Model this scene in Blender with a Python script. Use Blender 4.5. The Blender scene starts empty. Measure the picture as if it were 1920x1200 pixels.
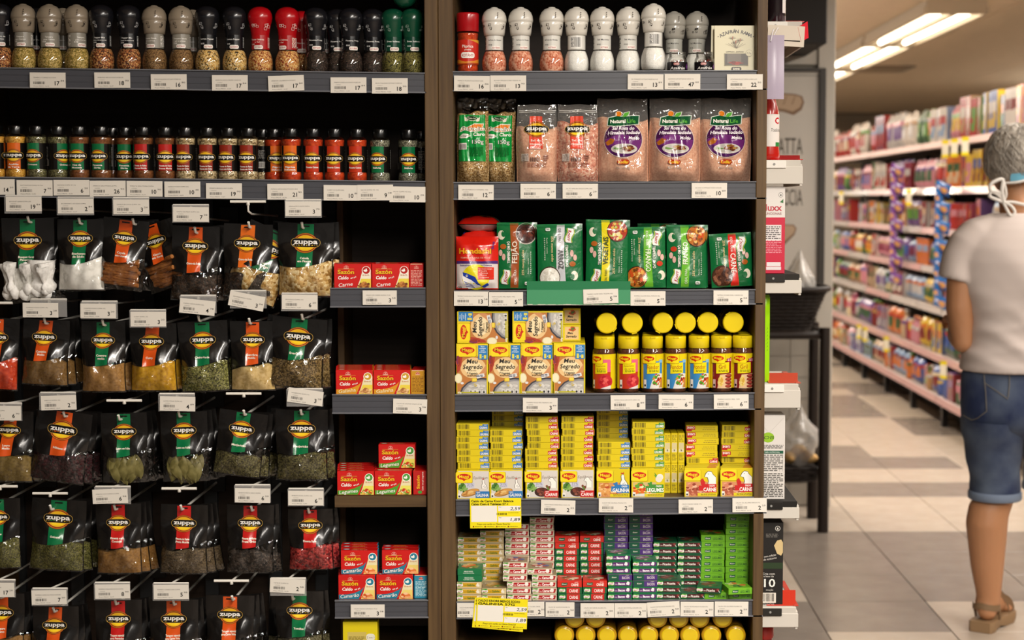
import bpy, math, random
from mathutils import Vector, Matrix
from mathutils.geometry import tessellate_polygon
rnd = random.Random(11)
SC = bpy.context.scene
COL = SC.collection
PI = math.pi
# ------------------------------------------------------------------ camera
F = 3106.0                      # focal length in pixels of a 1920 px wide frame
CX, CY, EYE = 1068.0, 600.0, 1.40
PITCH = math.atan(225.0 / F)
cam = bpy.data.cameras.new('camera')
cam.sensor_width = 36.0
cam.lens = F / 1920.0 * 36.0
cam.shift_x = -(CX - 960.0) / 1920.0
cam.clip_start, cam.clip_end = 0.05, 100
cam.dof.use_dof = True
cam.dof.focus_distance = 3.24
cam.dof.aperture_fstop = 4.8
cam_o = bpy.data.objects.new('camera', cam)
COL.objects.link(cam_o)
cam_o.location = (0, 0, EYE)
cam_o.rotation_euler = (PI / 2 - PITCH, 0, 0)
SC.camera = cam_o
# ------------------------------------------------------------------ exposure, world, large lamps
vs = SC.view_settings
vs.view_transform = 'Standard'
vs.look = 'None'
vs.gamma = 1.0
vs.exposure = 0.56
vs.use_curve_mapping = False
SC.cycles.transparent_max_bounces = 16
SC.cycles.max_bounces = 7
SC.cycles.sample_clamp_indirect = 4.0
world = bpy.data.worlds.new('world')
SC.world = world
world.use_nodes = True
world.node_tree.nodes['Background'].inputs[0].default_value = (1.0, 0.90, 0.78, 1)
world.node_tree.nodes['Background'].inputs[1].default_value = 0.10
CEIL = 2.62
def area(name, loc, sx, sy, power, rot=(0, 0, 0), col=(1.0, 0.93, 0.845)):
    l = bpy.data.lights.new(name, 'AREA')
    l.shape, l.size, l.size_y, l.energy, l.color = 'RECTANGLE', sx, sy, power, col
    o = bpy.data.objects.new(name, l)
    COL.objects.link(o)
    o.location, o.rotation_euler = loc, rot
    return o
# fluorescent rows that hang over the aisles (the far ones over the gondola are in view and light by their own tubes), then added fill lights out of view
for y, pw in ((-1.7, 60), (0.7, 92)):
    area('aisle_lamp_light', (0.55, y, 2.50), 0.30, 2.1, pw)
for y, pw in ((-1.6, 40), (0.7, 64), (3.2, 46), (5.6, 46), (7.9, 44)):
    area('gondola_lamp_light', (2.36, y, 2.50), 0.30, 2.1, pw)
for y, pw in ((9.2, 24), (11.4, 24), (13.6, 24), (15.8, 24), (18.2, 24), (20.6, 24)):
    area('gondola_front_fill', (0.75, y, 2.44), 0.30, 2.1, pw)  # unseen fill added behind the partition to brighten the gondola front
    area('ceiling_fill', (0.75, y, 2.45), 0.30, 2.1, pw * 1.3, (PI, 0, 0))  # added upward fill, only there to lighten the ceiling
for y in (8.5, 11, 13.5, 16):
    area('far_side_fill', (5.6, y, 2.30), 0.30, 2.1, 24)  # unseen fill added beyond the gondola, no fixture here
    area('far_ceiling_fill', (5.6, y, 2.31), 0.30, 2.1, 60, (PI, 0, 0))  # added upward fill that lightens the far part of the ceiling
# ------------------------------------------------------------------ helpers
def P(u, v, Y):
    """Point of the plane y = Y seen at pixel (u, v)."""
    a, b = (u - CX) / F, -(v - CY) / F
    s, c = math.sin(PITCH), math.cos(PITCH)
    dy, dz = b * s + c, b * c - s
    return Vector((a * Y / dy, Y, EYE + dz * Y / dy))
def lin(c):
    if isinstance(c, str):
        c = c.lstrip('#')
        c = [int(c[i:i + 2], 16) / 255 for i in (0, 2, 4)]
    return tuple((x / 12.92 if x <= 0.04045 else ((x + 0.055) / 1.055) ** 2.4) for x in c[:3])
YF = 3.2                        # plane of the shelf fronts
U = YF / F                      # one photo pixel there, in metres
_LC = {}
def L(c):
    if c not in _LC:
        _LC[c] = lin(c) + (1.0,)
    return _LC[c]
class G:
    """Geometry of one mesh: vertices, faces, a colour, a material slot and smoothing for each face."""
    def __init__(s):
        s.v, s.f, s.c, s.m, s.s = [], [], [], [], []
    def add(s, vs_, fs_, col='#ffffff', m=0, smooth=False):
        b = len(s.v)
        s.v.extend(vs_)
        many = isinstance(col, list)
        for i, f in enumerate(fs_):
            s.f.append([k + b for k in f])
            s.c.append(L(col[i] if many else col))
            s.m.append(m)
            s.s.append(smooth)
        return s
    def box(s, x0, x1, y0, y1, z0, z1, col='#808080', m=0, cols=None, ch=0.0):
        """A box with chamfered edges; cols = dict of face colours front back left right top bottom."""
        cs = dict(front=col, back=col, left=col, right=col, top=col, bottom=col)
        if cols:
            cs.update(cols)
        lo, hi = (x0, y0, z0), (x1, y1, z1)
        if ch <= 0:
            v = [((x0, x1)[i & 1], (y0, y1)[i >> 1 & 1], (z0, z1)[i >> 2]) for i in range(8)]
            return s.add(v, [(0, 1, 5, 4), (3, 2, 6, 7), (2, 0, 4, 6), (1, 3, 7, 5), (4, 5, 7, 6), (2, 3, 1, 0)], [cs[k] for k in ('front', 'back', 'left', 'right', 'top', 'bottom')], m)
        idx, v = {}, []
        for c in range(8):
            sg = [(c >> a) & 1 for a in range(3)]
            for a in range(3):
                p = []
                for b in range(3):
                    q = hi[b] if sg[b] else lo[b]
                    if b != a:
                        q += -ch if sg[b] else ch
                    p.append(q)
                idx[(c, a)] = len(v)
                v.append(tuple(p))
        fs, cc = [], []
        nm = {(0, 0): 'left', (0, 1): 'right', (1, 0): 'front', (1, 1): 'back', (2, 0): 'bottom', (2, 1): 'top'}
        for a in range(3):
            b, d = (a + 1) % 3, (a + 2) % 3
            for sg in (0, 1):
                q = [(sg << a) | (i << b) | (j << d) for i, j in ((0, 0), (1, 0), (1, 1), (0, 1))]
                f = [idx[(k, a)] for k in q]
                fs.append(f if sg else f[::-1])
                cc.append(cs[nm[(a, sg)]])
            for i in (0, 1):
                for j in (0, 1):
                    k0 = (i << b) | (j << d)
                    k1 = k0 | (1 << a)
                    f = [idx[(k0, b)], idx[(k1, b)], idx[(k1, d)], idx[(k0, d)]]
                    fs.append(f if i != j else f[::-1])
                    cc.append(cs[nm[(d, j)]])
        for c in range(8):
            f = [idx[(c, 0)], idx[(c, 1)], idx[(c, 2)]]
            fs.append(f if bin(c).count('1') % 2 else f[::-1])
            cc.append(cs[nm[(2, c >> 2)]])
        return s.add(v, fs, cc, m)
    def lathe(s, prof, n=20, col='#808080', m=0, smooth=True, cap0=True, cap1=True, o=(0, 0, 0), a0=0.0, a1=2 * PI):
        """Turn (radius, height) pairs round the z axis; col may be a list with one colour per band."""
        full = abs(a1 - a0 - 2 * PI) < 1e-6
        k = n if full else n + 1
        v = []
        for r, z in prof:
            for i in range(k):
                a = a0 + (a1 - a0) * i / n
                v.append((o[0] + r * math.sin(a), o[1] - r * math.cos(a), o[2] + z))
        many = isinstance(col, list)
        fs, cc = [], []
        for j in range(len(prof) - 1):
            for i in range(n):
                i2 = (i + 1) % k
                fs.append((j * k + i, j * k + i2, (j + 1) * k + i2, (j + 1) * k + i))
                cc.append(col[j] if many else col)
        s.add(v, fs, cc, m, smooth)
        if full:
            if cap0 and prof[0][0] > 1e-5:
                s.add(v[:k], [list(range(k))[::-1]], col[0] if many else col, m)
            if cap1 and prof[-1][0] > 1e-5:
                s.add(v[-k:], [list(range(k))], col[-1] if many else col, m)
        return s
    def tube(s, pts, r, n=8, col='#808080', m=0, caps=True, smooth=True):
        pts = [Vector(p) for p in pts]
        rs = r if isinstance(r, (list, tuple)) else [r] * len(pts)
        v, prev = [], None
        for i, p in enumerate(pts):
            t = (pts[min(i + 1, len(pts) - 1)] - pts[max(i - 1, 0)]).normalized()
            if prev is None:
                a = Vector((0, 0, 1)) if abs(t.z) < 0.9 else Vector((1, 0, 0))
                nx = t.cross(a).normalized()
            else:
                nx = (prev - t * prev.dot(t)).normalized()
            prev = nx
            ny = t.cross(nx)
            for k in range(n):
                w = 2 * PI * k / n
                v.append(tuple(p + (nx * math.cos(w) + ny * math.sin(w)) * rs[i]))
        fs = []
        for j in range(len(pts) - 1):
            for k in range(n):
                k2 = (k + 1) % n
                fs.append((j * n + k, j * n + k2, (j + 1) * n + k2, (j + 1) * n + k))
        s.add(v, fs, col, m, smooth)
        if caps:
            s.add(v[:n], [list(range(n))[::-1]], col, m)
            s.add(v[-n:], [list(range(n))], col, m)
        return s
    def grid(s, fn, nx, ny, col='#808080', m=0, smooth=True, flip=False):
        """fn(i/nx, j/ny) -> point; faces look towards -y when x grows with i and z with j."""
        v = [tuple(fn(i / nx, j / ny)) for j in range(ny + 1) for i in range(nx + 1)]
        fs = []
        for j in range(ny):
            for i in range(nx):
                a = j * (nx + 1) + i
                f = (a, a + 1, a + nx + 2, a + nx + 1)
                fs.append(f[::-1] if flip else f)
        return s.add(v, fs, col, m, smooth)
    def loft(s, rings, col='#808080', m=0, smooth=True, cap0=True, cap1=True):
        n = len(rings[0])
        v = [tuple(p) for r in rings for p in r]
        fs = []
        for j in range(len(rings) - 1):
            for k in range(n):
                k2 = (k + 1) % n
                fs.append((j * n + k, j * n + k2, (j + 1) * n + k2, (j + 1) * n + k))
        s.add(v, fs, col, m, smooth)
        if cap0:
            s.add(v[:n], [list(range(n))[::-1]], col, m)
        if cap1:
            s.add(v[-n:], [list(range(n))], col, m)
        return s
    def mesh(s, name, mats):
        me = bpy.data.meshes.new(name)
        me.from_pydata(s.v, [], s.f)
        me.polygons.foreach_set('material_index', s.m)
        me.polygons.foreach_set('use_smooth', s.s)
        at = me.color_attributes.new('Col', 'FLOAT_COLOR', 'CORNER')
        buf = []
        for f, c in zip(s.f, s.c):
            buf.extend(c * len(f))
        at.data.foreach_set('color', buf)
        for x in (mats if isinstance(mats, (list, tuple)) else [mats]):
            me.materials.append(x)
        me.update()
        return me
# ---- flat print: letters, bars and pictures as thin coloured shapes laid on a surface
_TX = {}
def text_shape(t, bold=0.0):
    k = (t, bold)
    if k not in _TX:
        c = bpy.data.curves.new('lettering', 'FONT')
        c.body, c.resolution_u, c.offset = t, 2, bold
        o = bpy.data.objects.new('lettering', c)
        me = o.to_mesh()
        vv = [(q.co.x, q.co.y) for q in me.vertices]
        ff = [tuple(p.vertices) for p in me.polygons]
        o.to_mesh_clear()
        bpy.data.objects.remove(o)
        bpy.data.curves.remove(c)
        if not vv:
            vv, ff = [(0, 0)], []
        x0, x1 = min(q[0] for q in vv), max(q[0] for q in vv)
        _TX[k] = ([((x - (x0 + x1) / 2) / 0.73, y / 0.73) for x, y in vv], ff, (x1 - x0) / 0.73)
    return _TX[k]
class Art:
    def __init__(s):
        s.it, s.l, s.st, s.M = [], 0.0, [], (1, 0, 0, 1, 0, 0)
    def push(s, x=0, y=0, rot=0, sx=1, sy=None):
        sy = sx if sy is None else sy
        c, n = math.cos(math.radians(rot)), math.sin(math.radians(rot))
        a, b, d, e, tx, ty = s.M
        s.st.append(s.M)
        m = (c * sx, n * sx, -n * sy, c * sy)
        s.M = (a * m[0] + d * m[1], b * m[0] + e * m[1], a * m[2] + d * m[3], b * m[2] + e * m[3], a * x + d * y + tx, b * x + e * y + ty)
        return s
    def pop(s):
        s.M = s.st.pop()
        return s
    def raw(s, pts, fs, col, dl=1.0):
        a, b, d, e, tx, ty = s.M
        s.l += dl
        s.it.append(([(a * x + d * y + tx, b * x + e * y + ty) for x, y in pts], fs, col, s.l))
        return s
    def rect(s, x, y, w, h, col, dl=1.0):
        """Centre x, y."""
        return s.raw([(x - w / 2, y - h / 2), (x + w / 2, y - h / 2), (x + w / 2, y + h / 2), (x - w / 2, y + h / 2)], [(0, 1, 2, 3)], col, dl)
    def ell(s, x, y, rx, ry, col, n=20, dl=1.0):
        pts = [(x, y)] + [(x + rx * math.cos(2 * PI * i / n), y + ry * math.sin(2 * PI * i / n)) for i in range(n)]
        return s.raw(pts, [(0, 1 + i, 1 + (i + 1) % n) for i in range(n)], col, dl)
    def poly(s, pts, col, dl=1.0):
        ar = sum(pts[i - 1][0] * pts[i][1] - pts[i][0] * pts[i - 1][1] for i in range(len(pts)))
        if ar < 0:
            pts = pts[::-1]
        tr = tessellate_polygon([[Vector((x, y, 0)) for x, y in pts]])
        fs = []
        for a, b, c in tr:
            A, B, C = pts[a], pts[b], pts[c]
            k = (B[0] - A[0]) * (C[1] - A[1]) - (B[1] - A[1]) * (C[0] - A[0])
            fs.append((a, b, c) if k > 0 else (a, c, b))
        return s.raw(list(pts), fs, col, dl)
    def rrect(s, x, y, w, h, r, col, dl=1.0, n=4):
        pts = []
        for cx, cy, a in ((x + w / 2 - r, y + h / 2 - r, 0), (x - w / 2 + r, y + h / 2 - r, 90), (x - w / 2 + r, y - h / 2 + r, 180), (x + w / 2 - r, y - h / 2 + r, 270)):
            for i in range(n + 1):
                t = math.radians(a + 90 * i / n)
                pts.append((cx + r * math.cos(t), cy + r * math.sin(t)))
        return s.raw([(x, y)] + pts, [(0, 1 + i, 1 + (i + 1) % len(pts)) for i in range(len(pts))], col, dl)
    def text(s, t, x, y, h, col, bold=0.0, w=None, shear=0.0, align='c', rot=0, dl=1.2):
        """Baseline-centred lettering of cap height h, squeezed to width w when given."""
        v, f, tw = text_shape(t, bold)
        kx = h
        if w and tw > 0:
            kx = w / tw
        off = 0 if align == 'c' else (tw * kx / 2 if align == 'l' else -tw * kx / 2)
        c, n = math.cos(math.radians(rot)), math.sin(math.radians(rot))
        pts = []
        for a, b in v:
            X, Y = a * kx + off + shear * b * h, (b - 0.5) * h
            pts.append((x + X * c - Y * n, y + X * n + Y * c))
        return s.raw(pts, f, col, dl)
    def bars(s, x, y, w, h, col='#2a2622', seed=1, n=14):
        r = random.Random(seed)
        e = [r.random() + 0.35 for _ in range(2 * n)]
        k, q = w / sum(e), x - w / 2
        pts, fs = [], []
        for i, d in enumerate(e):
            if i % 2 == 0:
                b = len(pts)
                pts += [(q, y - h / 2), (q + d * k, y - h / 2), (q + d * k, y + h / 2), (q, y + h / 2)]
                fs.append((b, b + 1, b + 2, b + 3))
            q += d * k
        return s.raw(pts, fs, col)
    def lines(s, x, y, w, h, n, col, seed=1, fill=0.55):
        """Unreadably small print as short dashes."""
        r = random.Random(seed)
        pts, fs = [], []
        for i in range(n):
            yy, q = y + h / 2 - (i + 0.5) * h / n, x - w / 2
            end = x + w / 2 - (r.random() * 0.3 * w if i % 3 == 2 else 0)
            while q < end:
                d = min((0.8 + r.random() * 2.2) * h / n, end - q)
                b, t = len(pts), h / n * fill / 2
                pts += [(q, yy - t), (q + d, yy - t), (q + d, yy + t), (q, yy + t)]
                fs.append((b, b + 1, b + 2, b + 3))
                q += d + 0.5 * h / n
        return s.raw(pts, fs, col)
    def blobs(s, x, y, rx, ry, cols, n, seed=1, size=0.3, asp=1.0):
        """Food picture: many small rounded patches inside an ellipse."""
        r = random.Random(seed)
        for i in range(n):
            a, q = r.random() * 2 * PI, math.sqrt(r.random()) * (1 - size * 0.6)
            z = size * (0.6 + 0.7 * r.random())
            cx, cy, t = x + rx * q * math.cos(a), y + ry * q * math.sin(a), r.random() * PI
            pts, k = [], 7
            for j in range(k):
                w = 2 * PI * j / k
                p, o = rx * z * (0.8 + 0.4 * r.random()) * math.cos(w), ry * z * asp * (0.8 + 0.4 * r.random()) * math.sin(w)
                pts.append((cx + p * math.cos(t) - o * math.sin(t) * rx / ry * 0.8, cy + (p * math.sin(t) * ry / rx + o * math.cos(t))))
            s.raw([(cx, cy)] + pts, [(0, 1 + j, 1 + (j + 1) % k) for j in range(k)], cols[i % len(cols)], 0.15)
        return s
    def emit(s, g, fmap, m=0, step=None, smooth=False):
        for pts, fs, col, l in s.it:
            if step is None:
                g.add([fmap(x, y, l) for x, y in pts], fs, col, m, smooth)
                continue
            P_, T = list(pts), []
            for f in fs:
                for i in range(1, len(f) - 1):
                    T.append((f[0], f[i], f[i + 1]))
            out, mid = [], {}
            while T:
                a, b, c = T.pop()
                d = [(math.hypot(P_[p][0] - P_[q][0], P_[p][1] - P_[q][1]), p, q, o) for p, q, o in ((a, b, c), (b, c, a), (c, a, b))]
                ln, p, q, o = max(d)
                if ln <= step:
                    out.append((a, b, c))
                    continue
                k = (min(p, q), max(p, q))
                if k not in mid:
                    mid[k] = len(P_)
                    P_.append(((P_[p][0] + P_[q][0]) / 2, (P_[p][1] + P_[q][1]) / 2))
                n = mid[k]
                T.append((p, n, o))
                T.append((n, q, o))
            g.add([fmap(x, y, l) for x, y in P_], out, col, m, smooth)
        return g
EPS = 0.00002                    # gap between print layers on flat faces, and on curved ones
EPC = 0.00009
def flat(y0=0.0, k=None):
    k = k or U
    return lambda x, y, l: (x * k, y0 - EPS * (l + 2), y * k)
def on_top(z0, d):
    return lambda x, y, l: (x * U, y * U, z0 + EPS * (l + 2))
def on_right(x0):
    return lambda x, y, l: (x0 + EPS * (l + 2), x * U, y * U)
def on_left(x0):
    return lambda x, y, l: (x0 - EPS * (l + 2), -x * U, y * U)
def wrap(r):
    """Round a bottle: r is a radius or a function of height, all in photo pixels."""
    def fn(x, y, l):
        q = r(y) if callable(r) else r
        a = x / q
        q = q * U + EPC * (l + 2)
        return (q * math.sin(a), -q * math.cos(a), y * U)
    return fn
# ---- objects
def link(o):
    COL.objects.link(o)
    return o
def tag(o, label, cat, group=None, kind=None):
    if label:
        o['label'] = label
    if cat:
        o['category'] = cat
    if group:
        o['group'] = group
    if kind:
        o['kind'] = kind
    return o
def thing(name, label, cat, loc=(0, 0, 0), rot=(0, 0, 0), group=None):
    o = link(bpy.data.objects.new(name, None))
    o.empty_display_size = 0.02
    o.location, o.rotation_euler = loc, rot
    return tag(o, label, cat, group)
def put(name, me, parent=None, loc=(0, 0, 0), rot=(0, 0, 0), label=None, kind=None):
    o = link(bpy.data.objects.new(name, me))
    o.parent = parent
    o.location, o.rotation_euler = loc, rot
    if label:
        o['label'] = label
    if kind:
        o['kind'] = kind
    return o
def solo(name, me, label, cat, loc=(0, 0, 0), rot=(0, 0, 0), group=None):
    return tag(put(name, me, None, loc, rot), label, cat, group)
def kit(name, parts, label, cat, loc=(0, 0, 0), rot=(0, 0, 0), group=None):
    """A thing from shared meshes: parts = [(part name, mesh, children)] with children given the same way."""
    t = thing(name, label, cat, loc, rot, group)
    for p in parts:
        o = put(p[0], p[1], t)
        for q in (p[2] if len(p) > 2 else ()):
            put(q[0], q[1], o)
    return t
ORD = ['zeroth', 'first', 'second', 'third', 'fourth', 'fifth', 'sixth', 'seventh', 'eighth', 'ninth', 'tenth', 'eleventh', 'twelfth', 'thirteenth', 'fourteenth', 'fifteenth', 'sixteenth',
       'seventeenth', 'eighteenth', 'nineteenth', 'twentieth', 'twenty-first', 'twenty-second', 'twenty-third', 'twenty-fourth', 'twenty-fifth', 'twenty-sixth', 'twenty-seventh', 'twenty-eighth',
       'twenty-ninth', 'thirtieth', 'thirty-first', 'thirty-second', 'thirty-third', 'thirty-fourth', 'thirty-fifth', 'thirty-sixth', 'thirty-seventh', 'thirty-eighth', 'thirty-ninth', 'fortieth',
       'forty-first', 'forty-second', 'forty-third', 'forty-fourth', 'forty-fifth', 'forty-sixth', 'forty-seventh', 'forty-eighth', 'forty-ninth', 'fiftieth']
# ------------------------------------------------------------------ materials
def nodes(name):
    m = bpy.data.materials.new(name)
    m.use_nodes = True
    return m, m.node_tree.nodes, m.node_tree.links, m.node_tree.nodes['Principled BSDF']
def setp(b, **k):
    for n, v in k.items():
        b.inputs[n.replace('_', ' ')].default_value = v
def plain(name, col, rough=0.5, metal=0.0, spec=0.5, coat=0.0):
    m, N, K, b = nodes(name)
    setp(b, Base_Color=L(col), Roughness=rough, Metallic=metal)
    b.inputs['Specular IOR Level'].default_value = spec
    b.inputs['Coat Weight'].default_value = coat
    return m
def printed(name, rough=0.45, spec=0.4, coat=0.0, bump=0.0, scale=60.0):
    """Takes its colour from the mesh (the print on a pack)."""
    m, N, K, b = nodes(name)
    a = N.new('ShaderNodeVertexColor')
    a.layer_name = 'Col'
    K.new(a.outputs[0], b.inputs['Base Color'])
    setp(b, Roughness=rough)
    b.inputs['Specular IOR Level'].default_value = spec
    b.inputs['Coat Weight'].default_value = coat
    b.inputs['Coat Roughness'].default_value = 0.08
    if bump:
        add_bump(N, K, b, scale, bump)
    return m
def add_bump(N, K, b, scale, strength, dist=0.004, detail=2.0, socket='Normal', coords='Object'):
    t = N.new('ShaderNodeTexCoord')
    n = N.new('ShaderNodeTexNoise')
    n.inputs['Scale'].default_value, n.inputs['Detail'].default_value = scale, detail
    n.inputs['Distortion'].default_value = 0.6
    u = N.new('ShaderNodeBump')
    u.inputs['Strength'].default_value, u.inputs['Distance'].default_value = strength, dist
    K.new(t.outputs[coords], n.inputs['Vector'])
    K.new(n.outputs[0], u.inputs['Height'])
    K.new(u.outputs[0], b.inputs[socket])
    return u
def grain(name, cols, scale=500.0, rough=0.7, bump=0.5, kind='vor', spec=0.3):
    """Spices and powders: grains of a few colours."""
    m, N, K, b = nodes(name)
    t = N.new('ShaderNodeTexCoord')
    r = N.new('ShaderNodeValToRGB')
    el = r.color_ramp.elements
    while len(el) < len(cols):
        el.new(0.5)
    for i, c in enumerate(cols):
        el[i].position = i / max(1, len(cols) - 1) * (0.8 if kind == 'vor' else 0.4) + (0.1 if kind == 'vor' else 0.3)
        el[i].color = L(c)
    u = N.new('ShaderNodeBump')
    u.inputs['Strength'].default_value, u.inputs['Distance'].default_value = bump, 0.001
    if kind == 'vor':
        n = N.new('ShaderNodeTexVoronoi')
        n.inputs['Scale'].default_value = scale
        sep = N.new('ShaderNodeSeparateColor')
        K.new(n.outputs['Color'], sep.inputs[0])
        K.new(sep.outputs[0], r.inputs[0])
        K.new(n.outputs['Distance'], u.inputs['Height'])
        u.invert = True
    else:
        n = N.new('ShaderNodeTexNoise')
        n.inputs['Scale'].default_value, n.inputs['Detail'].default_value = scale, 5.0
        K.new(n.outputs[0], r.inputs[0])
        K.new(n.outputs[0], u.inputs['Height'])
    K.new(t.outputs['Object'], n.inputs['Vector'])
    K.new(r.outputs[0], b.inputs['Base Color'])
    K.new(u.outputs[0], b.inputs['Normal'])
    setp(b, Roughness=rough)
    b.inputs['Specular IOR Level'].default_value = spec
    return m
def film(name, tint='#ffffff', refl=0.10, rough=0.06, bump=0.0, scale=40.0, haze=0.0):
    """Clear plastic or glass: light passes straight through, the surface mirrors the lamps."""
    m = bpy.data.materials.new(name)
    m.use_nodes = True
    N, K = m.node_tree.nodes, m.node_tree.links
    N.clear()
    out, mix = N.new('ShaderNodeOutputMaterial'), N.new('ShaderNodeMixShader')
    tr, gl = N.new('ShaderNodeBsdfTransparent'), N.new('ShaderNodeBsdfGlossy')
    fr = N.new('ShaderNodeLayerWeight')
    fr.inputs[0].default_value = 0.25
    ma = N.new('ShaderNodeMath')
    ma.operation = 'MULTIPLY_ADD'
    ma.inputs[1].default_value, ma.inputs[2].default_value = 0.6, refl
    ma.use_clamp = True
    tr.inputs[0].default_value = L(tint)
    gl.inputs['Roughness'].default_value = rough
    gl.inputs['Color'].default_value = (1, 1, 1, 1)
    K.new(fr.outputs['Fresnel'], ma.inputs[0])
    K.new(ma.outputs[0], mix.inputs[0])
    K.new(tr.outputs[0], mix.inputs[1])
    K.new(gl.outputs[0], mix.inputs[2])
    last = mix
    if haze:
        df, m2 = N.new('ShaderNodeBsdfDiffuse'), N.new('ShaderNodeMixShader')
        df.inputs[0].default_value = (0.9, 0.88, 0.85, 1)
        m2.inputs[0].default_value = haze
        K.new(mix.outputs[0], m2.inputs[1])
        K.new(df.outputs[0], m2.inputs[2])
        last = m2
    K.new(last.outputs[0], out.inputs[0])
    if bump:
        add_bump(N, K, gl, scale, bump, 0.01, 1.5)
    return m
CARD = printed('printed_card', 0.42, 0.45)
PAPER = printed('printed_paper', 0.8, 0.2)
GLOSS = printed('printed_gloss', 0.22, 0.5)
FOIL = printed('printed_foil_pack', 0.25, 0.55, 0.3, 0.35, 45)
HEAD = printed('printed_pouch_film', 0.2, 0.55, 0.2, 0.25, 35)
PLAST = printed('moulded_plastic', 0.25, 0.5, 0.25)
MATTE = printed('matte_painted', 0.75, 0.25)
CLOTHY = printed('soft_blurred_pack', 0.35, 0.5, 0.1, 0.3, 30)
GLASS = film('clear_glass', '#fbfbfa', 0.05, 0.02)
CLEAR = film('clear_bag_film', '#f8f8f6', 0.06, 0.07, 0.9, 48)
CLEAR2 = film('hazy_bag_film', '#f6f4f0', 0.06, 0.08, 1.0, 42, 0.07)
BREADBAG = film('crinkled_bread_bag', '#f2f0ec', 0.12, 0.14, 1.0, 40, 0.30)
def wood(name, c1, c2, axis, sc=14.0):
    m, N, K, b = nodes(name)
    t = N.new('ShaderNodeTexCoord')
    mp = N.new('ShaderNodeMapping')
    s = [sc * 9] * 3
    s[axis] = sc * 0.35
    mp.inputs['Scale'].default_value = s
    n = N.new('ShaderNodeTexNoise')
    n.inputs['Scale'].default_value, n.inputs['Detail'].default_value = 1.0, 6.0
    r = N.new('ShaderNodeValToRGB')
    r.color_ramp.elements[0].position, r.color_ramp.elements[1].position = 0.32, 0.68
    r.color_ramp.elements[0].color, r.color_ramp.elements[1].color = L(c1), L(c2)
    K.new(t.outputs['Object'], mp.inputs[0])
    K.new(mp.outputs[0], n.inputs['Vector'])
    K.new(n.outputs[0], r.inputs[0])
    K.new(r.outputs[0], b.inputs['Base Color'])
    setp(b, Roughness=0.55)
    b.inputs['Specular IOR Level'].default_value = 0.3
    return m
WOODV = wood('brown_laminate_upright', '#483520', '#5e482c', 2)
WOODH = wood('brown_laminate_shelf', '#483520', '#5e482c', 0)
WOODD = wood('dark_laminate_back', '#241910', '#30231a', 0)
RAILM = plain('grey_price_channel', '#45464c', 0.38, 0.0, 0.45, 0.15)
RAILB = plain('grey_channel_lip', '#66676c', 0.3, 0.0, 0.5, 0.2)
BLACKM = plain('black_steel', '#1b1a1a', 0.4, 0.2)
SLOTM = plain('dark_grey_steel', '#3a3d40', 0.35, 0.3)
WHITEM = plain('white_enamel_wire', '#e6e2d8', 0.35)
WHITES = plain('white_painted_steel', '#d8d4cc', 0.45)
# ------------------------------------------------------------------ the room
def struct(name, me, loc=(0, 0, 0)):
    return tag(put(name, me, None, loc), None, None, None, 'structure')
FLOORM = plain('floor_grout', '#6d6258', 0.6)
def tile_mat(name, c1, c2):
    m, N, K, b = nodes(name)
    t, n, r = N.new('ShaderNodeTexCoord'), N.new('ShaderNodeTexNoise'), N.new('ShaderNodeValToRGB')
    n.inputs['Scale'].default_value, n.inputs['Detail'].default_value = 9.0, 6.0
    r.color_ramp.elements[0].position, r.color_ramp.elements[1].position = 0.35, 0.65
    r.color_ramp.elements[0].color, r.color_ramp.elements[1].color = L(c1), L(c2)
    K.new(t.outputs['Object'], n.inputs['Vector'])
    K.new(n.outputs[0], r.inputs[0])
    K.new(r.outputs[0], b.inputs['Base Color'])
    setp(b, Roughness=0.24)
    b.inputs['Specular IOR Level'].default_value = 0.4
    return m
TILE_L = tile_mat('beige_floor_tile', '#b3a596', '#bbae9f')
TILE_D = tile_mat('grey_floor_tile', '#7d736a', '#857b72')
floor = struct('floor', G().box(-7, 7, -6, 24, -0.06, -0.004, m=0).mesh('floor', FLOORM))
TS = 0.409
def tile_mesh(nm, mt):
    return G().box(-TS / 2 + 0.0015, TS / 2 - 0.0015, -TS / 2 + 0.0015, TS / 2 - 0.0015, -0.004, 0.0, ch=0.001).mesh(nm, mt)
TL, TD = tile_mesh('floor_tile_light', TILE_L), tile_mesh('floor_tile_grey', TILE_D)
# g = grey, b = beige; columns from x = 0.017 outwards, rows from y = 4.89 away from the viewer
ROWS = ['bgbbbbb', 'gggbbbb', 'gbggggb', 'gbggggb', 'bggggbg', 'bbbbbbb', 'bbbbbbb', 'bbgggbb', 'bbbbbbb', 'bggggbb', 'bbbgbbb', 'bbbbbbb', 'bbbbbgg', 'bbbbbgg', 'bbbggbb', 'bbbggbb', 'bbbggbb',
        'bbbbbgb', 'bbggggg', 'bbbbbbb', 'bbbbbbb', 'bbbggbb', 'bbbbbgg', 'bbbbbbb', 'bbbggbb', 'bbbbbbb', 'bbbbbgg']
for j, row in enumerate(ROWS):
    for i, ch in enumerate(row):
        put('floor_tile', TD if ch == 'g' else TL, floor, (0.017 + TS * (i + 0.5), 4.89 + TS * (j + 0.5), 0))
CEILM = tile_mat('ceiling_panel_paint', '#dccab0', '#e2d0b6')
CEILM.node_tree.nodes['Principled BSDF'].inputs['Roughness'].default_value = 0.8
ceil = struct('ceiling', G().box(-7, 7, -6, 24, CEIL + 0.012, CEIL + 0.1).mesh('ceiling', plain('ceiling_joint', '#544434', 0.9)))
cp = G().box(-0.614, 0.614, -0.614, 0.614, 0, 0.012, ch=0.003).mesh('ceiling_panel', CEILM)
for i in range(-1, 6):
    for j in range(0, 19):
        put('ceiling_panel', cp, ceil, (-0.3 + 1.235 * i, 0.6 + 1.235 * j, CEIL))
WALLM = plain('store_wall_paint', '#a69a88', 0.8)
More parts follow.
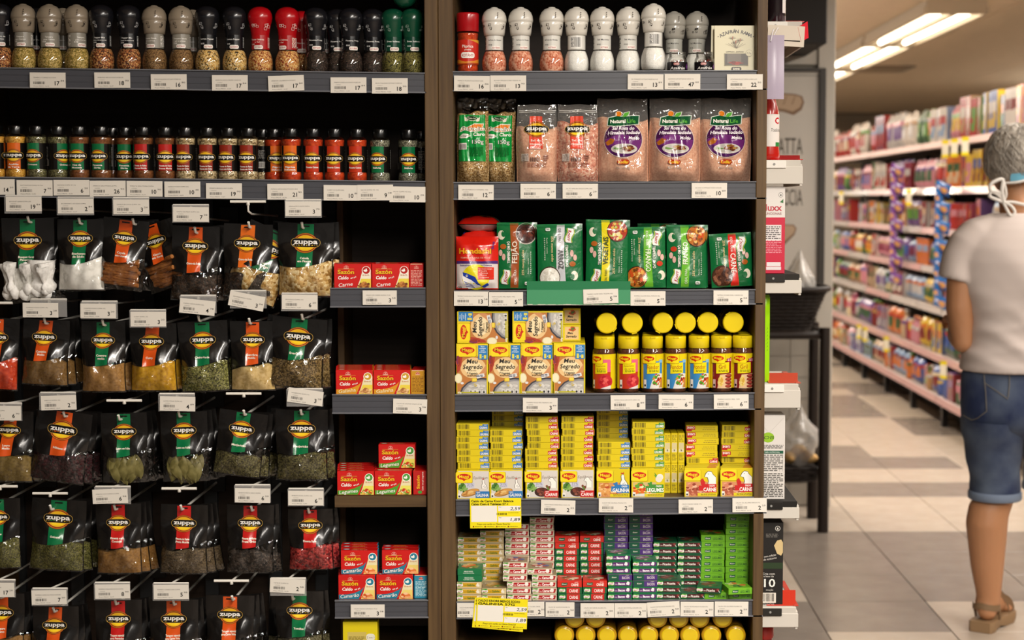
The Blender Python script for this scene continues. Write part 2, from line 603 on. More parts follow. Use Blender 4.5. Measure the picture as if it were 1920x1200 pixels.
struct('wall_far', G().box(-7, 7, 24, 24.1, 0, CEIL + 0.1).mesh('wall_far', WALLM))
struct('wall_right', G().box(7, 7.1, -6, 24, 0, CEIL + 0.1).mesh('wall_right', WALLM))
struct('wall_left', G().box(-7.1, -7, -6, 24, 0, CEIL + 0.1).mesh('wall_left', WALLM))
# partition with the bread sign: white board above, small wall tiles below
YW = 7.52
xw0, xw1 = -1.6, P(1557, 600, YW).x
wm = plain('white_partition_paint', '#b4aca0', 0.6)
wall = struct('wall_back', G().box(xw0, xw1, YW, YW + 0.12, 0, CEIL - 0.001).mesh('wall_back', plain('partition_core', '#8d877b', 0.7)))
WT = 0.098
wt = G().box(-WT / 2 + 0.001, WT / 2 - 0.001, -0.008, 0, -WT / 2 + 0.001, WT / 2 - 0.001, ch=0.0015).mesh('wall_tile', plain('beige_wall_tile', '#9c9488', 0.3))
for i in range(5):
    for j in range(9):
        put('wall_tile', wt, wall, (xw1 - 0.085 - WT * (i + 0.5), YW, 0.005 + WT * (j + 0.5)))
fr = G()
xa, xb = P(1380, 300, YW).x, P(1543, 300, YW).x
zt, zb = P(1500, 128, YW - 0.03).z, P(1500, 560, YW - 0.03).z
put('header_board', G().box(xw0, P(1531, 100, YW).x, YW - 0.02, YW, P(1500, 122, YW).z, CEIL - 0.05, ch=0.002).mesh('header_board', wm), wall)
put('corner_trim', G().box(P(1533, 100, YW).x, xw1 + 0.005, YW - 0.03, YW - 0.0005, 0.0, CEIL - 0.05, ch=0.003).mesh('corner_trim', wm), wall)
sign = thing('bread_sign', 'tall white framed bread sign with dark border on the partition', 'sign', (0, YW - 0.02, 0))
put('board', G().box(xa, xb, -0.014, 0.0, zb, zt).mesh('board', plain('sign_board', '#bdb5aa', 0.55)), sign)
bd = G()
e = 0.026
bd.box(xb - e, xb + 0.004, -0.03, -0.014, zb, zt, ch=0.002)
bd.box(xa, xb - e, -0.03, -0.014, zt - e * 0.6, zt, ch=0.002)
put('frame', bd.mesh('frame', plain('sign_frame', '#2e2822', 0.5)), sign)
a = Art()
KS = YW / F
def sp(u, v):
    q = P(u, v, YW - 0.035)
    return q.x / KS, q.z / KS
def spoly(pts, col):
    a.poly([sp(*p) for p in pts], col)
def loaf(pts, col, edge):
    spoly(pts, col)
    cx = sum(p[0] for p in pts) / len(pts)
    cy = sum(p[1] for p in pts) / len(pts)
    spoly([(cx + (x - cx) * 0.9, cy - 2 + (y - cy) * 0.78) for x, y in pts], edge)
x, y = sp(1462, 142)
for x0, y0, x1, y1 in ((1440, 141.5, 1537, 142.5), (1535.5, 142, 1536.5, 540)):
    spoly([(x0, y0), (x1, y0), (x1, y1), (x0, y1)], '#5a5248')
loaf([(1420, 172), (1490, 176), (1504, 180), (1508, 192), (1503, 206), (1488, 216), (1470, 210), (1440, 206), (1420, 200)], '#7e6450', '#b49a80')
for q in (1458, 1474, 1490):
    spoly([(q, 180), (q + 1.5, 180), (q - 4, 196), (q - 6, 196)], '#8b7058')
loaf([(1440, 420), (1488, 421), (1494, 428), (1490, 440), (1472, 458), (1440, 462)], '#7e6450', '#b49a80')
x, y = sp(1505, 273)
a.text('CIABATTA', x, y, 32, '#4a443c', 0.0, 84, align='r')
x, y = sp(1505, 369)
a.text('FOCACCIA', x, y, 32, '#4a443c', 0.0, 80, align='r')
g = G()
a.emit(g, lambda x, y, l: (x * KS, -0.0142 - EPS * (l + 2) * 2, y * KS))
put('print', g.mesh('sign_print', PAPER), sign)
# dark bulkhead box at the top
struct('beam_1', G().box(P(1440, 40, 6.9).x, P(1551, 40, 6.9).x, 6.9, YW - 0.02, P(1500, 82, 6.9).z, CEIL - 0.002, ch=0.004).mesh('bulkhead', plain('black_bulkhead', '#171310', 0.7)))
# ------------------------------------------------------------------ ceiling lamps over the gondola
hm, tm = plain('lamp_housing_paint', '#c8baa4', 0.45), bpy.data.materials.new('fluorescent_tube_glow')
tm.use_nodes = True
tb = tm.node_tree.nodes['Principled BSDF']
tb.inputs['Emission Color'].default_value = (1.0, 0.86, 0.66, 1)
tb.inputs['Emission Strength'].default_value = 5.0
LW, LH = 0.37, 0.085
hg = G().box(-LW / 2, LW / 2, -1.03, 1.03, 0.03, LH, ch=0.004)
for sx in (-1, 1):
    hg.box(sx * LW / 2 - 0.012, sx * LW / 2 + 0.012, -1.03, 1.03, -0.004, 0.045, ch=0.003)
for sy in (-1, 1):
    hg.box(-LW / 2, LW / 2, sy * 1.03 - 0.012, sy * 1.03 + 0.012, -0.004, LH, ch=0.003)
hme = hg.mesh('housing', hm)
ref = G().box(-0.02, 0.02, -1.0, 1.0, 0.0, 0.03, ch=0.003).mesh('reflector', hm)
tube = G().tube([(0, -0.97, 0), (0, 0.97, 0)], 0.017, 10).mesh('tube', tm)
for k, yy in enumerate((11.25, 13.45, 15.85, 18.25)):
    t = thing('ceiling_lamp', ['fluorescent ceiling lamp, the first and largest in view over the aisle', 'second fluorescent lamp along the ceiling, behind the large one', 'small third ceiling lamp beyond the first two', 'fourth and smallest ceiling lamp deep down the aisle'][k], 'lamp', (2.36, yy, CEIL - LH - 0.001))
    put('housing', hme, t)
    put('reflector', ref, t)
    for sx in (-0.09, 0.09):
        put('tube', tube, t, (sx, 0, 0.012))
v = P(1690, 152, 12.4)
vt = thing('air_vent', 'grey slotted air vent set in the ceiling beyond the lamps', 'vent', (P(1640, 146, 15.5).x, 15.5, CEIL - 0.02))
put('frame', G().box(-0.32, 0.32, -0.32, 0.32, 0.006, 0.02, ch=0.003).mesh('frame', plain('vent_frame', '#8a7c6a', 0.6)), vt)
sl = G().box(-0.28, 0.28, -0.02, 0.02, 0, 0.006).mesh('slat', plain('vent_slat', '#a4947e', 0.6))
for k in range(6):
    put('slat', sl, vt, (0, -0.25 + 0.1 * k, 0))
# ------------------------------------------------------------------ the two shelf units
YB = YF + 0.36
Z0, ZT = 0.02, 2.05
def ux(u, Y=YF):
    return P(u, 600, Y).x
def upright(u0, u1, y1=None):
    """Side panel whose front edge shows between pixels u0 and u1 (mid height)."""
    return G().box(ux(u0), ux(u1), YF - 0.004, y1 or YB, Z0, ZT, ch=0.0015).mesh('side_panel', WOODV)
unitL = thing('shelf_unit', 'dark brown wooden shelf unit holding spice grinders, jars and hanging pouches', 'shelf unit', (0, 0, 0), group=None)
unitR = thing('shelf_unit', 'dark brown wooden shelf unit of bouillon cartons, salts and seasoning packets beside the aisle', 'shelf unit', (0, 0, 0), group=None)
xL0, xL1, xR0, xR1 = ux(-90), ux(799), ux(852), ux(1415)
put('side_panel', upright(799, 824), unitL)
put('side_panel', upright(-110, -90), unitL)
put('back_panel', G().box(ux(-110), ux(824), YB, YB + 0.015, Z0, ZT).mesh('back_panel', WOODD), unitL)
put('side_panel', upright(824.6, 852), unitR)
put('side_panel', upright(1415, 1434.5), unitR)
put('back_panel', G().box(ux(824.6), ux(1434.5), YB, YB + 0.015, Z0, ZT).mesh('back_panel', WOODD), unitR)
put('base', G().box(ux(-90), ux(799), YF + 0.03, YB, Z0, 0.1).mesh('base', WOODH), unitL)
put('base', G().box(ux(852), ux(1415), YF + 0.03, YB, Z0, 0.1).mesh('base', WOODH), unitR)
class Shelf:
    """Board with a price channel: heights come from the top and bottom edges of the channel."""
    def __init__(s, unit, u0, v0, u1, v1, hpx, rail=True, ru0=None, ru1=None, yb=YB, chan=RAILM, mat=None, thick=0.022):
        s.a, s.b = P(u0, v0, YF), P(u1, v1, YF)
        h = hpx * U
        g = G()
        def sl(x0, x1, y0, y1, dz0, dz1, m=0, g=g):
            v, za, zb = [], s.z(x0), s.z(x1)
            for i in range(8):
                x = (x0, x1)[i & 1]
                v.append((x, (y0, y1)[i >> 1 & 1], (za, zb)[i & 1] + (dz0, dz1)[i >> 2]))
            g.add(v, [(0, 1, 5, 4), (3, 2, 6, 7), (2, 0, 4, 6), (1, 3, 7, 5), (4, 5, 7, 6), (2, 3, 1, 0)], '#808080', m)
        x0, x1 = s.a.x, s.b.x
        sl(x0, x1, YF + 0.004, yb, -thick, 0.0)
        o = put('shelf', g.mesh('shelf', mat or WOODH), unit)
        if rail:
            r0 = P(ru0, v0, YF).x if ru0 is not None else x0
            r1 = P(ru1, v1, YF).x if ru1 is not None else x1
            g2 = G()
            sl(r0, r1, YF, YF + 0.0035, -h + 0.001, 0.001, 0, g2)
            for q in (0.30, 0.62):
                sl(r0, r1, YF - 0.0009, YF, -h * q - 0.0006, -h * q + 0.0006, 0, g2)
            put('price_channel', g2.mesh('price_channel', chan), o)
            g3 = G()
            sl(r0, r1, YF - 0.0035, YF + 0.004, 0.0, 0.0022, 0, g3)
            sl(r0, r1, YF - 0.004, YF + 0.004, -h, -h + 0.0028, 0, g3)
            put('channel_lip', g3.mesh('channel_lip', RAILB), o)
    def z(s, x):
        return s.a.z + (s.b.z - s.a.z) * (x - s.a.x) / (s.b.x - s.a.x)
    def on(s, u, Y):
        """Point on the board below pixel column u at depth Y."""
        v0 = F * 0 + 600
        p = None
        v = 400.0
        for _ in range(4):
            p = P(u, v, Y)
            z = s.z(p.x)
            v += (p.z - z) / (Y / F)
        return Vector((P(u, v, Y).x, Y, z + 0.0004))
L1 = Shelf(unitL, -90, 127.5, 799, 138.5, 36)
L2 = Shelf(unitL, -90, 332.5, 799, 341.5, 36)
UP = dict(unit=unitL)
L0 = Shelf(unitL, -90, -90, 799, -84, 36)
# narrow column of small shelves, with its own divider
xd0, xd1 = ux(633, 3.42), ux(645, 3.42)
put('divider', G().box(xd0, xd1, 3.42, YB, Z0, L2.z(xd0) - 0.023, ch=0.001).mesh('divider', WOODV), unitL)
S1 = Shelf(unitL, 645, 541.5, 799, 541, 35, True, 619, 798, YF + 0.26)
S2 = Shelf(unitL, 645, 741, 799, 741, 35, True, 623, 801, YF + 0.26)
S3 = Shelf(unitL, 627, 931, 799, 930, 20, False, yb=YF + 0.26)
S4 = Shelf(unitL, 645, 1127, 799, 1126, 33, True, 628, 804, YF + 0.26)
R0 = Shelf(unitR, 852, -92, 1415, -95, 35)
R1 = Shelf(unitR, 852, 136, 1415, 133.5, 35, True, 849, 1439)
R2 = Shelf(unitR, 852, 343.5, 1415, 342, 31, True, 850, 1437)
R3 = Shelf(unitR, 852, 546.5, 1415, 544, 27, True, 851, 1430)
R4 = Shelf(unitR, 852, 741, 1415, 737.5, 31, True, 853, 1427)
R5 = Shelf(unitR, 852, 938, 1415, 933, 30, True, 855, 1437)
R6 = Shelf(unitR, 852, 1130, 1415, 1125.5, 31, True, 856, 1430, thick=0.008)
R7 = Shelf(unitR, 852, 1330, 1415, 1326, 31, True, 856, 1430)
# slotted steel strips that carry the hooks
ss = G().box(-0.014, 0.014, -0.012, 0, Z0, L2.z(0) - 0.03)
for k in range(12):
    ss.box(-0.004, 0.004, -0.0135, -0.012, 0.3 + k * 0.1, 0.33 + k * 0.1, '#0a0a0a')
ssm = ss.mesh('slotted_strip', SLOTM)
for u in (28, 138, 268, 392, 512, 600):
    put('slotted_strip', ssm, unitL, (ux(u, YB), YB, 0))
# ------------------------------------------------------------------ price tags
_TG = {}
def tag_mesh(name, price, cents, w=66.5, h=28.5, seed=1):
    k = (name, price, cents, w, h)
    if k in _TG:
        return _TG[k]
    a = Art()
    a.text(name, -w * 0.40, h * 0.17, 2.0, '#3a3632', 0, min(len(name) * 1.75, w * 0.74), align='l')
    a.text('CODIGO', -w * 0.36, h * 0.02, 1.5, '#6a6660', 0, 10, align='l')
    a.bars(-w * 0.23, -h * 0.17, 22, 5.0, '#3c3834', seed, 16)
    a.text('Preco PROC. 16,%d' % (seed % 90 + 10), -w * 0.39, -h * 0.38, 1.8, '#4a4640', 0, 28, align='l')
    a.text(price, w * 0.33, -h * 0.18, 7.8, '#1c1a18', 0.018, None, align='r')
    a.text(cents, w * 0.36, -h * 0.03, 3.0, '#3a3632', 0, 6.6, align='l')
    g = G().box(-w / 2 * U, w / 2 * U, -0.0003, 0.0003, -h / 2 * U, h / 2 * U, '#d9d3c8')
    a.emit(g, flat(-0.0003))
    _TG[k] = g.mesh('price_tag', PAPER)
    return _TG[k]
def price_tag(u, v, name, price, cents, where, roll=0.0, w=66.5, h=28.5, Y=None, group=None):
    Y = Y or YF - 0.0062
    p = P(u, v, Y)
    return solo('price_tag', tag_mesh(name, price, cents, w, h, len(name) * 7 + int(price)), 'white price tag ' + where, 'price tag', p, (0, math.radians(roll), 0), group)
# row on the grinder shelf, and row on the jar shelf of the unit with the hooks; counted away from the wide middle post
for i, (u, v, n, p, c, r) in enumerate([(731, 161, 'ERVAS ITALIANAS KOTANYI MOEDOR', '18', '90', 0), (653.5, 159.5, 'PIMENTA PRETA KOTANYI MOEDOR', '17', '84', 0), (536.5, 156, 'PIMENTA CALABRESA KOTANYI', '17', '84', -1.8),
                                        (431, 155.3, 'PIMENTA LEMON PEPPER MOEDOR', '17', '84', 0), (316.5, 153.5, 'MOLHO SALADAS KOTANYI MOEDOR', '16', '80', 0), (210.5, 150.3, 'PIMENTAS MIX KOTANYI MOEDOR', '18', '90', 0),
                                        (89.5, 150.5, 'TEMPERO P CARNES KOTANYI', '17', '84', 0.4)]):
    price_tag(u, v, n, p, c, 'under the black and red pepper grinders, %s from the middle post' % ORD[i + 1], r, group='price tags under the grinders')
for i, (u, v, n, p, c, r) in enumerate([(764, 364.5, 'SALVIA ZUPPA VD 30G', '10', '28', 0.6), (703.5, 361, 'SALVIA ZUPPA VD 14G', '9', '38', -0.5), (640.5, 361.5, 'CURRY VD ZUPPA 80G', '10', '88', 0.5),
                                        (535, 359.5, 'PAPRICA DEFUMADA PT ZUPPA 80G', '21', '90', 0), (420, 358, 'PIMENTA BRANCA GRAO ZUPPA', '19', '90', 0.3), (342, 355, 'CANELA MOIDA ZUPPA 55G', '10', '40', 0),
                                        (271, 354, 'PIMENTA SIRIA MOIDA ZUPPA', '10', '90', 0.5), (202, 353.5, 'PIMENTA SIRIA MOIDA ZUPPA', '26', '90', 0), (134, 352, 'OREGANO ZUPPA VD 10G', '6', '20', 0),
                                        (65, 352.5, 'NOZ MOSCADA ZUPPA VD 55G', '7', '98', 0.3), (-6, 350.5, 'CURRY ZUPPA VD', '14', '20', 0)]):
    price_tag(u, v, n, p, c, 'under the row of small spice jars, %s from the middle post' % ORD[i + 1], r, 67, 29, YF - 0.0062 - 0.0007 * (i % 2), group='price tags under the jars')
# ------------------------------------------------------------------ spice fillings
SP = dict(
    herbmix=grain('herb_salt_mix', ['#6d5f22', '#c9a85a', '#e0c684', '#8d7a2a'], 520),
    peppermix=grain('pepper_mix', ['#2a0f06', '#7c3214', '#d08a4e', '#5a1a0a', '#e0b070'], 480),
    brownsalt=grain('brown_seasoning', ['#4a3218', '#86623a', '#a88556', '#5c4020'], 600),
    lemon=grain('lemon_pepper', ['#1d140a', '#d9a850', '#e8cd8a', '#c08a30', '#f0dcae'], 470),
    chili=grain('chili_salt', ['#7a1c08', '#d08a3a', '#e6c27a', '#a83a12', '#f0d090'], 480),
    black=grain('black_pepper', ['#0d0a08', '#33261c', '#1a130e', '#57443a'], 520),
    herbs=grain('dried_herbs', ['#3c3a18', '#767034', '#9c9450', '#2c2a12'], 620, 0.8, 0.6),
    pink=grain('pink_salt', ['#b45a3c', '#e0997a', '#efc4a8', '#cf7a58'], 330),
    white=grain('white_salt', ['#e6e4de', '#f6f5f0', '#efede6'], 700, 0.6, 0.3),
    paprika=grain('paprika_powder', ['#a8330c', '#c8501a', '#d86a2a'], 240, 0.8, 0.2, 'noise'),
    yellowp=grain('mustard_powder', ['#b87c1e', '#d8a440', '#e4b85a'], 500),
    greenp=grain('grey_green_leaves', ['#4a4526', '#7a7448', '#94906a', '#353018'], 560),
    brownp=grain('brown_powder', ['#5c3214', '#7c4a24', '#8e5a30'], 240, 0.85, 0.2, 'noise'),
    corn=grain('white_peppercorns', ['#6a5838', '#c8b084', '#e2d0a8', '#9c8456'], 330, 0.6, 0.9),
    redp=grain('red_powder', ['#9c2806', '#c03c0c', '#d65018'], 200, 0.85, 0.2, 'noise'),
    sage=grain('sage_leaves', ['#5a5848', '#8c8a74', '#aaa890', '#403e30'], 520),
)
def kotanyi(A, x, y, w=15):
    A.rrect(x, y, w, w * 0.42, w * 0.17, '#e8e2d8')
    A.rrect(x, y, w * 0.94, w * 0.34, w * 0.14, '#f4efe6')
    A.text('KOTÁNYI', x, y, w * 0.2, '#a81e1c', 0.02, w * 0.8)
GR = [(20.0, 0.4), (22.2, 3), (23.6, 10), (24.0, 18), (23.3, 26), (21.2, 34), (18.2, 41), (16.4, 46), (16.2, 52), (16.2, 72)]
gglass = G().lathe([(r * U, z * U) for r, z in [(19, 0)] + GR], 26).mesh('glass_bottle', GLASS)
gfill = {}
def grinder_fill(k, half=False):
    if (k, half) not in gfill:
        pr = [((r - 1.0) * U, (z + 0.8) * U) for r, z in GR[:7 if not half else 8]]
        gfill[(k, half)] = G().lathe(pr, 26, m=0).mesh('spice', SP[k])
    return gfill[(k, half)]
CAPS = {}
def grinder_cap(kind):
    if kind in CAPS:
        return CAPS[kind]
    col, ink, ring = dict(beige=('#8f8270', '#2a2420', 1), black=('#16161a', '#b8b8b8', 0), red=('#b00d16', '#e8d0c8', 0), green=('#0c4630', '#9ab0a4', 0), white=('#d4cfc4', '#26221e', 1), grey=('#a8a398', '#26221e', 1))[kind]
    if ring:
        pr = [(17.0, 71), (19.0, 71.3), (20.2, 78), (21.3, 88), (22.4, 95.4), (22.0, 96.0), (23.2, 96.6), (23.6, 101), (22.6, 108), (19.6, 115), (14, 120.5), (7, 123), (6.6, 124.2), (3, 125), (0.05, 125.2)]
    else:
        pr = [(16.2, 69), (16.8, 70), (17.2, 74), (18.4, 82), (20.4, 92), (22.4, 99), (23.2, 104), (22.4, 111), (19.4, 117.5), (14, 122), (7, 124.4), (0.05, 125.0)]
    g = G().lathe([(r * U, z * U) for r, z in pr], 28, col)
    a = Art()
    rr = lambda y: next(r0 + (r1 - r0) * (y - z0) / (z1 - z0) for (r0, z0), (r1, z1) in zip(pr, pr[1:]) if z0 <= y <= z1) + 0.05
    r2 = random.Random(len(kind))
    for x0 in (-26, -5, 14):                         # little drawings of grinding hands printed on the cap
        for k in range(4):
            x, y = x0 + r2.uniform(-5, 5), 86 + r2.uniform(-4, 5)
            q = r2.uniform(1.0, 2.4)
            if ring and k % 2:
                a.rect(x, y, q * 1.2, q * 1.5, ink)
            else:
                for dx, dy, w, h in ((0, q, 2 * q, 0.5), (0, -q, 2 * q, 0.5), (q, 0, 0.5, 2 * q), (-q, 0, 0.5, 2 * q)):
                    a.rect(x + dx, y + dy, w, h, ink)
    if ring:
        for y in (105, 109, 113):
            a.poly([(6, y), (8, y), (7, y - 3)], ink)
    a.emit(g, wrap(rr), 0, 3.2)
    CAPS[kind] = g.mesh('grinder_cap', PLAST)
    return CAPS[kind]
_GL = {}
def grinder_label(kind, l1, l2, turn=0, bar=False):
    k = (kind, l1, l2, turn, bar)
    if k in _GL:
        return _GL[k]
    bg, ink = dict(beige=('#8e897e', '#f0ece4'), black=('#131315', '#e4e2de'), red=('#a8161a', '#f0e0d4'), green=('#0d3f2c', '#e4ece4'), white=('#d6d4cc', '#3a3a3a'), grey=('#b4b2a8', '#3a3a3a'))[kind]
    r = 16.6
    a = Art()
    hi = 71 if kind not in ('black', 'red', 'green') else 70.5
    a.rect(0, (44 + hi) / 2, 92, hi - 44, bg)
    a.push(turn, 0)
    if bar:
        a.rect(0, 58, 22, 22, '#e4e2dc')
        a.bars(2, 58, 12, 18, '#2a2826', 5, 10)
        a.lines(-8, 58, 6, 18, 7, '#5a5856', 3)
    else:
        a.text(l1, 0, 62.5, 2.9, ink, 0.015, min(26, len(l1) * 2.1))
        if l2:
            a.text(l2, 0, 57.8, 2.6, ink, 0.01, min(26, len(l2) * 1.9))
        a.lines(-9, 53.5, 7, 3, 2, ink, 4)
        a.lines(-30, 57, 20, 20, 8, ink, 8)
        a.lines(31, 57, 20, 20, 8, ink, 9)
        kotanyi(a, 2, 48.0, 17)
    a.pop()
    g = G()
    a.emit(g, wrap(r), 0, 3.2, True)
    _GL[k] = g.mesh('label', GLOSS)
    return _GL[k]
def grinder(u, shelf, kind, fill, l1, l2, label, turn=0, Y=3.252, bar=False, rz=0, dz=0.0, group='spice grinders'):
    p = shelf.on(u, Y)
    p.z += dz
    return kit('spice_grinder', [('glass_bottle', gglass), ('spice', grinder_fill(fill)), ('label', grinder_label(kind, l1, l2, turn, bar)), ('grinder_cap', grinder_cap(kind))], label, 'spice grinder', p, (0, 0, rz), group)
TL1 = ['{} from the middle post on the grinder shelf']
row = [(774, 'green', 'herbs', 'Ervas Italianas', '', 4, 'green capped herb grinder next to the middle post'),
       (738, 'green', 'herbs', 'Ervas Italianas', '', 2, 'green capped herb grinder standing second from the middle post'),
       (700, 'black', 'black', 'Pimenta Preta', '', 2, 'black pepper grinder beside the green herb grinders'),
       (658, 'black', 'black', 'Pimenta Preta', '', 6, 'black pepper grinder second from the green herb grinders'),
       (593, 'black', 'black', 'Pimenta Preta', '', 2, 'black pepper grinder beside the red capped grinders'),
       (540, 'red', 'chili', 'Pimenta Calabresa', 'e Sal', -10, 'red capped chili grinder nearer the middle post'),
       (489, 'red', 'chili', 'Pimenta Calabresa', 'e Sal', -3, 'red capped chili grinder farther from the middle post'),
       (441, 'black', 'lemon', 'Lemon Pepper', '', 0, 'black capped grinder of yellow lemon pepper beside a red capped one'),
       (390, 'black', 'lemon', 'Lemon Pepper', '', 3, 'black capped grinder of yellow lemon pepper beside a beige capped one'),
       (341, 'beige', 'brownsalt', 'Tempero Salada', 'sal e ervas', 1, 'beige capped grinder of brown seasoning beside the lemon pepper'),
       (291, 'beige', 'brownsalt', 'Tempero Salada', 'sal e ervas', -6, 'beige capped grinder of brown seasoning beside the red pepper mix'),
       (243, 'black', 'peppermix', 'Pepper Mix', 'mistura de especiarias', 0, 'black capped grinder of red brown pepper mix nearer the middle post'),
       (192, 'black', 'peppermix', 'Pepper Mix', 'mistura de especiarias', 0, 'black capped grinder of red brown pepper mix farther from the middle post'),
       (146, 'beige', 'herbmix', 'Tempero', 'para Carnes', 12, 'beige capped grinder of yellow herb salt beside the pepper mix'),
       (95, 'beige', 'herbmix', 'Tempero', 'para Carnes', 3, 'beige capped grinder of yellow herb salt, middle of three'),
       (46, 'beige', 'herbmix', 'Tempero', 'para Carnes', -2, 'beige capped grinder of yellow herb salt, outermost of three'),
       (2, 'black', 'peppermix', 'Mistura de', 'Pimentas', 4, 'black capped pepper mix grinder cut by the picture edge')]
for u, kd, fl, a1, a2, tn, lb in row:
    grinder(u, L1, kd, fl, a1, a2, lb, tn, 3.252 + (0.012 if u == 700 else 0.006 if u == 738 else 0))
grinder(633, L1, 'black', 'black', 'Pimenta Preta', '', 'black pepper grinder half hidden behind a front one near the red caps', 2, 3.276, group='spice grinders')
for u, kd, fl, a1, nm in ((70, 'black', 'peppermix', 'Pepper Mix', 'dark grinder in the back row behind the outer beige caps'), (120, 'beige', 'herbmix', 'Tempero', 'beige capped grinder in the back row behind two beige grinders'),
                          (363, 'beige', 'brownsalt', 'Tempero', 'beige capped grinder in the back row behind the lemon pepper'), (567, 'red', 'chili', 'Pimenta', 'red capped chili grinder in the back row'),
                          (613, 'black', 'black', 'Pimenta Preta', 'black pepper grinder in the back row beside the red caps'), (722, 'black', 'black', 'Pimenta Preta', 'black pepper grinder in the back row behind the green caps'),
                          (760, 'green', 'herbs', 'Ervas', 'green capped herb grinder in the back row by the middle post')):
    grinder(u, L1, kd, fl, a1, '', nm, 0, 3.318, group='spice grinders')
# one green grinder lies across the back ones, cap forwards
p = P(757, 1, 3.24)
t = kit('spice_grinder', [('glass_bottle', gglass), ('spice', grinder_fill('herbs')), ('label', grinder_label('green', 'Ervas Italianas', '')), ('grinder_cap', grinder_cap('green'))],
        'green grinder lying on its side on top of the others, cap forwards', 'spice grinder', (p.x, 3.366, L1.z(p.x) + 125.4 * U + 24.2 * U), (PI / 2, 0, 0), 'spice grinders')
# ------------------------------------------------------------------ round spice jars
def zuppa(A, x, y, s=1.0, rot=0, dark=False):
    """Red and yellow oval with the name on a black pill; about 50 x 32 units at s = 1."""
    A.push(x, y, rot, s)
    A.ell(0, 0, 20.5, 16.4, '#7c2416', 28)
    A.ell(0, 0, 19.6, 15.6, '#c89028', 28)
    A.ell(0, 0, 18.8, 14.8, '#8e2a18', 28)
    A.ell(0, 0, 17.4, 13.0, '#d8a030', 28)
    A.ell(0, 0, 16.8, 12.4, '#e8b41e', 28)
    A.ell(0, -3, 12.5, 8.0, '#f2cc28', 24)
    A.rrect(0, 0.5, 49, 14.6, 7.2, '#c09a48')
    A.rrect(0, 0.5, 47.6, 13.4, 6.6, '#0e0c0a')
    A.text('zuppa', 0, 2.6, 8.0, '#eeeae2', 0.03, 40, dl=2.0)
    A.pop()
JP = [(18.0, 0), (19.2, 1.5), (19.4, 12), (18.6, 15), (18.2, 17), (18.2, 65), (18.9, 68), (19.3, 72), (19.2, 77), (17.5, 81), (13.8, 83.5), (13.2, 85)]
jglass = G().lathe([(r * U, z * U) for r, z in JP], 24).mesh('glass_jar', GLASS)
jlid = G().lathe([(r * U, z * U) for r, z in [(14.0, 83), (14.2, 84), (14.2, 97), (13.6, 98.6), (12.6, 99.2)]], 28, '#080808')
jlid = jlid.mesh('lid', PLAST)
_JF, _JL = {}, {}
def jar_fill(k):
    if k not in _JF:
        _JF[k] = G().lathe([((r - 0.9) * U, (z + 0.8) * U) for r, z in JP[:9]], 24).mesh('spice', SP[k])
    return _JF[k]
def jar_label(col, l1, l2, turn):
    k = (col, l1, l2, turn)
    if k not in _JL:
        a = Art()
        a.rect(0, 41.5, 100, 49, '#100e0c')
        a.push(turn, 0)
        a.rect(0, 41.5, 26, 49, col)
        zuppa(a, 0, 42, 0.78)
        a.text(l1, 0, 25.8, 3.2, '#f0e8dc', 0.03, min(23, 2.6 * len(l1)))
        if l2:
            a.text(l2, 0, 20.8, 3.2, '#f0e8dc', 0.03, min(23, 2.6 * len(l2)))
        a.lines(38, 42, 16, 36, 12, '#a8a49c', 3)
        a.rect(-38, 30, 12, 12, '#d8d4cc')
        a.bars(-38, 30, 10, 10, '#1a1816', 4, 8)
        a.lines(-38, 50, 12, 16, 8, '#8a8680', 6)
        a.pop()
        g = G()
        a.emit(g, wrap(18.6), 0, 3.2, True)
        _JL[k] = g.mesh('label', GLOSS)
    return _JL[k]
OR, GN, RD, DR, RO = '#d8641a', '#0f6a3c', '#b3201c', '#8e2a1a', '#bc3418'
jars = [(790, GN, 'sage', 'Sálvia', '', -34, 3.30), (766, GN, 'sage', 'Sálvia', '', 2, 3.25), (713, GN, 'sage', 'Sálvia', '', -4, 3.25), (670, RO, 'redp', 'Pimenta Caiena', '', -2, 3.25), (628, RO, 'redp', 'Pimenta Caiena', '', 0, 3.25),
        (588, RO, 'redp', 'Pimenta Caiena', '', 0, 3.25), (547, OR, 'redp', 'Páprica', 'Defumada', 0, 3.25), (515, OR, 'redp', 'Páprica', 'Defumada', 9, 3.285), (494, DR, 'corn', 'Pimenta do Reino', 'Branca em Grão', 38, 3.30),
        (466, DR, 'corn', 'Pimenta do Reino', 'Branca em Grão', -1, 3.25), (429, DR, 'corn', 'Pimenta do Reino', 'Branca em Grão', -3, 3.25), (390, DR, 'corn', 'Pimenta do Reino', 'Branca em Grão', 0, 3.25),
        (349, DR, 'corn', 'Pimenta do Reino', 'Branca em Grão', -2, 3.25), (311, RD, 'brownp', 'Pimenta do Reino', 'Branca Moída', 4, 3.25), (270, RD, 'brownp', 'Pimenta do Reino', 'Branca Moída', -2, 3.25),
        (236, GN, 'brownp', 'Pimenta', 'Síria', 2, 3.275), (212, GN, 'brownp', 'Pimenta', 'Síria', 36, 3.30), (191, GN, 'brownp', 'Pimenta', 'Síria', -3, 3.25), (150, GN, 'brownp', 'Noz de', 'Moscada', 0, 3.25),
        (110, GN, 'greenp', 'Orégano', '', 17, 3.255), (70, GN, 'greenp', 'Orégano', '', -3, 3.25), (31, OR, 'yellowp', 'Açafrão', 'da Terra', 1, 3.25), (-7, OR, 'yellowp', 'Açafrão', 'da Terra', 36, 3.25)]
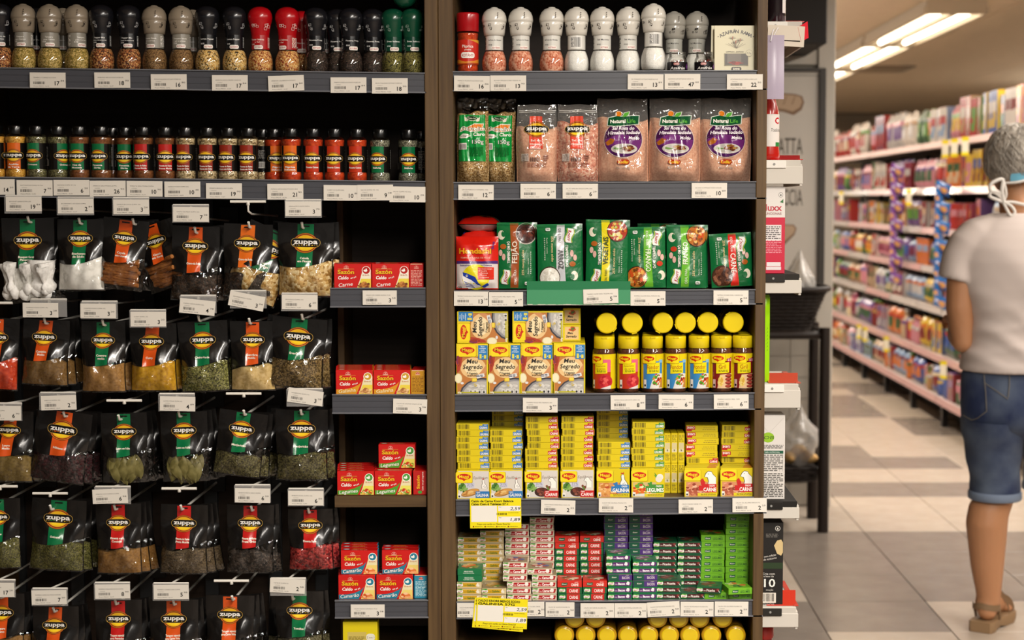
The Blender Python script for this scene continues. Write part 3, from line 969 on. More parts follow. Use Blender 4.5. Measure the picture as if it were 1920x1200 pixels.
jn = ['green striped jar of grey sage partly cut off by the middle post', 'green striped jar of sage beside the middle post, label turned', 'green striped jar of sage next to the orange red cayenne jars',
      'red striped jar of cayenne powder beside the sage', 'red striped jar of cayenne powder, middle one of three', 'red striped jar of cayenne powder beside the orange striped jar', 'orange striped jar of smoked paprika with its label facing forwards',
      'orange striped jar of smoked paprika behind, label half hidden', 'peppercorn jar standing behind with its barcode side out', 'dark red striped jar of white peppercorns, closest of four to the middle post',
      'dark red striped jar of white peppercorns, second of four from the middle post', 'dark red striped jar of white peppercorns, third of four from the middle post', 'dark red striped jar of white peppercorns, fourth from the middle post',
      'red striped jar of brown pepper powder beside the peppercorns', 'red striped jar of brown pepper powder beside a green one', 'green striped jar of brown powder partly hidden by a red striped jar', 'brown powder jar standing behind with its black side out',
      'green striped jar of brown powder with blank dark label side towards the back jar', 'green striped jar of nutmeg powder with two line name', 'green herb jar turned so that its barcode shows', 'green striped jar of dried oregano facing forwards',
      'orange striped jar of yellow powder facing forwards', 'jar of yellow powder at the outer end, cut by the picture edge']
for (u, col, fl, a1, a2, tn, Y), lb in zip(jars, jn):
    kit('spice_jar', [('glass_jar', jglass), ('spice', jar_fill(fl)), ('label', jar_label(col, a1, a2, tn)), ('lid', jlid)], lb, 'spice jar', L2.on(u, Y), (0, 0, 0), 'round spice jars')
# ------------------------------------------------------------------ hooks
def hook_meshes():
    g = G().tube([(0, 0.33, 0.0), (0, 0.02, 0.0), (0, 0.006, 0.002), (0, 0, 0.011)], 0.0026, 8)
    g2 = G().tube([(0, 0.33, 0.036), (0, 0.0, 0.036)], 0.0020, 8)
    g3 = G().tube([(-0.034, 0, 0), (0.034, 0, 0)], 0.0027, 8).lathe([(0.0, -0.0075), (0.0034, -0.007), (0.0034, -0.001)], 8)
    plate = G().box(-0.02, 0.02, 0.326, 0.334, -0.02, 0.05, ch=0.001)
    return g.mesh('prong', WHITEM), g2.mesh('tag_arm', WHITEM), g3.mesh('tag_bar', WHITEM), plate.mesh('plate', BLACKM)
HK = hook_meshes()
SLV = film('clear_tag_sleeve', '#eeeeee', 0.10, 0.12, 0, 1, 0.16)
slv = G().box(-0.0355, 0.0355, -0.0006, 0.0006, -0.033, 0.001).mesh('tag_sleeve', SLV)
def hook(u, v, bu, bv, where, sleeve=True, Yt=3.212):
    """Prong tip at pixel (u, v), the bar of its tag arm at (bu, bv)."""
    p, q = P(u, v, Yt), P(bu, bv, 3.186 if bv < 390 else 3.2)
    t = thing('display_hook', 'white wire display hook ' + where, 'hook', p, (0, 0, 0), 'display hooks')
    put('prong', HK[0], t)
    put('plate', HK[3], t)
    d = q - p
    bend = G().tube([(0, 0.32, 0.03), (d.x * 0.5, 0.1, d.z * 0.8), (d.x, d.y, d.z)] if bv > 390 else [(0, 0.32, 0.02), (d.x * 0.9, 0.012, d.z - 0.024), (d.x, d.y, d.z - 0.018), (d.x, d.y, d.z)], 0.0020, 8).mesh('tag_arm', WHITEM)
    put('tag_arm', bend, t)
    b = put('tag_bar', HK[2], t, d)
    if sleeve:
        put('tag_sleeve', slv, b, (0, -0.0037, 0))
    return t
# ------------------------------------------------------------------ hanging pouches
FL = dict(
    salt=grain('baking_soda', ['#d8d6d0', '#f0eeea', '#f6f4f0'], 90, 0.8, 0.15, 'noise'),
    clove=grain('cloves', ['#0f0905', '#2e1d12', '#45301f', '#1a100a'], 330, 0.7, 0.9),
    onion=grain('onion_flakes', ['#9c7434', '#cfa864', '#e6cc94', '#b88c46', '#f0dcae'], 190, 0.65, 1.0),
    paprika=grain('paprika', ['#a82a0a', '#c23a10', '#d24a18'], 160, 0.85, 0.2, 'noise'),
    cumin=grain('ground_cumin', ['#5e421e', '#7a5a2c', '#86663a'], 220, 0.85, 0.2, 'noise'),
    coriander=grain('ground_coriander', ['#8a6230', '#a67c44', '#b48a52'], 180, 0.85, 0.25, 'noise'),
    curry=grain('curry', ['#a87812', '#c8981c', '#d6a828'], 160, 0.85, 0.2, 'noise'),
    herbs=grain('green_herbs', ['#2c2c10', '#6a6a2e', '#8a8a48', '#45451c', '#a8a468'], 430, 0.75, 1.0),
    ginger=grain('ground_ginger', ['#b89a5c', '#d2b67c', '#dcc490'], 180, 0.85, 0.2, 'noise'),
    fennel=grain('fennel_seed', ['#3a2c16', '#7c6438', '#a08658', '#57441f'], 420, 0.75, 1.0),
    bay=grain('ground_bay', ['#5e4a20', '#7a6430', '#86703c'], 200, 0.85, 0.2, 'noise'),
    hibiscus=grain('hibiscus', ['#0c0406', '#2c1014', '#44181e', '#1a080c'], 260, 0.6, 1.0),
    basil=grain('dried_basil', ['#2c2812', '#5c5630', '#767044', '#3c361a'], 420, 0.75, 0.9),
    orega=grain('dried_oregano', ['#34340f', '#5e5c26', '#77743a', '#44421a'], 460, 0.75, 0.9),
    blackg=grain('peppercorn_black', ['#080605', '#221a15', '#352a22', '#4c4038'], 300, 0.55, 1.0),
    greyp=grain('ground_black_pepper', ['#3c3020', '#5a4a34', '#6e5e46'], 420, 0.85, 0.3),
    rosep=grain('pink_peppercorn', ['#5c0c10', '#a02428', '#c44a44', '#7a1418'], 260, 0.45, 1.0),
    tan=grain('cumin_pepper', ['#6e4a20', '#8c6430', '#9a7440'], 220, 0.85, 0.2, 'noise'),
    thyme=grain('dried_thyme', ['#3e3a24', '#6e6848', '#8a8466', '#524c30'], 480, 0.75, 0.9),
)
BLK = '#131110'
def pouch_shape(W, H, T, seed):
    r = random.Random(seed)
    k = [r.uniform(0, 6) for _ in range(4)]
    def dep(u, v, l=0):
        g = 0.10 + 0.9 * max(0.0, math.sin(PI * min(1, (0.70 - v) / 0.70 * 0.93))) ** 0.8 if v < 0.70 else 0.10
        e = max(0.0, 1 - abs(u) ** 3.2)
        wr = 0.055 * math.sin(5 * u + 7 * v + k[0]) + 0.045 * math.sin(11 * u - 9 * v + k[1]) + 0.03 * math.sin(17 * v + 6 * u + k[2])
        return (T * g * e * (1 + 1.2 * wr) + 0.05 * T * (1 + wr * 3)) * U
    def S(x, y, l=0, q=1.0, off=0.0):
        u, v = 2 * x / W, y / H
        wf = 1 - 0.035 * math.sin(PI * min(1, v * 1.3)) + 0.01 * math.sin(9 * v + k[3])
        return (x * wf * U, -(dep(max(-1, min(1, u)), v) * q + EPC * (l + 1)) - off, y * U)
    return S
_PM = {}
def pouch_meshes(key, W, H, T, fill, band, name, lvl=0.36, cut=0.46, logo_y=0.73, seed=1, extra=None, tilt_band=0.0, clear_top=False):
    if key in _PM:
        return _PM[key]
    S = pouch_shape(W, H, T, seed)
    def edge(x):                                     # the swooping lower edge of the printed header
        u = 2 * x / W
        return H * (cut - 0.055 + 0.05 * u + 0.06 * u * u)
    g = G()
    hx = lambda s, t: ((s - 0.5) * W, edge((s - 0.5) * W) * (1 - t) + H * t)
    g.grid(lambda s, t: S(*hx(s, t)), 16, 14, BLK, 0)
    b0 = tilt_band
    bw = W * 0.29
    g.grid(lambda s, t: S((s - 0.5) * bw + b0 * (1 - t), edge((s - 0.5) * bw + b0 * (1 - t)) * (1 - t) + H * 0.985 * t, 5.0), 8, 14, band, 0)
    a = Art()
    zuppa(a, b0 * 0.45, H * logo_y, W / 84.0 * 0.92, 0)
    ls = name if isinstance(name, (list, tuple)) else [name]
    y0 = edge(0) + (H * logo_y - 15 * W / 84 - edge(0)) * 0.52 + (len(ls) - 1) * 2.9
    for i, s_ in enumerate(ls):
        a.text(s_, b0 * 0.75, y0 - i * 5.6, 4.0, '#f2ead8', 0.03, min(bw * 1.05, 2.9 * len(s_)))
    a.rrect(0, H * 0.955, 15, 2.4, 1.2, '#060505')
    a.emit(g, lambda x, y, l: S(x, y, l + 7), 0, 3.5)
    head = g.mesh('header', HEAD)
    win = G().grid(lambda s, t: S((s - 0.5) * W, edge((s - 0.5) * W) * t, 0), 16, 12, '#ffffff').mesh('clear_window', CLEAR)
    r = random.Random(seed + 5)
    k1, k2 = r.uniform(0, 6), r.uniform(0, 6)
    top = lambda s: H * (lvl + 0.025 * math.sin(4 * s + k1) + 0.018 * math.sin(11 * s + k2) - 0.03 * (2 * s - 1) ** 2)
    W2 = W * 0.955
    fillm = None
    if fill:
        fg = G()
        fg.grid(lambda s, t: S((s - 0.5) * W2, H * 0.022 + (top(s) - H * 0.022) * t, -1, 0.93 if t < 0.99 else 0.6), 18, 12)
        fg.grid(lambda s, t: (lambda q: (q[0], -q[1] * 0.5 + 0.0006, q[2]))(S((s - 0.5) * W2, H * 0.022 + (top(s) - H * 0.022) * t, -1, 0.9)), 10, 6, flip=True)
        fillm = fg.mesh('spice', FL[fill])
    back = G().grid(lambda s, t: (lambda q: (q[0], -q[1] * 0.55 + 0.001, q[2]))(S((s - 0.5) * W, H * t, 0)), 8, 8, '#1a1816', 0, flip=True).mesh('back_film', HEAD)
    _PM[key] = (head, win, fillm, back, S, W, H, T)
    return _PM[key]
def pouch(key, u, vtop, label, roll=0.0, Y=3.235, du=0, yaw=0.0, fill_name='spice', **kw):
    m = pouch_meshes(key, **kw) if key not in _PM else _PM[key]
    p = P(u, vtop, Y)
    t = thing('spice_pouch', label, 'spice pouch', p, (0, math.radians(roll), math.radians(yaw)), 'hanging spice pouches')
    H = m[6]
    for nm, me in (('header', m[0]), ('clear_window', m[1]), (fill_name, m[2]), ('back_film', m[3])):
        if me:
            put(nm, me, t, (0, 0, -H * U))
    return t
OG, GR2, RE = '#d2521a', '#0e6b3e', '#bb1f1d'
# row, key: hook tip, bar, tag(text) and the front pouch
PO = [
 # key  W    H   T    fill     band name                         u   vtop roll  hook(u,v)  bar(u,v) tag(u,v,roll,name,price,cents)
 ('bouquet', 100, 158, 17, None, GR2, ['Bouquet Garni', 'Pimentex'], 52, 409, 0, (52, 417), (44, 368), (44.5, 382.5, 0, 'BOUQUET GARNI ZUPPA 20G', '19', '84'), 0.41, 'white bouquet garni bundles with green label'),
 ('soda', 88, 136, 20, 'salt', GR2, ['Bicarbonato', 'de Sódio'], 151, 411, 0, (148, 420), (142, 371), (142, 386.5, 0, 'BICARBONATO DE SODIO ZUPPA', '2', '84'), 0.52, 'white baking soda with dark green label'),
 ('cinnamon', 86, 134, 17, None, OG, ['Canela', 'em Casca'], 238, 411, 7, (249, 421), (246, 372), (246, 388, 0, 'CANELA EM CASCA ZUPPA 10G', '3', '24'), 0.5, 'cinnamon sticks with orange label'),
 ('clove', 90, 142, 15, 'clove', OG, ['Cravo-da-Índia'], 368, 424, 2.5, (365, 437), (358, 385), (358, 402, 0.6, 'CRAVO DA INDIA ZUPPA 10G', '7', '28'), 0.36, 'dark cloves with dull orange label'),
 ('clove2', 92, 138, 15, 'clove', '#dd6a1e', ['Cravo-da-Índia'], 466, 420, 2, (466, 427), (465, 378), None, 0.36, 'dark cloves with bright orange label and shiny film'),
 ('onion', 106, 140, 24, 'onion', GR2, ['Cebola', 'em Flocos'], 574, 418, 1, (566, 428), (569, 376), (568.5, 391.5, 0, 'CEBOLA EM FLOCOS ZUPPA', '3', '79'), 0.52, 'pale onion flakes with green label'),
 ('paprika', 84, 138, 17, 'paprika', OG, ['Páprica'], -4, 596, 3, (-8, 605), (-10, 568), None, 0.5, 'red paprika powder at the picture edge'),
 ('cumin', 88, 126, 17, 'cumin', OG, ['Cominho', 'Moído'], 88, 599, 3, (83, 608), (92, 562), (76, 581.5, 0.4, 'COMINHO MOIDO ZUPPA 10G', '3', '28'), 0.42, 'brown ground cumin with orange label'),
 ('coriander', 84, 136, 19, 'coriander', GR2, ['Coentro', 'moído'], 194, 602, 0.5, (192, 611), (187, 566), (184, 583, 0.6, 'COENTRO MOIDO ZUPPA 10G', '3', '20'), 0.43, 'tan ground coriander with green label'),
 ('curry', 88, 130, 18, 'curry', OG, ['Curry'], 287, 606, 0, (280, 615), (278, 582), (278, 598.5, 0, 'CURRY ZUPPA 15G', '3', '20'), 0.45, 'yellow curry powder with orange label'),
 ('parsley', 94, 135, 20, 'herbs', GR2, ['Cheiro-Verde'], 379, 602, -2.5, (372, 603), (372, 555), (370, 575.5, 6, 'CHEIRO VERDE ZUPPA 10G', '4', '78'), 0.47, 'dried green herbs with green label'),
 ('ginger', 86, 133, 17, 'ginger', OG, ['Gengibre', 'moído'], 474, 602, 0, (467, 608), (466, 546), (462.5, 564.5, 11, 'GENGIBRE MOIDO ZUPPA', '3', '34'), 0.37, 'pale ginger powder with orange label'),
 ('fennel', 104, 134, 20, 'fennel', GR2, ['Erva-Doce'], 563, 596, 5, (566, 600), (562, 551), (562, 566.5, 1, 'ERVA DOCE ZUPPA 10G', '6', '20'), 0.50, 'brown green fennel seeds with tilted green label'),
 ('groundbay', 84, 136, 15, 'bay', OG, ['Louro', 'Moído'], 22, 771, 2, (18, 791), (8, 757), (6, 774.5, 0.5, 'LOURO MOIDO ZUPPA', '6', '90'), 0.40, 'brown ground bay with orange label'),
 ('hibiscus', 106, 138, 17, 'hibiscus', OG, ['Hibisco'], 123, 770, 9, (119, 783), (109, 737), (110, 755, -1.5, 'HIBISCO ZUPPA 10G', '2', '90'), 0.46, 'dark purple hibiscus with tilted orange label'),
 ('bayleaf', 88, 134, 15, None, GR2, ['Louro em Folha'], 232, 774, -1, (222, 789), (233, 751), None, 0.42, 'whole olive bay leaves with green label, hung below a bare bar'),
 ('bayleaf2', 90, 134, 15, None, GR2, ['Louro em Folha'], 344, 772, -1.5, (335, 783), (332, 739), (333, 757, 1.5, 'LOURO FOLHA ZUPPA 4G', '4', '89'), 0.42, 'whole olive bay leaves with green label, hung below a price tag'),
 ('basil', 92, 124, 14, 'basil', GR2, ['Manjericão'], 458, 772, 8, (457, 780), (457, 738), None, 0.36, 'dull green basil with tilted green label'),
 ('basil2', 100, 136, 16, 'basil', GR2, ['Manjericão'], 566, 768, 0.5, (564, 779), (572, 730), (572.5, 744, 8, 'MANJERICAO ZUPPA 5G', '3', '28'), 0.40, 'dull green basil with upright green label'),
 ('herbpart', 84, 136, 15, 'orega', GR2, ['Orégano'], -4, 934, 0, (-10, 950), (0, 912), None, 0.42, 'dried green herb at the picture edge, bottom rows'),
 ('oregano', 104, 138, 18, 'orega', GR2, ['Orégano'], 112, 936, 4, (94, 958), (94, 925), None, 0.46, 'dried oregano with dark green label'),
 ('cuminpep', 86, 136, 16, 'tan', RE, ['Pimenta com', 'Cominho'], 222, 944, 0, (214, 958), (212, 913), (206.5, 930.5, -2, 'PIMENTA COM CUMINHO ZUPPA', '6', '94'), 0.37, 'tan cumin pepper with red label'),
 ('pepperpow', 90, 134, 16, 'greyp', RE, ['Pimenta do Reino', 'Preta Moída'], 346, 946, 1.5, (339, 958), (336, 916), None, 0.38, 'grey brown ground pepper with red label'),
 ('peppercorn', 90, 132, 15, 'blackg', RE, ['Pimenta do Reino', 'Preta Grão'], 470, 946, 1, (471, 960), (474, 910), (473.5, 929, 1, 'PIMENTA PRETA GRAO ZUPPA', '6', '50'), 0.33, 'black peppercorns with red label'),
 ('rosepep', 86, 118, 16, 'rosep', RE, ['Pimenta Rosa'], 582, 954, -0.5, (578, 964), (574, 917), (573.5, 934, 0.5, 'PIMENTA ROSA ZUPPA 10G', '6', '50'), 0.47, 'deep red peppercorns with red label'),
 ('mixA', 86, 140, 15, 'tan', OG, ['Tempero', 'Baiano'], 4, 1112, 1, (0, 1124), (-4, 1088), (-6, 1106, 0, 'TEMPERO BAIANO ZUPPA', '17', '20'), 0.40, 'seasoning mix at the picture edge in the lowest row'),
 ('mixB', 88, 140, 15, 'tan', OG, ['Tempero especial', 'para Carnes'], 105, 1136, 1, (100, 1150), (94, 1104), (92, 1120, -1, 'TEMPERO ESPECIAL PARA CARNES', '7', '20'), 0.36, 'meat seasoning with orange label in the lowest row'),
 ('mixC', 90, 140, 15, 'tan', RE, ['Tempero especial', 'para Pescados'], 222, 1124, 0, (216, 1136), (211, 1093), (211, 1109, -0.6, 'TEMPERO PARA PESCADOS ZUPPA', '8', '99'), 0.40, 'fish seasoning with red label in the lowest row'),
 ('mixD', 94, 140, 15, 'tan', OG, ['Tempero especial', 'para Carne Suína'], 326, 1124, 0, (325, 1137), (321, 1094), (321, 1110, -0.5, 'TEMPERO CARNE SUINA ZUPPA', '5', '98'), 0.40, 'pork seasoning with orange label under a price tag'),
 ('mixE', 92, 140, 16, 'thyme', OG, ['Tempero especial', 'para Carne Suína'], 432, 1116, 1, (435, 1128), (434, 1089), None, 0.33, 'pork seasoning with orange label under a bare bar'),
 ('thyme', 92, 140, 16, 'thyme', GR2, ['Tomilho'], 562, 1108, 0.5, (548, 1127), (541, 1085), (539, 1098.5, 3, 'TOMILHO ZUPPA 5G', '2', '58'), 0.38, 'grey green thyme with green label in the lowest row'),
]
leafm = grain('bay_leaf_skin', ['#454320', '#6a6236', '#827a4a'], 60, 0.5, 0.3, 'noise')
stickm = grain('cinnamon_bark', ['#6e3c16', '#9a5e2a', '#b0763c'], 120, 0.75, 0.5, 'noise')
sackm = grain('white_gauze', ['#cfccc6', '#e6e4df', '#f2f0ec'], 130, 0.8, 0.9, 'noise')
def leaf_mesh():
    g = G()
    def f(s, t):
        w = math.sin(PI * t) ** 0.8 * 0.0105
        return ((s - 0.5) * 2 * w, -0.004 * math.sin(PI * t) + 0.0025 * abs(s - 0.5) * 2, (t - 0.5) * 0.048)
    g.grid(f, 4, 8)
    g.grid(lambda s, t: (lambda q: (q[0], q[1] + 0.0004, q[2]))(f(s, t)), 4, 8, flip=True)
    return g.mesh('bay_leaf', leafm)
LEAF = leaf_mesh()
def stick_mesh(n):
    pr = []
    r = random.Random(n)
    for k in range(15):
        a = k / 14 * 4.2 * PI
        q = 0.0026 + 0.0012 * k / 14 * 2.2
        pr.append((q * math.cos(a), q * math.sin(a)))
    Lh = 0.034
    g = G()
    ring = [[(x0 * (1 + 0.03 * math.sin(j * 2 + n)), -Lh + 2 * Lh * j / 6, y0) for x0, y0 in pr] for j in range(7)]
    v = [q for r_ in ring for q in r_]
    m = len(pr)
    g.add(v, [(j * m + i, j * m + i + 1, (j + 1) * m + i + 1, (j + 1) * m + i) for j in range(6) for i in range(m - 1)], '#ffffff', 0, True)
    g.tube([(0, -Lh, 0), (0, Lh, 0)], 0.0042, 8)
    return g.mesh('cinnamon_stick', stickm)
STICK = [stick_mesh(i) for i in range(3)]
def sack_mesh(n):
    r = random.Random(n)
    rings = []
    for j in range(13):
        t = j / 12
        q = 0.0115 - (0.0045 * min(1, max(0, t - 0.26) * 8) if t < 0.42 else 0.0045) + (0.0075 * min(1, (t - 0.42) * 2.2) if t > 0.42 else 0)
        if j == 0:
            q = 0.004
        if j == 1:
            q = 0.0095
        rings.append([(q * (1 + 0.22 * math.sin(5 * a + n + 6 * t) * (1 if t > 0.4 else 0.35)) * math.cos(a) * 1.5, q * math.sin(a) * 0.8, t * 0.062) for a in [2 * PI * k / 14 for k in range(14)]])
    return G().loft(rings, '#ffffff', 0).mesh('herb_bundle', sackm)
SACK = [sack_mesh(i) for i in range(3)]
PSOL = {}
for k, (key, W, H, T, fill, band, nm, u, vt, roll, hk, br, tg, lvl, desc) in enumerate(PO):
    tb = {'clove2': -3, 'cumin': -6, 'curry': -6, 'groundbay': -8, 'mixB': -4}.get(key, 0)
    first = pouch(key, u, vt, 'front pouch of ' + desc, roll, 3.236, W=W, H=H, T=T, fill=fill, band=band, name=nm, lvl=lvl, cut=0.44 if key not in ('onion', 'bouquet', 'fennel', 'clove2') else 0.47, seed=k + 3, tilt_band=tb)
    m = _PM[key]
    r = random.Random(k)
    nb = 0 if key in ('paprika', 'herbpart', 'clove2') else 1 if key in ('bouquet', 'rosepep', 'peppercorn') else 2
    tx = T * U * 1.65 + 0.0015
    for b in range(nb):
        s_ = 1 if u < 480 else (1 if b == 0 else -0.6)
        pouch(key, u + s_ * (9 + 8 * b), vt + 1, ('second pouch back of ' if b == 0 else 'third pouch back of ') + desc, roll - s_ * (4 + 4 * b), 3.236 + (b + 1) * tx)
    allp = [o for o in COL.objects if False]
    hook(hk[0], hk[1], br[0], br[1], 'holding the pouches of ' + desc.split(' with ')[0].split(', ')[0].split(' at ')[0].split(' in ')[0] + {'clove2': ' with bright labels', 'bayleaf2': ' under a tag', 'basil2': ' beside the divider', 'mixE': ' under a bare bar'}.get(key, ''), tg is not None)
    if tg:
        price_tag(tg[0], tg[1], tg[3], tg[4], tg[5], 'clipped to the hook above ' + desc.split(', ')[0].replace(' in the lowest row', '').replace(' under a price tag', '').replace(' at the picture edge', ''), tg[2], 66.5, 27.5, (3.186 if br[1] < 390 else 3.2) - 0.006)
    # whole pieces inside the clear window
    par = first
    S_ = m[4]
    if key in ('bayleaf', 'bayleaf2'):
        for i in range(26):
            x, z = -33 + 66 * ((i * 7) % 26) / 25, r.uniform(17, 36)
            q = S_(x, z, 0, 0.5)
            put('bay_leaf', LEAF, par, (q[0] * 0.8, q[1] + 0.004 - 0.0005 * i, (z - H) * U), (r.uniform(-0.1, 0.1), r.uniform(-0.45, 0.45), r.uniform(-0.2, 0.2)))
    if key == 'cinnamon':
        for i in range(11):
            z = 12 + 4.6 * i
            q = S_(0, z, 0, 0.5)
            put('cinnamon_stick', STICK[i % 3], par, (r.uniform(-3, 3) * U, q[1] * 0.8 + 0.003, (z - H) * U), (0, r.uniform(-0.3, 0.3), PI / 2 + r.uniform(-0.12, 0.12)))
    if key == 'bouquet':
        for i in range(15):
            x = -41 + 5.8 * i
            put('herb_bundle', SACK[i % 3], par, (x * U, 0.003 - 0.005 * (i % 4), (-H + 2 + 7 * (i % 3) + 3 * (i % 2)) * U), (r.uniform(-0.05, 0.05), r.uniform(-0.3, 0.3), r.uniform(0, 3)))
# a second cinnamon pouch swings out beside the first, and another of onion
m = pouch_meshes('cinnamonside', W=84, H=128, T=15, fill=None, band=OG, name=['Canela', 'em Casca'], lvl=0.5, seed=51)
p = P(284, 420, 3.262)
t = thing('spice_pouch', 'pouch of cinnamon sticks swung sideways behind the front cinnamon pouch', 'spice pouch', p, (0, math.radians(-17), math.radians(-14)), 'hanging spice pouches')
for n_, me in (('header', m[0]), ('clear_window', m[1]), ('back_film', m[3])):
    put(n_, me, t, (0, 0, -128 * U))
r = random.Random(9)
for i in range(10):
    put('cinnamon_stick', STICK[i % 3], t, (r.uniform(-4, 4) * U, -0.002 - 0.003 * (i % 2), (-128 + 10 + 5 * i) * U), (0, r.uniform(-0.2, 0.2), PI / 2 + r.uniform(-0.5, 0.2)))
pouch('onion', 520, 432, 'pouch of onion flakes swung out over the clove pouch', 24, 3.222 + 0.03, 0, 8)
# ------------------------------------------------------------------ small powdered broth cartons in the narrow column
def sazon_logo(A, x, y, h, col='#e8b818'):
    A.rect(x, y + h * 0.75, h * 4.0, 0.6, '#d8a040')
    A.text('Sazón', x, y, h, '#7a1408', 0.05, h * 4.1)
    A.text('Sazón', x - 0.3, y + 0.4, h, col, 0.03, h * 4.1)
def aji(A, x, y, s=1.0):
    A.push(x, y, 0, s)
    for r_, c in ((3.0, '#e8b8a8'), (2.3, '#c01812')):
        A.ell(0, 0, r_, r_ * 0.8, c, 12)
        A.ell(-2.6, -0.6, r_ * 0.6, r_ * 0.5, c, 10)
        A.ell(2.6, -0.6, r_ * 0.6, r_ * 0.5, c, 10)
    A.text('AJ', 0, 0.2, 2.0, '#f0c8b8', 0.02)
    A.rect(0, -3.4, 10, 1.1, '#e8b0a0')
    A.pop()
SZ = dict(carne=dict(bg='#c81410', sw='#c81410', spot='#f4f0e6', ring='#b01812', food=['#8a4a1e', '#b0682e', '#6a3210', '#c8853e'], side='#b81814', nm='Carne', pal='#e8d048'),
          galinha=dict(bg='#c81410', sw='#d8941c', spot='#c89a28', ring='#c89a28', food=['#e0b070', '#c8905a', '#f0cc94', '#a86a34'], side='#c8901a', nm='Galinha', pal='#e8d048'),
          legumes=dict(bg='#c81410', sw='#4c9a2c', spot='#4c9a3c', ring='#4c9a3c', food=['#d8701e', '#6a9a2e', '#e8c040', '#c83a1a', '#f0e0b0'], side='#b81814', nm='Legumes', pal='#e6de60'),
          camarao=dict(bg='#c81410', sw='#1e7a94', spot='#1e7a94', ring='#1e7a94', food=['#e07a3a', '#f0a468', '#c8551e', '#f4c898'], side='#2a8aa8', nm='Camarão', pal='#e8d070'))
def sazon_box(kind, w=70, h=46, d=26):
    c = SZ[kind]
    g = G().box(-w / 2 * U, w / 2 * U, 0, d * U, 0, h * U, c['bg'], 0, dict(right=c['side'], left=c['side'], bottom='#a01010'), 0.0006)
    a = Art()
    W2, hh = w / 2 - 0.8, h - 0.8
    if kind != 'carne':
        pts = [(-W2, 0.8), (W2, 0.8), (W2, 22)]
        pts += [(W2 - i * 8, 22 - i * 2.6 + (i * i) * 0.08) for i in range(1, 5)] + [(-W2, 7)]
        a.poly([(-W2, 0.8), (4, 0.8), (14, 24), (8, 18), (-4, 12.5), (-18, 9.5), (-W2, 9)], c['sw'])
    # spotlight shape at the side away from the name
    a.poly([(8, 0.8), (W2, 0.8), (W2, 34), (30, 39), (25, 41), (20, 38), (17, 28), (13, 14)], '#ece6d0' if kind == 'carne' else '#e6dcae')
    a.poly([(8.5, 0.8), (W2, 0.8), (W2, 18), (16, 18), (13, 10)], c['pal'])
    a.ell(25.5, 33.5, 8.2, 8.0, '#f4efe4', 20)
    a.ell(25.5, 33.8, 6.9, 6.7, c['ring'], 20)
    a.blobs(25.5, 33.8, 4.4, 3.6, ['#f6f2ea'], 4, 3, 0.5)
    a.lines(25, 24.5, 13, 3, 2, '#b86a4a', 5)
    a.blobs(22, 6.4, 13, 5.6, c['food'], 44 if kind != 'camarao' else 26, 7, 0.26 if kind != 'camarao' else 0.36)
    aji(a, -12, 40.5, 1.0)
    sazon_logo(a, -12.5, 30.5, 7.6)
    a.text('Caldo', -18, 20, 6.2, '#f4eee6', 0.03, 20, 0.15)
    a.text('em pó', 1, 20.5, 3.2, '#f4eee6', 0.02, 11, 0.15, rot=14)
    a.text(c['nm'], -14, 7.2, 7.0, '#f4eee6' if kind != 'galinha' else '#f0e2b0', 0.01, {'Carne': 27, 'Galinha': 33, 'Legumes': 35, 'Camarão': 36}[c['nm']], 0.2, rot=6)
    a.emit(g, flat(0))
    # top flap print
    t = Art()
    t.text('Sazón', -2, d * 0.62, 5.5, '#e0a838', 0.03, 24, 0.1)
    t.text('Caldo em pó', 0, d * 0.25, 3.6, '#e8c8b0', 0.01, 30)
    t.ell(-W2 + 9, d * 0.5, 7, 5, c['ring'])
    t.ell(-W2 + 9, d * 0.5, 5, 3.4, '#e8e2d6')
    t.emit(g, on_top(h * U, 0))
    return g.mesh('broth_carton', CARD)
def sazon_end(kind, w=26, h=46, d=70):
    """The same carton turned, showing its narrow side."""
    c = SZ[kind]
    g = G().box(-w / 2 * U, w / 2 * U, 0, d * U, 0, h * U, c['side'], 0, dict(top=c['bg'], right=c['bg'], left=c['bg']), 0.0006)
    a = Art()
    if kind == 'legumes':
        a.text('Sazón', -3.5, 24, 5.5, '#e8b818', 0.03, 26, rot=90)
        a.text('Caldo em pó Legumes', 5, 26, 3, '#f0e6dc', 0.01, 36, rot=90)
        a.ell(0, 5, 4, 3, '#4c9a3c')
    else:
        aji(a, 0, 40, 0.9)
        a.rect(0, 45, w - 4, 1.2, '#e8c8a0')
        a.lines(0, 19, w - 5, 30, 11, {'carne': '#e0a898', 'galinha': '#8a5a10', 'camarao': '#c0e0e8'}[kind], 3, 0.5)
    a.emit(g, flat(0))
    return g.mesh('broth_carton', CARD)
SB = {k: sazon_box(k) for k in SZ}
SE = {k: sazon_end(k) for k in SZ}
kn = dict(carne='red beef broth carton', galinha='gold chicken broth carton', legumes='green vegetable broth carton', camarao='blue shrimp broth carton')
def sbox(kind, u, shelf, Y, pos, dz=0, end=False, rz=0):
    p = shelf.on(u, Y)
    p.z += dz
    solo('broth_carton', (SE if end else SB)[kind], kn[kind] + ' ' + pos, 'carton', p, (0, 0, rz), 'small broth cartons in the narrow column')
dpt = 26 * U + 0.0006
for kind, sh, us, nrow in (('carne', S1, (661.5, 732.5), 3), ('galinha', S2, (664.5, 735), 4), ('legumes', S3, (667, 737), 4)):
    for j, u in enumerate(us):
        for k in range(nrow):
            sbox(kind, u, sh, YF + 0.012 + dpt * k, 'facing out, %s row, %s file' % (ORD[k + 1], ('outer', 'inner')[j]))
xe = dict(carne=(781, S1), galinha=(783.5, S2))
for kind, (u, sh) in xe.items():
    sbox(kind, u, sh, YF + 0.014, 'turned with its narrow side out by the middle post', 0, True)
p = S2.on(800, YF + 0.045)
sbox('legumes', 787.5, S3, YF + 0.012, 'turned with its red name side out by the middle post', 0, True, 0)
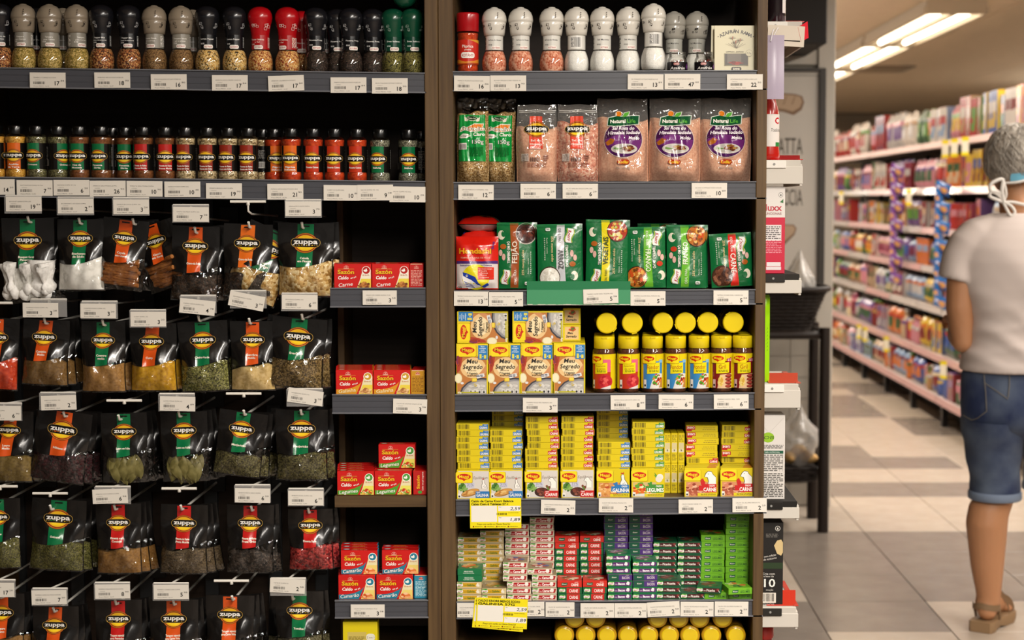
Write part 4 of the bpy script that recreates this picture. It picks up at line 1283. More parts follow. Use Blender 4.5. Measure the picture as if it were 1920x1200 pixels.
h46 = 46 * U + 0.0006
sbox('legumes', 744.5, S3, YF + 0.040, 'on top of the others, the only upper one', h46 + 0.0002)
for j, u in enumerate((669, 740)):
    for k in range(3):
        sbox('camarao', u, S4, YF + 0.012 + dpt * k, 'in the lower layer, %s row, %s file' % (ORD[k + 1], ('outer', 'inner')[j]))
    for k in range(3 - j):
        sbox('camarao', u + (5 if j == 0 else 11), S4, YF + 0.020 + dpt * k, 'in the upper layer, %s row, %s file' % (ORD[k + 1], ('outer', 'inner')[j]), h46)
sbox('camarao', 789.5, S4, YF + 0.014, 'turned with its blue side out by the middle post', 0, True)
# yellow carton on the shelf below
a = Art()
a.rect(-6, 40, 36, 20, '#c8b45a')
a.lines(-6, 36, 32, 12, 5, '#7a6a20', 2)
a.rrect(20, 40, 17, 14, 6, '#e0dcc8')
a.text('2 em 1', 20, 40, 4, '#6a6040')
g = G().box(-33 * U, 33 * U, 0, 30 * U, 0, 70 * U, '#d8c40e', 0, dict(top='#dccc20'), 0.0006)
a.emit(g, flat(0))
p = P(675, 1166, YF + 0.012)
stand = P(675, 1166, YF + 0.012).z - 70 * U
solo('yellow_carton', g.mesh('yellow_carton', CARD), 'plain yellow carton with a pale label, alone below the shrimp cartons', 'carton', (p.x, YF + 0.012, stand))
g = G().box(ux(645), ux(799), YF + 0.004, YF + 0.26, stand - 0.022, stand - 0.0004)
put('shelf', g.mesh('shelf', WOODH), unitL)
price_tag(712, 558, 'CALDO DE CARNE SAZON 37,5G', '3', '58', 'under the red beef broth cartons', 0, 64, 27)
price_tag(769, 762, 'CALDO DE GALINHA SAZON 37,5G', '3', '58', 'under the gold chicken broth cartons', 1.5, 64, 28)
price_tag(689.5, 1145.5, 'CALDO SAZON CAMARAO 37,5G', '3', '58', 'under the blue shrimp broth cartons', 0, 64.5, 25)
LIFT = Vector((0, 0, 0.0022))
# ------------------------------------------------------------------ shelf of salts and saffron
# paprika jar with a red cap
PJ = [(17.5, 0), (19.6, 2), (20.2, 10), (19.4, 16), (19.4, 66), (20.4, 72), (20.4, 75), (17.5, 78)]
a = Art()
a.rect(0, 40, 74, 46, '#c22a1c')
a.poly([(-37, 17), (37, 17), (37, 30), (14, 24), (-4, 22), (-18, 26), (-37, 24)], '#d8862a')
a.poly([(-37, 17), (37, 17), (37, 20), (10, 20), (-12, 19), (-37, 21)], '#a83a12')
a.poly([(2, 63), (37, 63), (37, 55), (20, 58)], '#d8962e')
a.text('Páprica', 1, 51, 5.4, '#f2e8dc', 0.015, 21)
a.text('picante', 1, 44.6, 2.8, '#f2e8dc', 0.02, 12)
kotanyi(a, 1, 34, 26)
g = G()
a.emit(g, wrap(19.9), 0, 3.2, True)
kit('paprika_jar', [('glass_jar', G().lathe([(r * U, z * U) for r, z in PJ], 26).mesh('glass_jar', GLASS)), ('spice', G().lathe([((r - 1) * U, (z + 0.8) * U) for r, z in PJ[:7]], 26).mesh('spice', SP['redp'])),
                    ('label', g.mesh('label', GLOSS)), ('lid', G().lathe([(r * U, z * U) for r, z in [(20.2, 79), (20.9, 80), (21.3, 110), (20.8, 113), (19, 114.2), (18.0, 113.2), (0.05, 113.2)]], 28, '#a80c16').mesh('lid', PLAST))],
    'red capped jar of hot paprika next to the middle post', 'spice jar', R1.on(877.5, 3.25))
for u, kd, fl, a1, bar, tn, lb in ((927, 'white', 'pink', 'Sal Rosa do Himalaia', False, 2, 'white capped grinder of pink salt beside the red capped jar'), (976.5, 'white', 'pink', 'Sal Rosa do Himalaia', False, 5, 'white capped grinder of pink salt, middle of three'),
                                   (1034.5, 'white', 'pink', 'Sal Rosa do Himalaia', False, -1, 'white capped grinder of pink salt beside the white salt'), (1081, 'white', 'white', 'Sal Marinho', True, 0, 'white capped grinder of white salt, barcode out, beside the pink salt'),
                                   (1129, 'white', 'white', 'Sal Marinho', False, 2, 'white capped grinder of white salt with readable label, nearer the pink salt'), (1177.5, 'white', 'white', 'Sal Marinho', False, 4, 'white capped grinder of white salt with readable label, farther from the pink salt'),
                                   (1225, 'white', 'white', 'Sal Marinho', True, 3, 'white capped grinder of white salt, barcode out, tallest standing beside the saffron jars')):
    grinder(u, R1, kd, fl, a1, '', lb, tn, 3.236 if u == 1225 else 3.252, bar, 0, 0.004 if u == 1225 else 0, group='salt grinders')
for u, nm in ((1263.5, 'greyish grinder standing behind the first small saffron jar'), (1306, 'greyish grinder standing behind the second small saffron jar')):
    grinder(u, R1, 'grey', 'white', 'Sal Marinho', '', nm, -3, 3.335, group='salt grinders')
# small thing under the tall grinder: it stands on a flat black dish
q = R1.on(1225, 3.236)
solo('black_coaster', G().lathe([(0.0205, 0), (0.0215, 0.001), (0.0215, 0.003), (0.0205, 0.0038)], 24, '#141414').mesh('black_coaster', PLAST), 'flat black disc under the tallest white salt grinder', 'disc', q)
# saffron jars
def saffron_jar():
    pr = [(17.5, 0), (18.6, 1.5), (18.6, 24), (16.0, 28), (14.4, 30), (14.4, 38)]
    a = Art()
    a.rect(0, 10.5, 62, 17, '#141014')
    a.rrect(-3, 15.2, 11, 5.0, 2.4, '#d8d0c8')
    a.rrect(-3, 15.2, 10.2, 4.2, 2.0, '#a81a1c')
    a.text('DANI', -3, 15.2, 2.2, '#f0e6dc', 0.04)
    a.text('Azafrán', -1, 7.6, 5.4, '#ece6e0', 0.01, 28, 0.25)
    a.poly([(16, 10), (20, 17), (21, 11), (25, 15), (20, 4)], '#5a2a6a')
    g = G()
    a.emit(g, wrap(19.0), 0, 3.2, True)
    st = G()
    r = random.Random(3)
    for k in range(46):
        w, q, z = r.uniform(0, 6.28), math.sqrt(r.random()) * 15 * U, r.uniform(1, 21) * U
        st.tube([(q * math.cos(w), q * math.sin(w), z), (q * math.cos(w + 0.5) * 0.9, q * math.sin(w + 0.5) * 0.9, z + 0.004)], 0.0005, 4, '#8e1a0a', 0, False)
    me = st.mesh('saffron_threads', MATTE)
    return [('glass_jar', G().lathe([(x * U, z * U) for x, z in pr], 24).mesh('glass_jar', GLASS)), ('label', g.mesh('label', GLOSS)), ('saffron_threads', me),
            ('lid', G().lathe([(x * U, z * U) for x, z in [(15.4, 29), (15.8, 29.5), (15.8, 37), (15.2, 37.8), (0.05, 37.9)]], 24, '#8a7a62').mesh('lid', GLASS))]
sj = saffron_jar()
for o in ():
    pass
for u, nm in ((1270, 'small saffron jar with black label nearer the salt grinders'), (1320.5, 'small saffron jar with black label beside the cream card')):
    t = kit('saffron_jar', sj, nm, 'jar', R1.on(u, 3.235), (0, 0, 0), 'small saffron jars')
for c in [o for o in COL.objects if o.name.startswith('saffron_threads')]:
    c['kind'] = 'stuff'
# saffron card
def saffron_card():
    w, h = 80, 88
    g = G().box(-w / 2 * U, w / 2 * U, 0, 0.0022, 0, h * U, '#d2caa8', 0, None, 0.0004)
    a = Art()
    ink = '#3a322a'
    tx = 'AZAFRÁN RAMA'
    for i, c in enumerate(tx):
        if c == ' ':
            continue
        t = (i - (len(tx) - 1) / 2) / (len(tx) - 1)
        a.text(c, t * 56, 77 - 30 * t * t, 6.6, ink, 0.03, rot=-62 * t)
    a.ell(-33, 67, 1.1, 1.1, ink, 8)
    a.ell(33, 67, 1.1, 1.1, ink, 8)
    r = random.Random(4)
    for cx, cy in ((-6, 62), (8, 58), (0, 54)):
        for k in range(9):
            t = math.radians(20 + 140 * k / 8)
            x1, y1 = cx + 9 * math.cos(t), cy + 7 * math.sin(t)
            px, py = -math.sin(t) * 0.9, math.cos(t) * 0.9
            a.poly([(cx, cy), ((cx + x1) / 2 + px, (cy + y1) / 2 + py), (x1, y1), ((cx + x1) / 2 + px * 0.3, (cy + y1) / 2 + py * 0.3)], '#5a4c3e')
        a.poly([(cx - 0.4, cy), (cx + 0.4, cy), (cx * 0.3 + 0.6, 47), (cx * 0.3 - 0.4, 47)], '#5a4c3e')
        a.poly([(cx - 0.5, cy), (cx + 0.5, cy), (cx + 1.2, cy + 6), (cx - 0.2, cy + 5)], '#a8502a')
    for k in range(8):
        x = -20 + 5.4 * k
        a.poly([(x, 57 - abs(k - 3.5)), (x + 0.7, 57 - abs(k - 3.5)), (2, 45), (1.4, 45)], '#6a5c4c')
    a.text('SAFFRON - ZAFRAN', -2, 38.5, 2.4, ink, 0.01, 33)
    a.rect(1, 24, 45, 23, '#8c8466')
    a.rect(1, 24, 43, 21, '#4c463c')
    a.rect(-3, 26, 26, 17, '#6c6458')
    a.blobs(-1, 17.5, 14, 3.2, ['#8e2414', '#a83420', '#6a160c'], 24, 4, 0.3)
    a.ell(25, 36, 6.6, 6.4, '#8a8068')
    a.ell(25, 36, 6.1, 5.9, '#d2caa8')
    a.text('0,3g', 25, 36, 3.2, '#5a5040', 0, 8)
    a.rrect(1, 6.5, 19, 7, 3.4, ink)
    a.text('DANI', 1, 6.5, 3.6, '#e8e0c8', 0.04)
    a.emit(g, flat(0))
    return g.mesh('saffron_card', CARD)
cd = saffron_card()
q = R1.on(1379.5, 3.232)
solo('saffron_card', cd, 'cream saffron card with a small window, front one of two', 'card', q, (math.radians(-4), 0, 0), 'saffron cards')
q = R1.on(1372, 3.249)
solo('saffron_card', cd, 'cream saffron card mostly hidden behind the front card', 'card', (q.x, q.y, q.z + 0.001), (math.radians(-4), math.radians(1), 0), 'saffron cards')
for u, v, n, p, c, r, w_ in ((885, 156.5, 'PAPRICA PICANTE KOTANYI 60G', '16', '84', 0.6, 'under the red capped paprika jar'), (953, 156, 'SAL ROSA HIMALAIA KOTANYI MOEDOR 100', '13', '90', 0, 'under the pink salt grinders'),
                             (1210.5, 153.5, 'SAL MARINHO KOTANYI MOEDOR 92G', '13', '89', 0.3, 'under the white salt grinders'), (1279.5, 153, 'AZAFRAN EM ESTIGMAS DANI 1G', '47', '60', 0, 'under the small saffron jars'), (1396.5, 153.5, 'AZAFRAN EM ESTIGMAS DANI 0,3G', '22', '50', 0, 'under the cream saffron card')):
    price_tag(u, v, n, p, c, w_, r)
# ------------------------------------------------------------------ bags of sesame and pink salt
def stand_bag(W, H, T, fill_top, seed, gather=0.0, foot=1.0):
    r = random.Random(seed)
    k = [r.uniform(0, 6) for _ in range(5)]
    def dep(u, v):
        base = min(1.0, 0.55 + v * 4) * (1.0 if v < fill_top * 0.6 else max(0.05, 1 - ((v - fill_top * 0.6) / (1.02 - fill_top * 0.6)) ** 1.1))
        e = max(0.0, 1 - abs(u) ** 3) ** 0.75
        w = 1 + 0.07 * math.sin(6 * u + 5 * v + k[0]) + 0.05 * math.sin(13 * v - 7 * u + k[1]) + 0.03 * math.sin(21 * u + 11 * v + k[2])
        return T * base * e * w + 0.0006 * math.sin(30 * u + k[3]) * v
    def S(x, y, l=0, q=1.0):
        u, v = max(-1, min(1, 2 * x / W)), y / H
        wf = 1 + 0.05 * math.sin(PI * v * 1.2) - 0.06 * gather * math.sin(PI * v) + 0.012 * math.sin(9 * v + k[4] + u)
        return (x * wf * U, -(dep(u, v) * q + EPC * (l + 1)), y * U * (1 + 0.006 * math.sin(5 * u + k[0]) * v))
    return S
def bag_meshes(S, W, H, mat_fill, fill_top, art, filmm, seed, q=0.94, tex=FOIL, step=3.0):
    r = random.Random(seed)
    k1 = r.uniform(0, 6)
    top = lambda s: H * (fill_top + 0.02 * math.sin(5 * s + k1) + 0.012 * math.sin(13 * s))
    fg = G()
    fg.grid(lambda s, t: S((s - 0.5) * W * 0.985, H * 0.004 + (top(s) - H * 0.004) * t, -1, q if t < 0.99 else 0.4), 18, 16)
    fg.grid(lambda s, t: (lambda p: (p[0], -p[1] * 0.8, p[2]))(S((s - 0.5) * W * 0.985, H * 0.004 + (top(s) - H * 0.004) * t, -1, q if t < 0.99 else 0.4)), 12, 10, flip=True)
    fm = fg.mesh('filling', mat_fill)
    bg = G()
    bg.grid(lambda s, t: S((s - 0.5) * W, H * t), 20, 20)
    bg.grid(lambda s, t: (lambda p: (p[0], -p[1] * 0.86, p[2]))(S((s - 0.5) * W, H * t)), 14, 12, flip=True)
    bm = bg.mesh('clear_bag', filmm)
    pg = G()
    art.emit(pg, lambda x, y, l: S(x, y, l + 3), 0, step, True)
    return [('filling', fm), ('clear_bag', bm), ('print', pg.mesh('print', tex))]
SES = grain('sesame_seed', ['#6e4c22', '#b08a50', '#d2b07a', '#8c6834', '#dcc090'], 480, 0.7, 0.8)
PNK = grain('fine_pink_salt', ['#c88a6a', '#dca888', '#e6b89a'], 260, 0.8, 0.25, 'noise')
PNK2 = grain('coarse_pink_salt', ['#b45a3a', '#d8886a', '#eab89c', '#c8704e', '#f0c8b0'], 300, 0.55, 0.8)
# sesame
W, H = 60, 158
a = Art()
a.rect(-1, 82, 50, 88, '#0f8f3c')
a.ell(-1, 119, 11, 4.6, '#d8d4c0')
a.poly([(-16, 122), (-8, 117), (-10, 113), (-15, 114)], '#d8d4c0')
a.poly([(14, 122), (6, 117), (8, 113), (13, 114)], '#d8d4c0')
a.ell(-1, 119.4, 9.6, 4.0, '#12401e')
a.text('Pátria Zen', -1, 119.4, 2.4, '#e8e4d0', 0.02, 15)
a.poly([(-24, 99), (-8, 103), (4, 110), (22, 109), (20, 102), (24, 96), (10, 94), (-4, 93), (-14, 96), (-24, 93)], '#d8dcc8')
a.poly([(-22, 99), (-8, 102), (4, 108.6), (20.6, 107.6), (18.4, 102), (22, 97), (10, 95.2), (-4, 94.2), (-14, 97), (-22, 94.6)], '#dc7a1e')
a.text('Gergelim', 0, 100, 8.0, '#1a2a18', 0.045, 47, 0.12)
a.text('Gergelim', 0, 100, 8.0, '#eef0e2', 0.015, 45, 0.12)
a.poly([(-25, 84), (-18, 90), (-8, 89), (-3, 85), (-12, 81), (-22, 81)], '#dcdccc')
a.text('integral', -14, 85.4, 3.2, '#3a3a30', 0.01, 15, 0.1)
a.text('Claro', 12, 89, 6.4, '#eef0e2', 0.03, 22, 0.12)
a.text('150g', 10, 75, 7.6, '#24342a', 0.04, 22)
a.text('150g', 10, 75, 7.6, '#e6eade', 0.01, 21)
a.rect(-18, 66, 15, 12, '#dcd6d0')
a.bars(-17.5, 65.5, 12, 9, '#3c3030', 3, 9)
a.lines(7, 56, 26, 18, 9, '#0c6a2c', 4)
s1 = stand_bag(W, H, 0.026, 0.86, 5, 0.6)
bs = bag_meshes(s1, W, H, SES, 0.83, a, CLEAR, 5, tex=GLOSS)
kit('sesame_bag', bs, 'clear bag of pale sesame with green label, the front one by the middle post', 'bag', R2.on(887, 3.246) + LIFT, (math.radians(-2), 0, math.radians(1)), 'sesame bags')
kit('sesame_bag', bs, 'clear bag of pale sesame with green label, tucked behind the first bag', 'bag', R2.on(936, 3.274) + LIFT, (math.radians(-2), math.radians(1), math.radians(-4)), 'sesame bags')
# zip pouches of pink salt
for u, matf, nm, ls, sd in ((1007, PNK, 'clear zip pouch of fine pink salt beside the sesame bags', ['Sal do', 'Himalaia', 'Moído'], 7), (1083, PNK2, 'clear zip pouch of coarse pink salt crystals', ['Sal do', 'Himalaia'], 8)):
    W, H = 76, 146
    a = Art()
    a.rect(-2, 92, 24, 62, '#d84a34')
    zuppa(a, -1, 98, 0.94)
    for i, s_ in enumerate(ls):
        a.text(s_, -2, 77 - 7 * i, 4.2, '#f4d8cc', 0.02, min(22, 3.2 * len(s_)))
    a.rect(-22, 45, 13, 14, '#c8bab0')
    a.lines(-22, 45, 11, 12, 6, '#6a5a54', 3)
    a.bars(-4, 41, 18, 8, '#4a3a36', 4, 10)
    a.lines(16, 44, 9, 12, 3, '#8a5a4a', 5)
    a.lines(0, 31, 36, 9, 4, '#8a5a4a', 6)
    for z in (131.5, 134.5):
        a.rect(0, z, 70, 0.9, '#d8d2c8')
    s1 = stand_bag(W, H, 0.025, 0.74, sd)
    kit('salt_pouch', bag_meshes(s1, W, H, matf, 0.70 if sd == 7 else 0.76, a, CLEAR2, sd, tex=GLOSS), nm, 'bag', R2.on(u, 3.252) + LIFT, (math.radians(-2), 0, math.radians(2)), 'zip pouches of salt')
# big bags of ground pink salt
def natural(seed):
    W, H = 99, 158
    a = Art()
    a.ell(0, 78, 37, 35, '#dcc8c0', 36)
    a.ell(0, 78, 36, 34, '#421646', 36)
    pts = [(-35, 78)] + [(-35 + 70 * t, 74 + 15 * math.sin(PI * (t * 0.9 + 0.05)) - 4 * t) for t in [i / 10 for i in range(1, 10)]] + [(35, 78), (33, 65), (25, 54), (0, 45), (-25, 54), (-33, 65)]
    a.poly(pts, '#6c2a70')
    a.poly([(-34, 72), (-24, 80), (-16, 77), (-20, 70), (-30, 66)], '#a8621a')
    a.poly([(-33, 67), (-22, 66), (-10, 56), (10, 52), (26, 57), (22, 52), (0, 44.5), (-22, 52)], '#4a1a54')
    a.ell(2, 60, 25, 9.6, '#cfc8c0', 28)
    a.ell(2, 60.5, 22, 7.8, '#b8b4ac', 28)
    a.poly([(-16, 63), (-2, 60), (-12, 58), (-19, 60)], '#6a8a4a')
    a.blobs(9, 61, 13, 6, ['#5a2a1a', '#7a3a22', '#8a5a2a', '#6a1e14', '#a8803a'], 26, seed, 0.3)
    # green name plate
    pl = [(-29, 106), (-27, 120), (-12, 123), (2, 121), (18, 123), (31, 124), (29, 108), (14, 106), (-4, 104), (-18, 104)]
    a.poly([(x * 1.05, 113.5 + (y - 113.5) * 1.16) for x, y in pl], '#d8dcd0')
    a.ell(-8, 127, 6.4, 6.0, '#e0d8c8')
    a.ell(-8, 127, 5.6, 5.2, '#d87a1e')
    a.poly([(-2, 121), (2, 129), (14, 132), (12, 124), (6, 120)], '#d8e0cc')
    a.poly([(-1, 121.4), (3, 128.2), (12.6, 131), (10.8, 124.6), (5.6, 121)], '#5aa83a')
    a.poly(pl, '#12502c')
    a.text('Natural', -9.5, 113, 7.0, '#f0ece0', 0.035, 29)
    a.text('Life', 16, 113.6, 7.0, '#5cae3e', 0.015, 16)
    a.text('Sal Rosa do', 0, 99.5, 6.6, '#efe4ec', 0.03, 42, 0.2)
    a.text('Himalaia Iodado', 1, 91, 6.6, '#efe4ec', 0.03, 61, 0.2, rot=1.5)
    a.text('Moído', 20, 80.6, 6.0, '#efe4ec', 0.03, 20, 0.2)
    a.rrect(0, 35, 24, 9.6, 4.8, '#7a4a10')
    a.rrect(0, 35, 23, 8.6, 4.3, '#a8321a')
    a.text('Kodilar', 0, 35, 5.6, '#ecc830', 0.02, 19, 0.15)
    a.lines(0, 40.8, 18, 1.4, 1, '#b0705a', 3)
    a.text('PESO LIQ. 500g', 0, 24, 3.6, '#8a8078', 0.02, 26)
    s1 = stand_bag(W, H, 0.034, 0.80, seed, 0.8)
    return bag_meshes(s1, W, H, PNK, 0.75, a, CLEAR2, seed, 0.95, GLOSS)
for i, (u, seed, rz, ry) in enumerate(((1167, 21, 1, 0), (1263.5, 25, -3, 0.6), (1358.5, 33, -2, 0.4))):
    kit('salt_bag', natural(seed), ['large bag of ground pink salt with purple label next to the zip pouches', 'large bag of ground pink salt with purple label, middle of three', 'large bag of ground pink salt with purple label beside the end post'][i], 'bag', R2.on(u, 3.262) + LIFT, (math.radians(-3), math.radians(ry), math.radians(rz)), 'large bags of pink salt')
for u, v, n, p, c, r, w_ in ((892.5, 360.5, 'GERGELIM BRANCO INTEGRAL 150G', '12', '89', 0.3, 'under the sesame bags'), (1009, 358.5, 'SAL DO HIMALAIA MOIDO ZUPPA 250G', '6', '29', 0, 'under the fine pink salt pouch'), (1088, 358.5, 'SAL DO HIMALAIA GROSSO ZUPPA 250G', '6', '29', 0, 'under the coarse pink salt pouch'),
                             (1330, 357, 'SAL ROSA DO HIMALAIA MOIDO KODILAR', '10', '89', 0, 'under the large pink salt bags')):
    price_tag(u, v, n, p, c, w_, r, 66, 28)
# ------------------------------------------------------------------ seasoning packets
def knorr(A, x, y, s=1.0, rot=0):
    """White flag with green and yellow edges and a red name; about 26 x 14 at s = 1."""
    A.push(x, y, rot, s)
    def wave(x0, x1, y0, h):
        n = 10
        top = [(x0 + (x1 - x0) * i / n, y0 + h / 2 + 1.9 * math.sin(2 * PI * i / n)) for i in range(n + 1)]
        bot = [(x0 + (x1 - x0) * i / n, y0 - h / 2 + 1.9 * math.sin(2 * PI * i / n)) for i in range(n, -1, -1)]
        return top + bot
    A.poly(wave(-12, 12, 0, 16), '#3f9a3a')
    A.poly(wave(-12.6, 12.6, 0, 13.6), '#d8cc38')
    A.poly(wave(-13, 13, 0, 12.2), '#0d5c34')
    A.poly(wave(-13.4, 13.4, 0, 10.6), '#e8e6e0')
    A.text('Knorr', 0, 0, 6.4, '#a41c30', 0.03, 20, 0.25)
    A.pop()
def packet(key, W, H, flip, band, dish, main, ink, seed):
    """Green seasoning packet; printed sideways as on the shelf."""
    a = Art()
    G0 = '#0d6634'
    sg = -1 if flip else 1
    bx = -2 if not flip else 4
    a.push(0, H / 2, 180 if flip else 0)
    a.poly([(-11, -H / 2 + 1), (4, -H / 2 + 1), (6, 0), (4 if key != 'arroz' else 6, H / 2 - 1), (-12, H / 2 - 1), (-9, 0)], band)
    # dish photo in the corner
    a.ell(19, H / 2 - 21, 20, 21, '#b8b0a4' if key in ('feijao',) else '#3a2418', 26)
    a.ell(19, H / 2 - 20.5, 18.6, 19.4, dish[0], 26)
    a.blobs(19, H / 2 - 20.5, 17, 17.6, dish, 60, seed, 0.2)
    # spices on the other side
    for k, (x, y, rx, ry, c) in enumerate(((-28, H / 2 - 24, 7, 9, '#dcd6c0'), (-24, H / 2 - 22, 4.6, 6, G0), (-25, H / 2 - 46, 6, 5, '#a85a20'), (-30, H / 2 - 58, 3.6, 6, '#d8b0a4'), (-24, H / 2 - 66, 3.4, 6.5, '#d0a498'))):
        a.ell(x, y, rx, ry, c if not (key == 'frango' and k == 2) else '#c03a20', 14)
    knorr(a, -20, -H / 2 + 22, 1.02, 82)
    a.text('TEMPERO EM PÓ', -14.5, -4 + (10 if key == 'feijao' else 4), 5.2, '#e8e6dc', 0.02, 42, rot=90)
    t1, t2 = 'IDEAL PARA', main
    a.text(t1, -1.6, -H / 2 + 22, 5.0, ink, 0.0, 28, rot=90)
    a.text(t2, -3.2, 6, 10.0, ink, 0.02, 10.2 * len(main) * 0.52 + 10, rot=90)
    a.text('25% menos sódio', 13, -14, 4.6, '#dcc890', 0.01, 48, 0.1, rot=90)
    a.text('Rende: 1 receita', 23, -20, 3.0, '#c8d4c0', 0.0, 30, rot=90)
    a.lines(28, -14, 2.2, 44, 12, '#a8c0a8', 4)
    a.rrect(21, -H / 2 + 10, 9, 6, 2, '#d8dcd4')
    a.text('60g', 21, -H / 2 + 10, 3.0, '#2a4a34', 0.02)
    a.pop()
    s1 = pouch_shape(W, H, 16, seed)
    r = random.Random(seed)
    k1 = r.uniform(0, 6)
    def S(x, y, l=0):
        u, v = max(-1, min(1, 2 * x / W)), y / H
        d = 0.0075 * max(0.0, 1 - abs(u) ** 3.5) * min(1, v * 9 + 0.2) * min(1, (1 - v) * 7) * (1 + 0.10 * math.sin(6 * u + 8 * v + k1) + 0.06 * math.sin(15 * v - 9 * u))
        return (x * U * (1 - 0.015 * math.sin(PI * v)), -(d + 0.0006 + EPC * (l + 1)), y * U)
    g = G()
    g.grid(lambda s, t: S((s - 0.5) * W, H * t), 14, 16, G0)
    g.grid(lambda s, t: (lambda p: (p[0], -p[1], p[2]))(S((s - 0.5) * W, H * t)), 8, 10, '#0b5a2e', flip=True)
    for z in (1.2, 2.6, H - 1.2, H - 2.6, H - 4.0):
        a.rect(0, z, W * 0.98, 0.5, '#1a7a44')
    a.emit(g, lambda x, y, l: S(max(-W / 2 + 0.6, min(W / 2 - 0.6, x)), max(0.3, min(H - 0.3, y)), l + 2), 0, 4.0, True)
    return g.mesh('seasoning_packet', FOIL)
BEAN = ['#3a1810', '#52241a', '#6a3222', '#2a100a']
VEG = ['#a8341e', '#d8b04a', '#c86a22', '#e0d09a', '#8a2a1e', '#b8c060']
CHK = ['#b86a22', '#d8a04a', '#8a4a18', '#e0b868', '#c8501e', '#6a3a14']
MEAT = ['#4a2a1c', '#6a3e2a', '#8a5a40', '#3a1e14']
RICE = ['#dcd8cc', '#e8e4da', '#ccc6b8']
pk = dict(feijao=packet('feijao', 74, 126, False, '#9a4a1c', BEAN, 'FEIJÃO', '#ecdcc8', 41), arroz=packet('arroz', 84, 122, True, '#c8c8cc', RICE, 'ARROZ', '#4a4a4a', 42),
          vegetais=packet('vegetais', 80, 130, False, '#dccc14', VEG, 'VEGETAIS', '#3a4a1e', 43), frango=packet('frango', 72, 116, True, '#66b02c', CHK, 'FRANGO', '#e6f0d0', 44),
          frango2=packet('frango', 76, 120, False, '#66b02c', CHK, 'FRANGO', '#e6f0d0', 46), carne=packet('carne', 80, 102, True, '#d0281c', MEAT, 'CARNE', '#f4e4d8', 45))
for key, u, Y, ry, lb, back in (('feijao', 968, 3.250, 0, 'green seasoning packet for beans with a brown band', 2), ('arroz', 1050, 3.236, 1.0, 'green seasoning packet for rice with a white band', 2), ('vegetais', 1137, 3.240, -1, 'green seasoning packet for vegetables with a yellow band', 2),
                                ('frango', 1213, 3.240, 1, 'green seasoning packet for chicken with a lime band, dish at the bottom', 1), ('frango2', 1287, 3.244, 0, 'green seasoning packet for chicken with a lime band, dish at the top', 2), ('carne', 1374, 3.236, 3.5, 'green seasoning packet for meat with a red band', 1)):
    for b in range(back + 1):
        q = R3.on(u + (0 if b == 0 else (3 if b == 1 else -2)), Y + 0.019 * b)
        solo('seasoning_packet', pk[key], ('' if b == 0 else 'second one back: ' if b == 1 else 'third one back: ') + lb, 'packet', (q.x, q.y, q.z + 0.0018 + abs(ry) * 0.0007), (math.radians(-4), math.radians(-ry), 0), 'green seasoning packets')
# one more chicken packet set higher at the back
q = R3.on(1232, 3.31)
solo('seasoning_packet', pk['frango2'], 'green chicken packet standing behind the others, only its top seen', 'packet', (q.x, q.y, q.z + 0.004), (math.radians(-3), 0, 0), 'green seasoning packets')
# fish stock bags
def hond():
    W, H = 80, 100
    a = Art()
    a.rect(0, 73, 78, 50, '#cc1c10')
    a.poly([(-39, 48), (39, 48), (39, 54), (10, 52.5), (-39, 53.5)], '#4a2a70')
    a.rect(0, 25, 78, 46, '#d4cac6')
    a.text('Hondashi', -3, 72, 10, '#7a1408', 0.06, 62)
    a.text('Hondashi', -3.4, 72.5, 10, '#e8a21c', 0.04, 61)
    a.text('TEMPERO A BASE DE PEIXE', -3, 59.5, 3.0, '#e8a890', 0.01, 56)
    a.text('Especialidade para Pratos Orientais', -2, 45.4, 3.2, '#3a3a78', 0.01, 60)
    a.ell(-2, 23, 26, 24, '#dcd018', 30)
    # fish
    fish = [(-27, 32), (-20, 30), (-12, 26), (-4, 22), (2, 10), (8, 4), (-16, 0.6), (-24, 10), (-28, 22)]
    a.poly([(x + 0, y) for x, y in fish], '#e8e6e4')
    a.poly([(-27, 32), (-20, 30.5), (-12, 27), (-3, 23), (3, 12), (9, 6), (0, 9), (-10, 17), (-20, 22), (-26, 25)], '#1c3a9a')
    for k in range(3):
        a.poly([(-24 + 2 * k, 15 - 4 * k), (-8 + 2 * k, 8 - 2.4 * k), (-8 + 2 * k, 7 - 2.4 * k), (-24.6 + 2 * k, 13.8 - 4 * k)], '#1c3a9a')
    a.poly([(8, 5), (20, 12), (23, 8), (14, 3)], '#1c3a9a')
    a.ell(-19, 25.5, 2.2, 2.0, '#f0ecea', 12)
    a.ell(-18.6, 25.5, 1.2, 1.2, '#101a3a', 10)
    a.rect(17, 30, 30, 23, '#d02a14')
    for k, s_ in enumerate(('Com Hondashi você prepara', '- Sushi', '- Peixes', '- Arroz', '- Legumes')):
        a.text(s_, 4, 38.6 - 4 * k, 2.4, '#f4d8c8', 0.01, min(25, 2.1 * len(s_)), align='l')
    a.text('Ajinomoto', 30, 83, 5, '#2a2a78', 0.02, 15, rot=80)
    a.text('60g', -32, 4.5, 3.4, '#4a4440', 0.02)
    def S(x, y, l=0):
        u, v = max(-1, min(1, 2 * x / W)), y / H
        d = 0.014 * max(0.0, 1 - abs(u) ** 4) * min(1, v * 6 + 0.3) * min(1, (1 - v) * 6) * (1 + 0.1 * math.sin(7 * u + 9 * v))
        return (x * U, -(d + 0.0006 + EPC * (l + 1)), y * U)
    g = G()
    g.grid(lambda s, t: S((s - 0.5) * W, H * t), 14, 14, '#c41a10')
    g.grid(lambda s, t: (lambda p: (p[0], -p[1], p[2]))(S((s - 0.5) * W, H * t)), 10, 10, '#b8b0ac', flip=True)
    a.emit(g, lambda x, y, l: S(x, y, l + 2), 0, 4.0, True)
    return g.mesh('fish_stock_bag', FOIL)
hb = hond()
q = R3.on(895, 3.232)
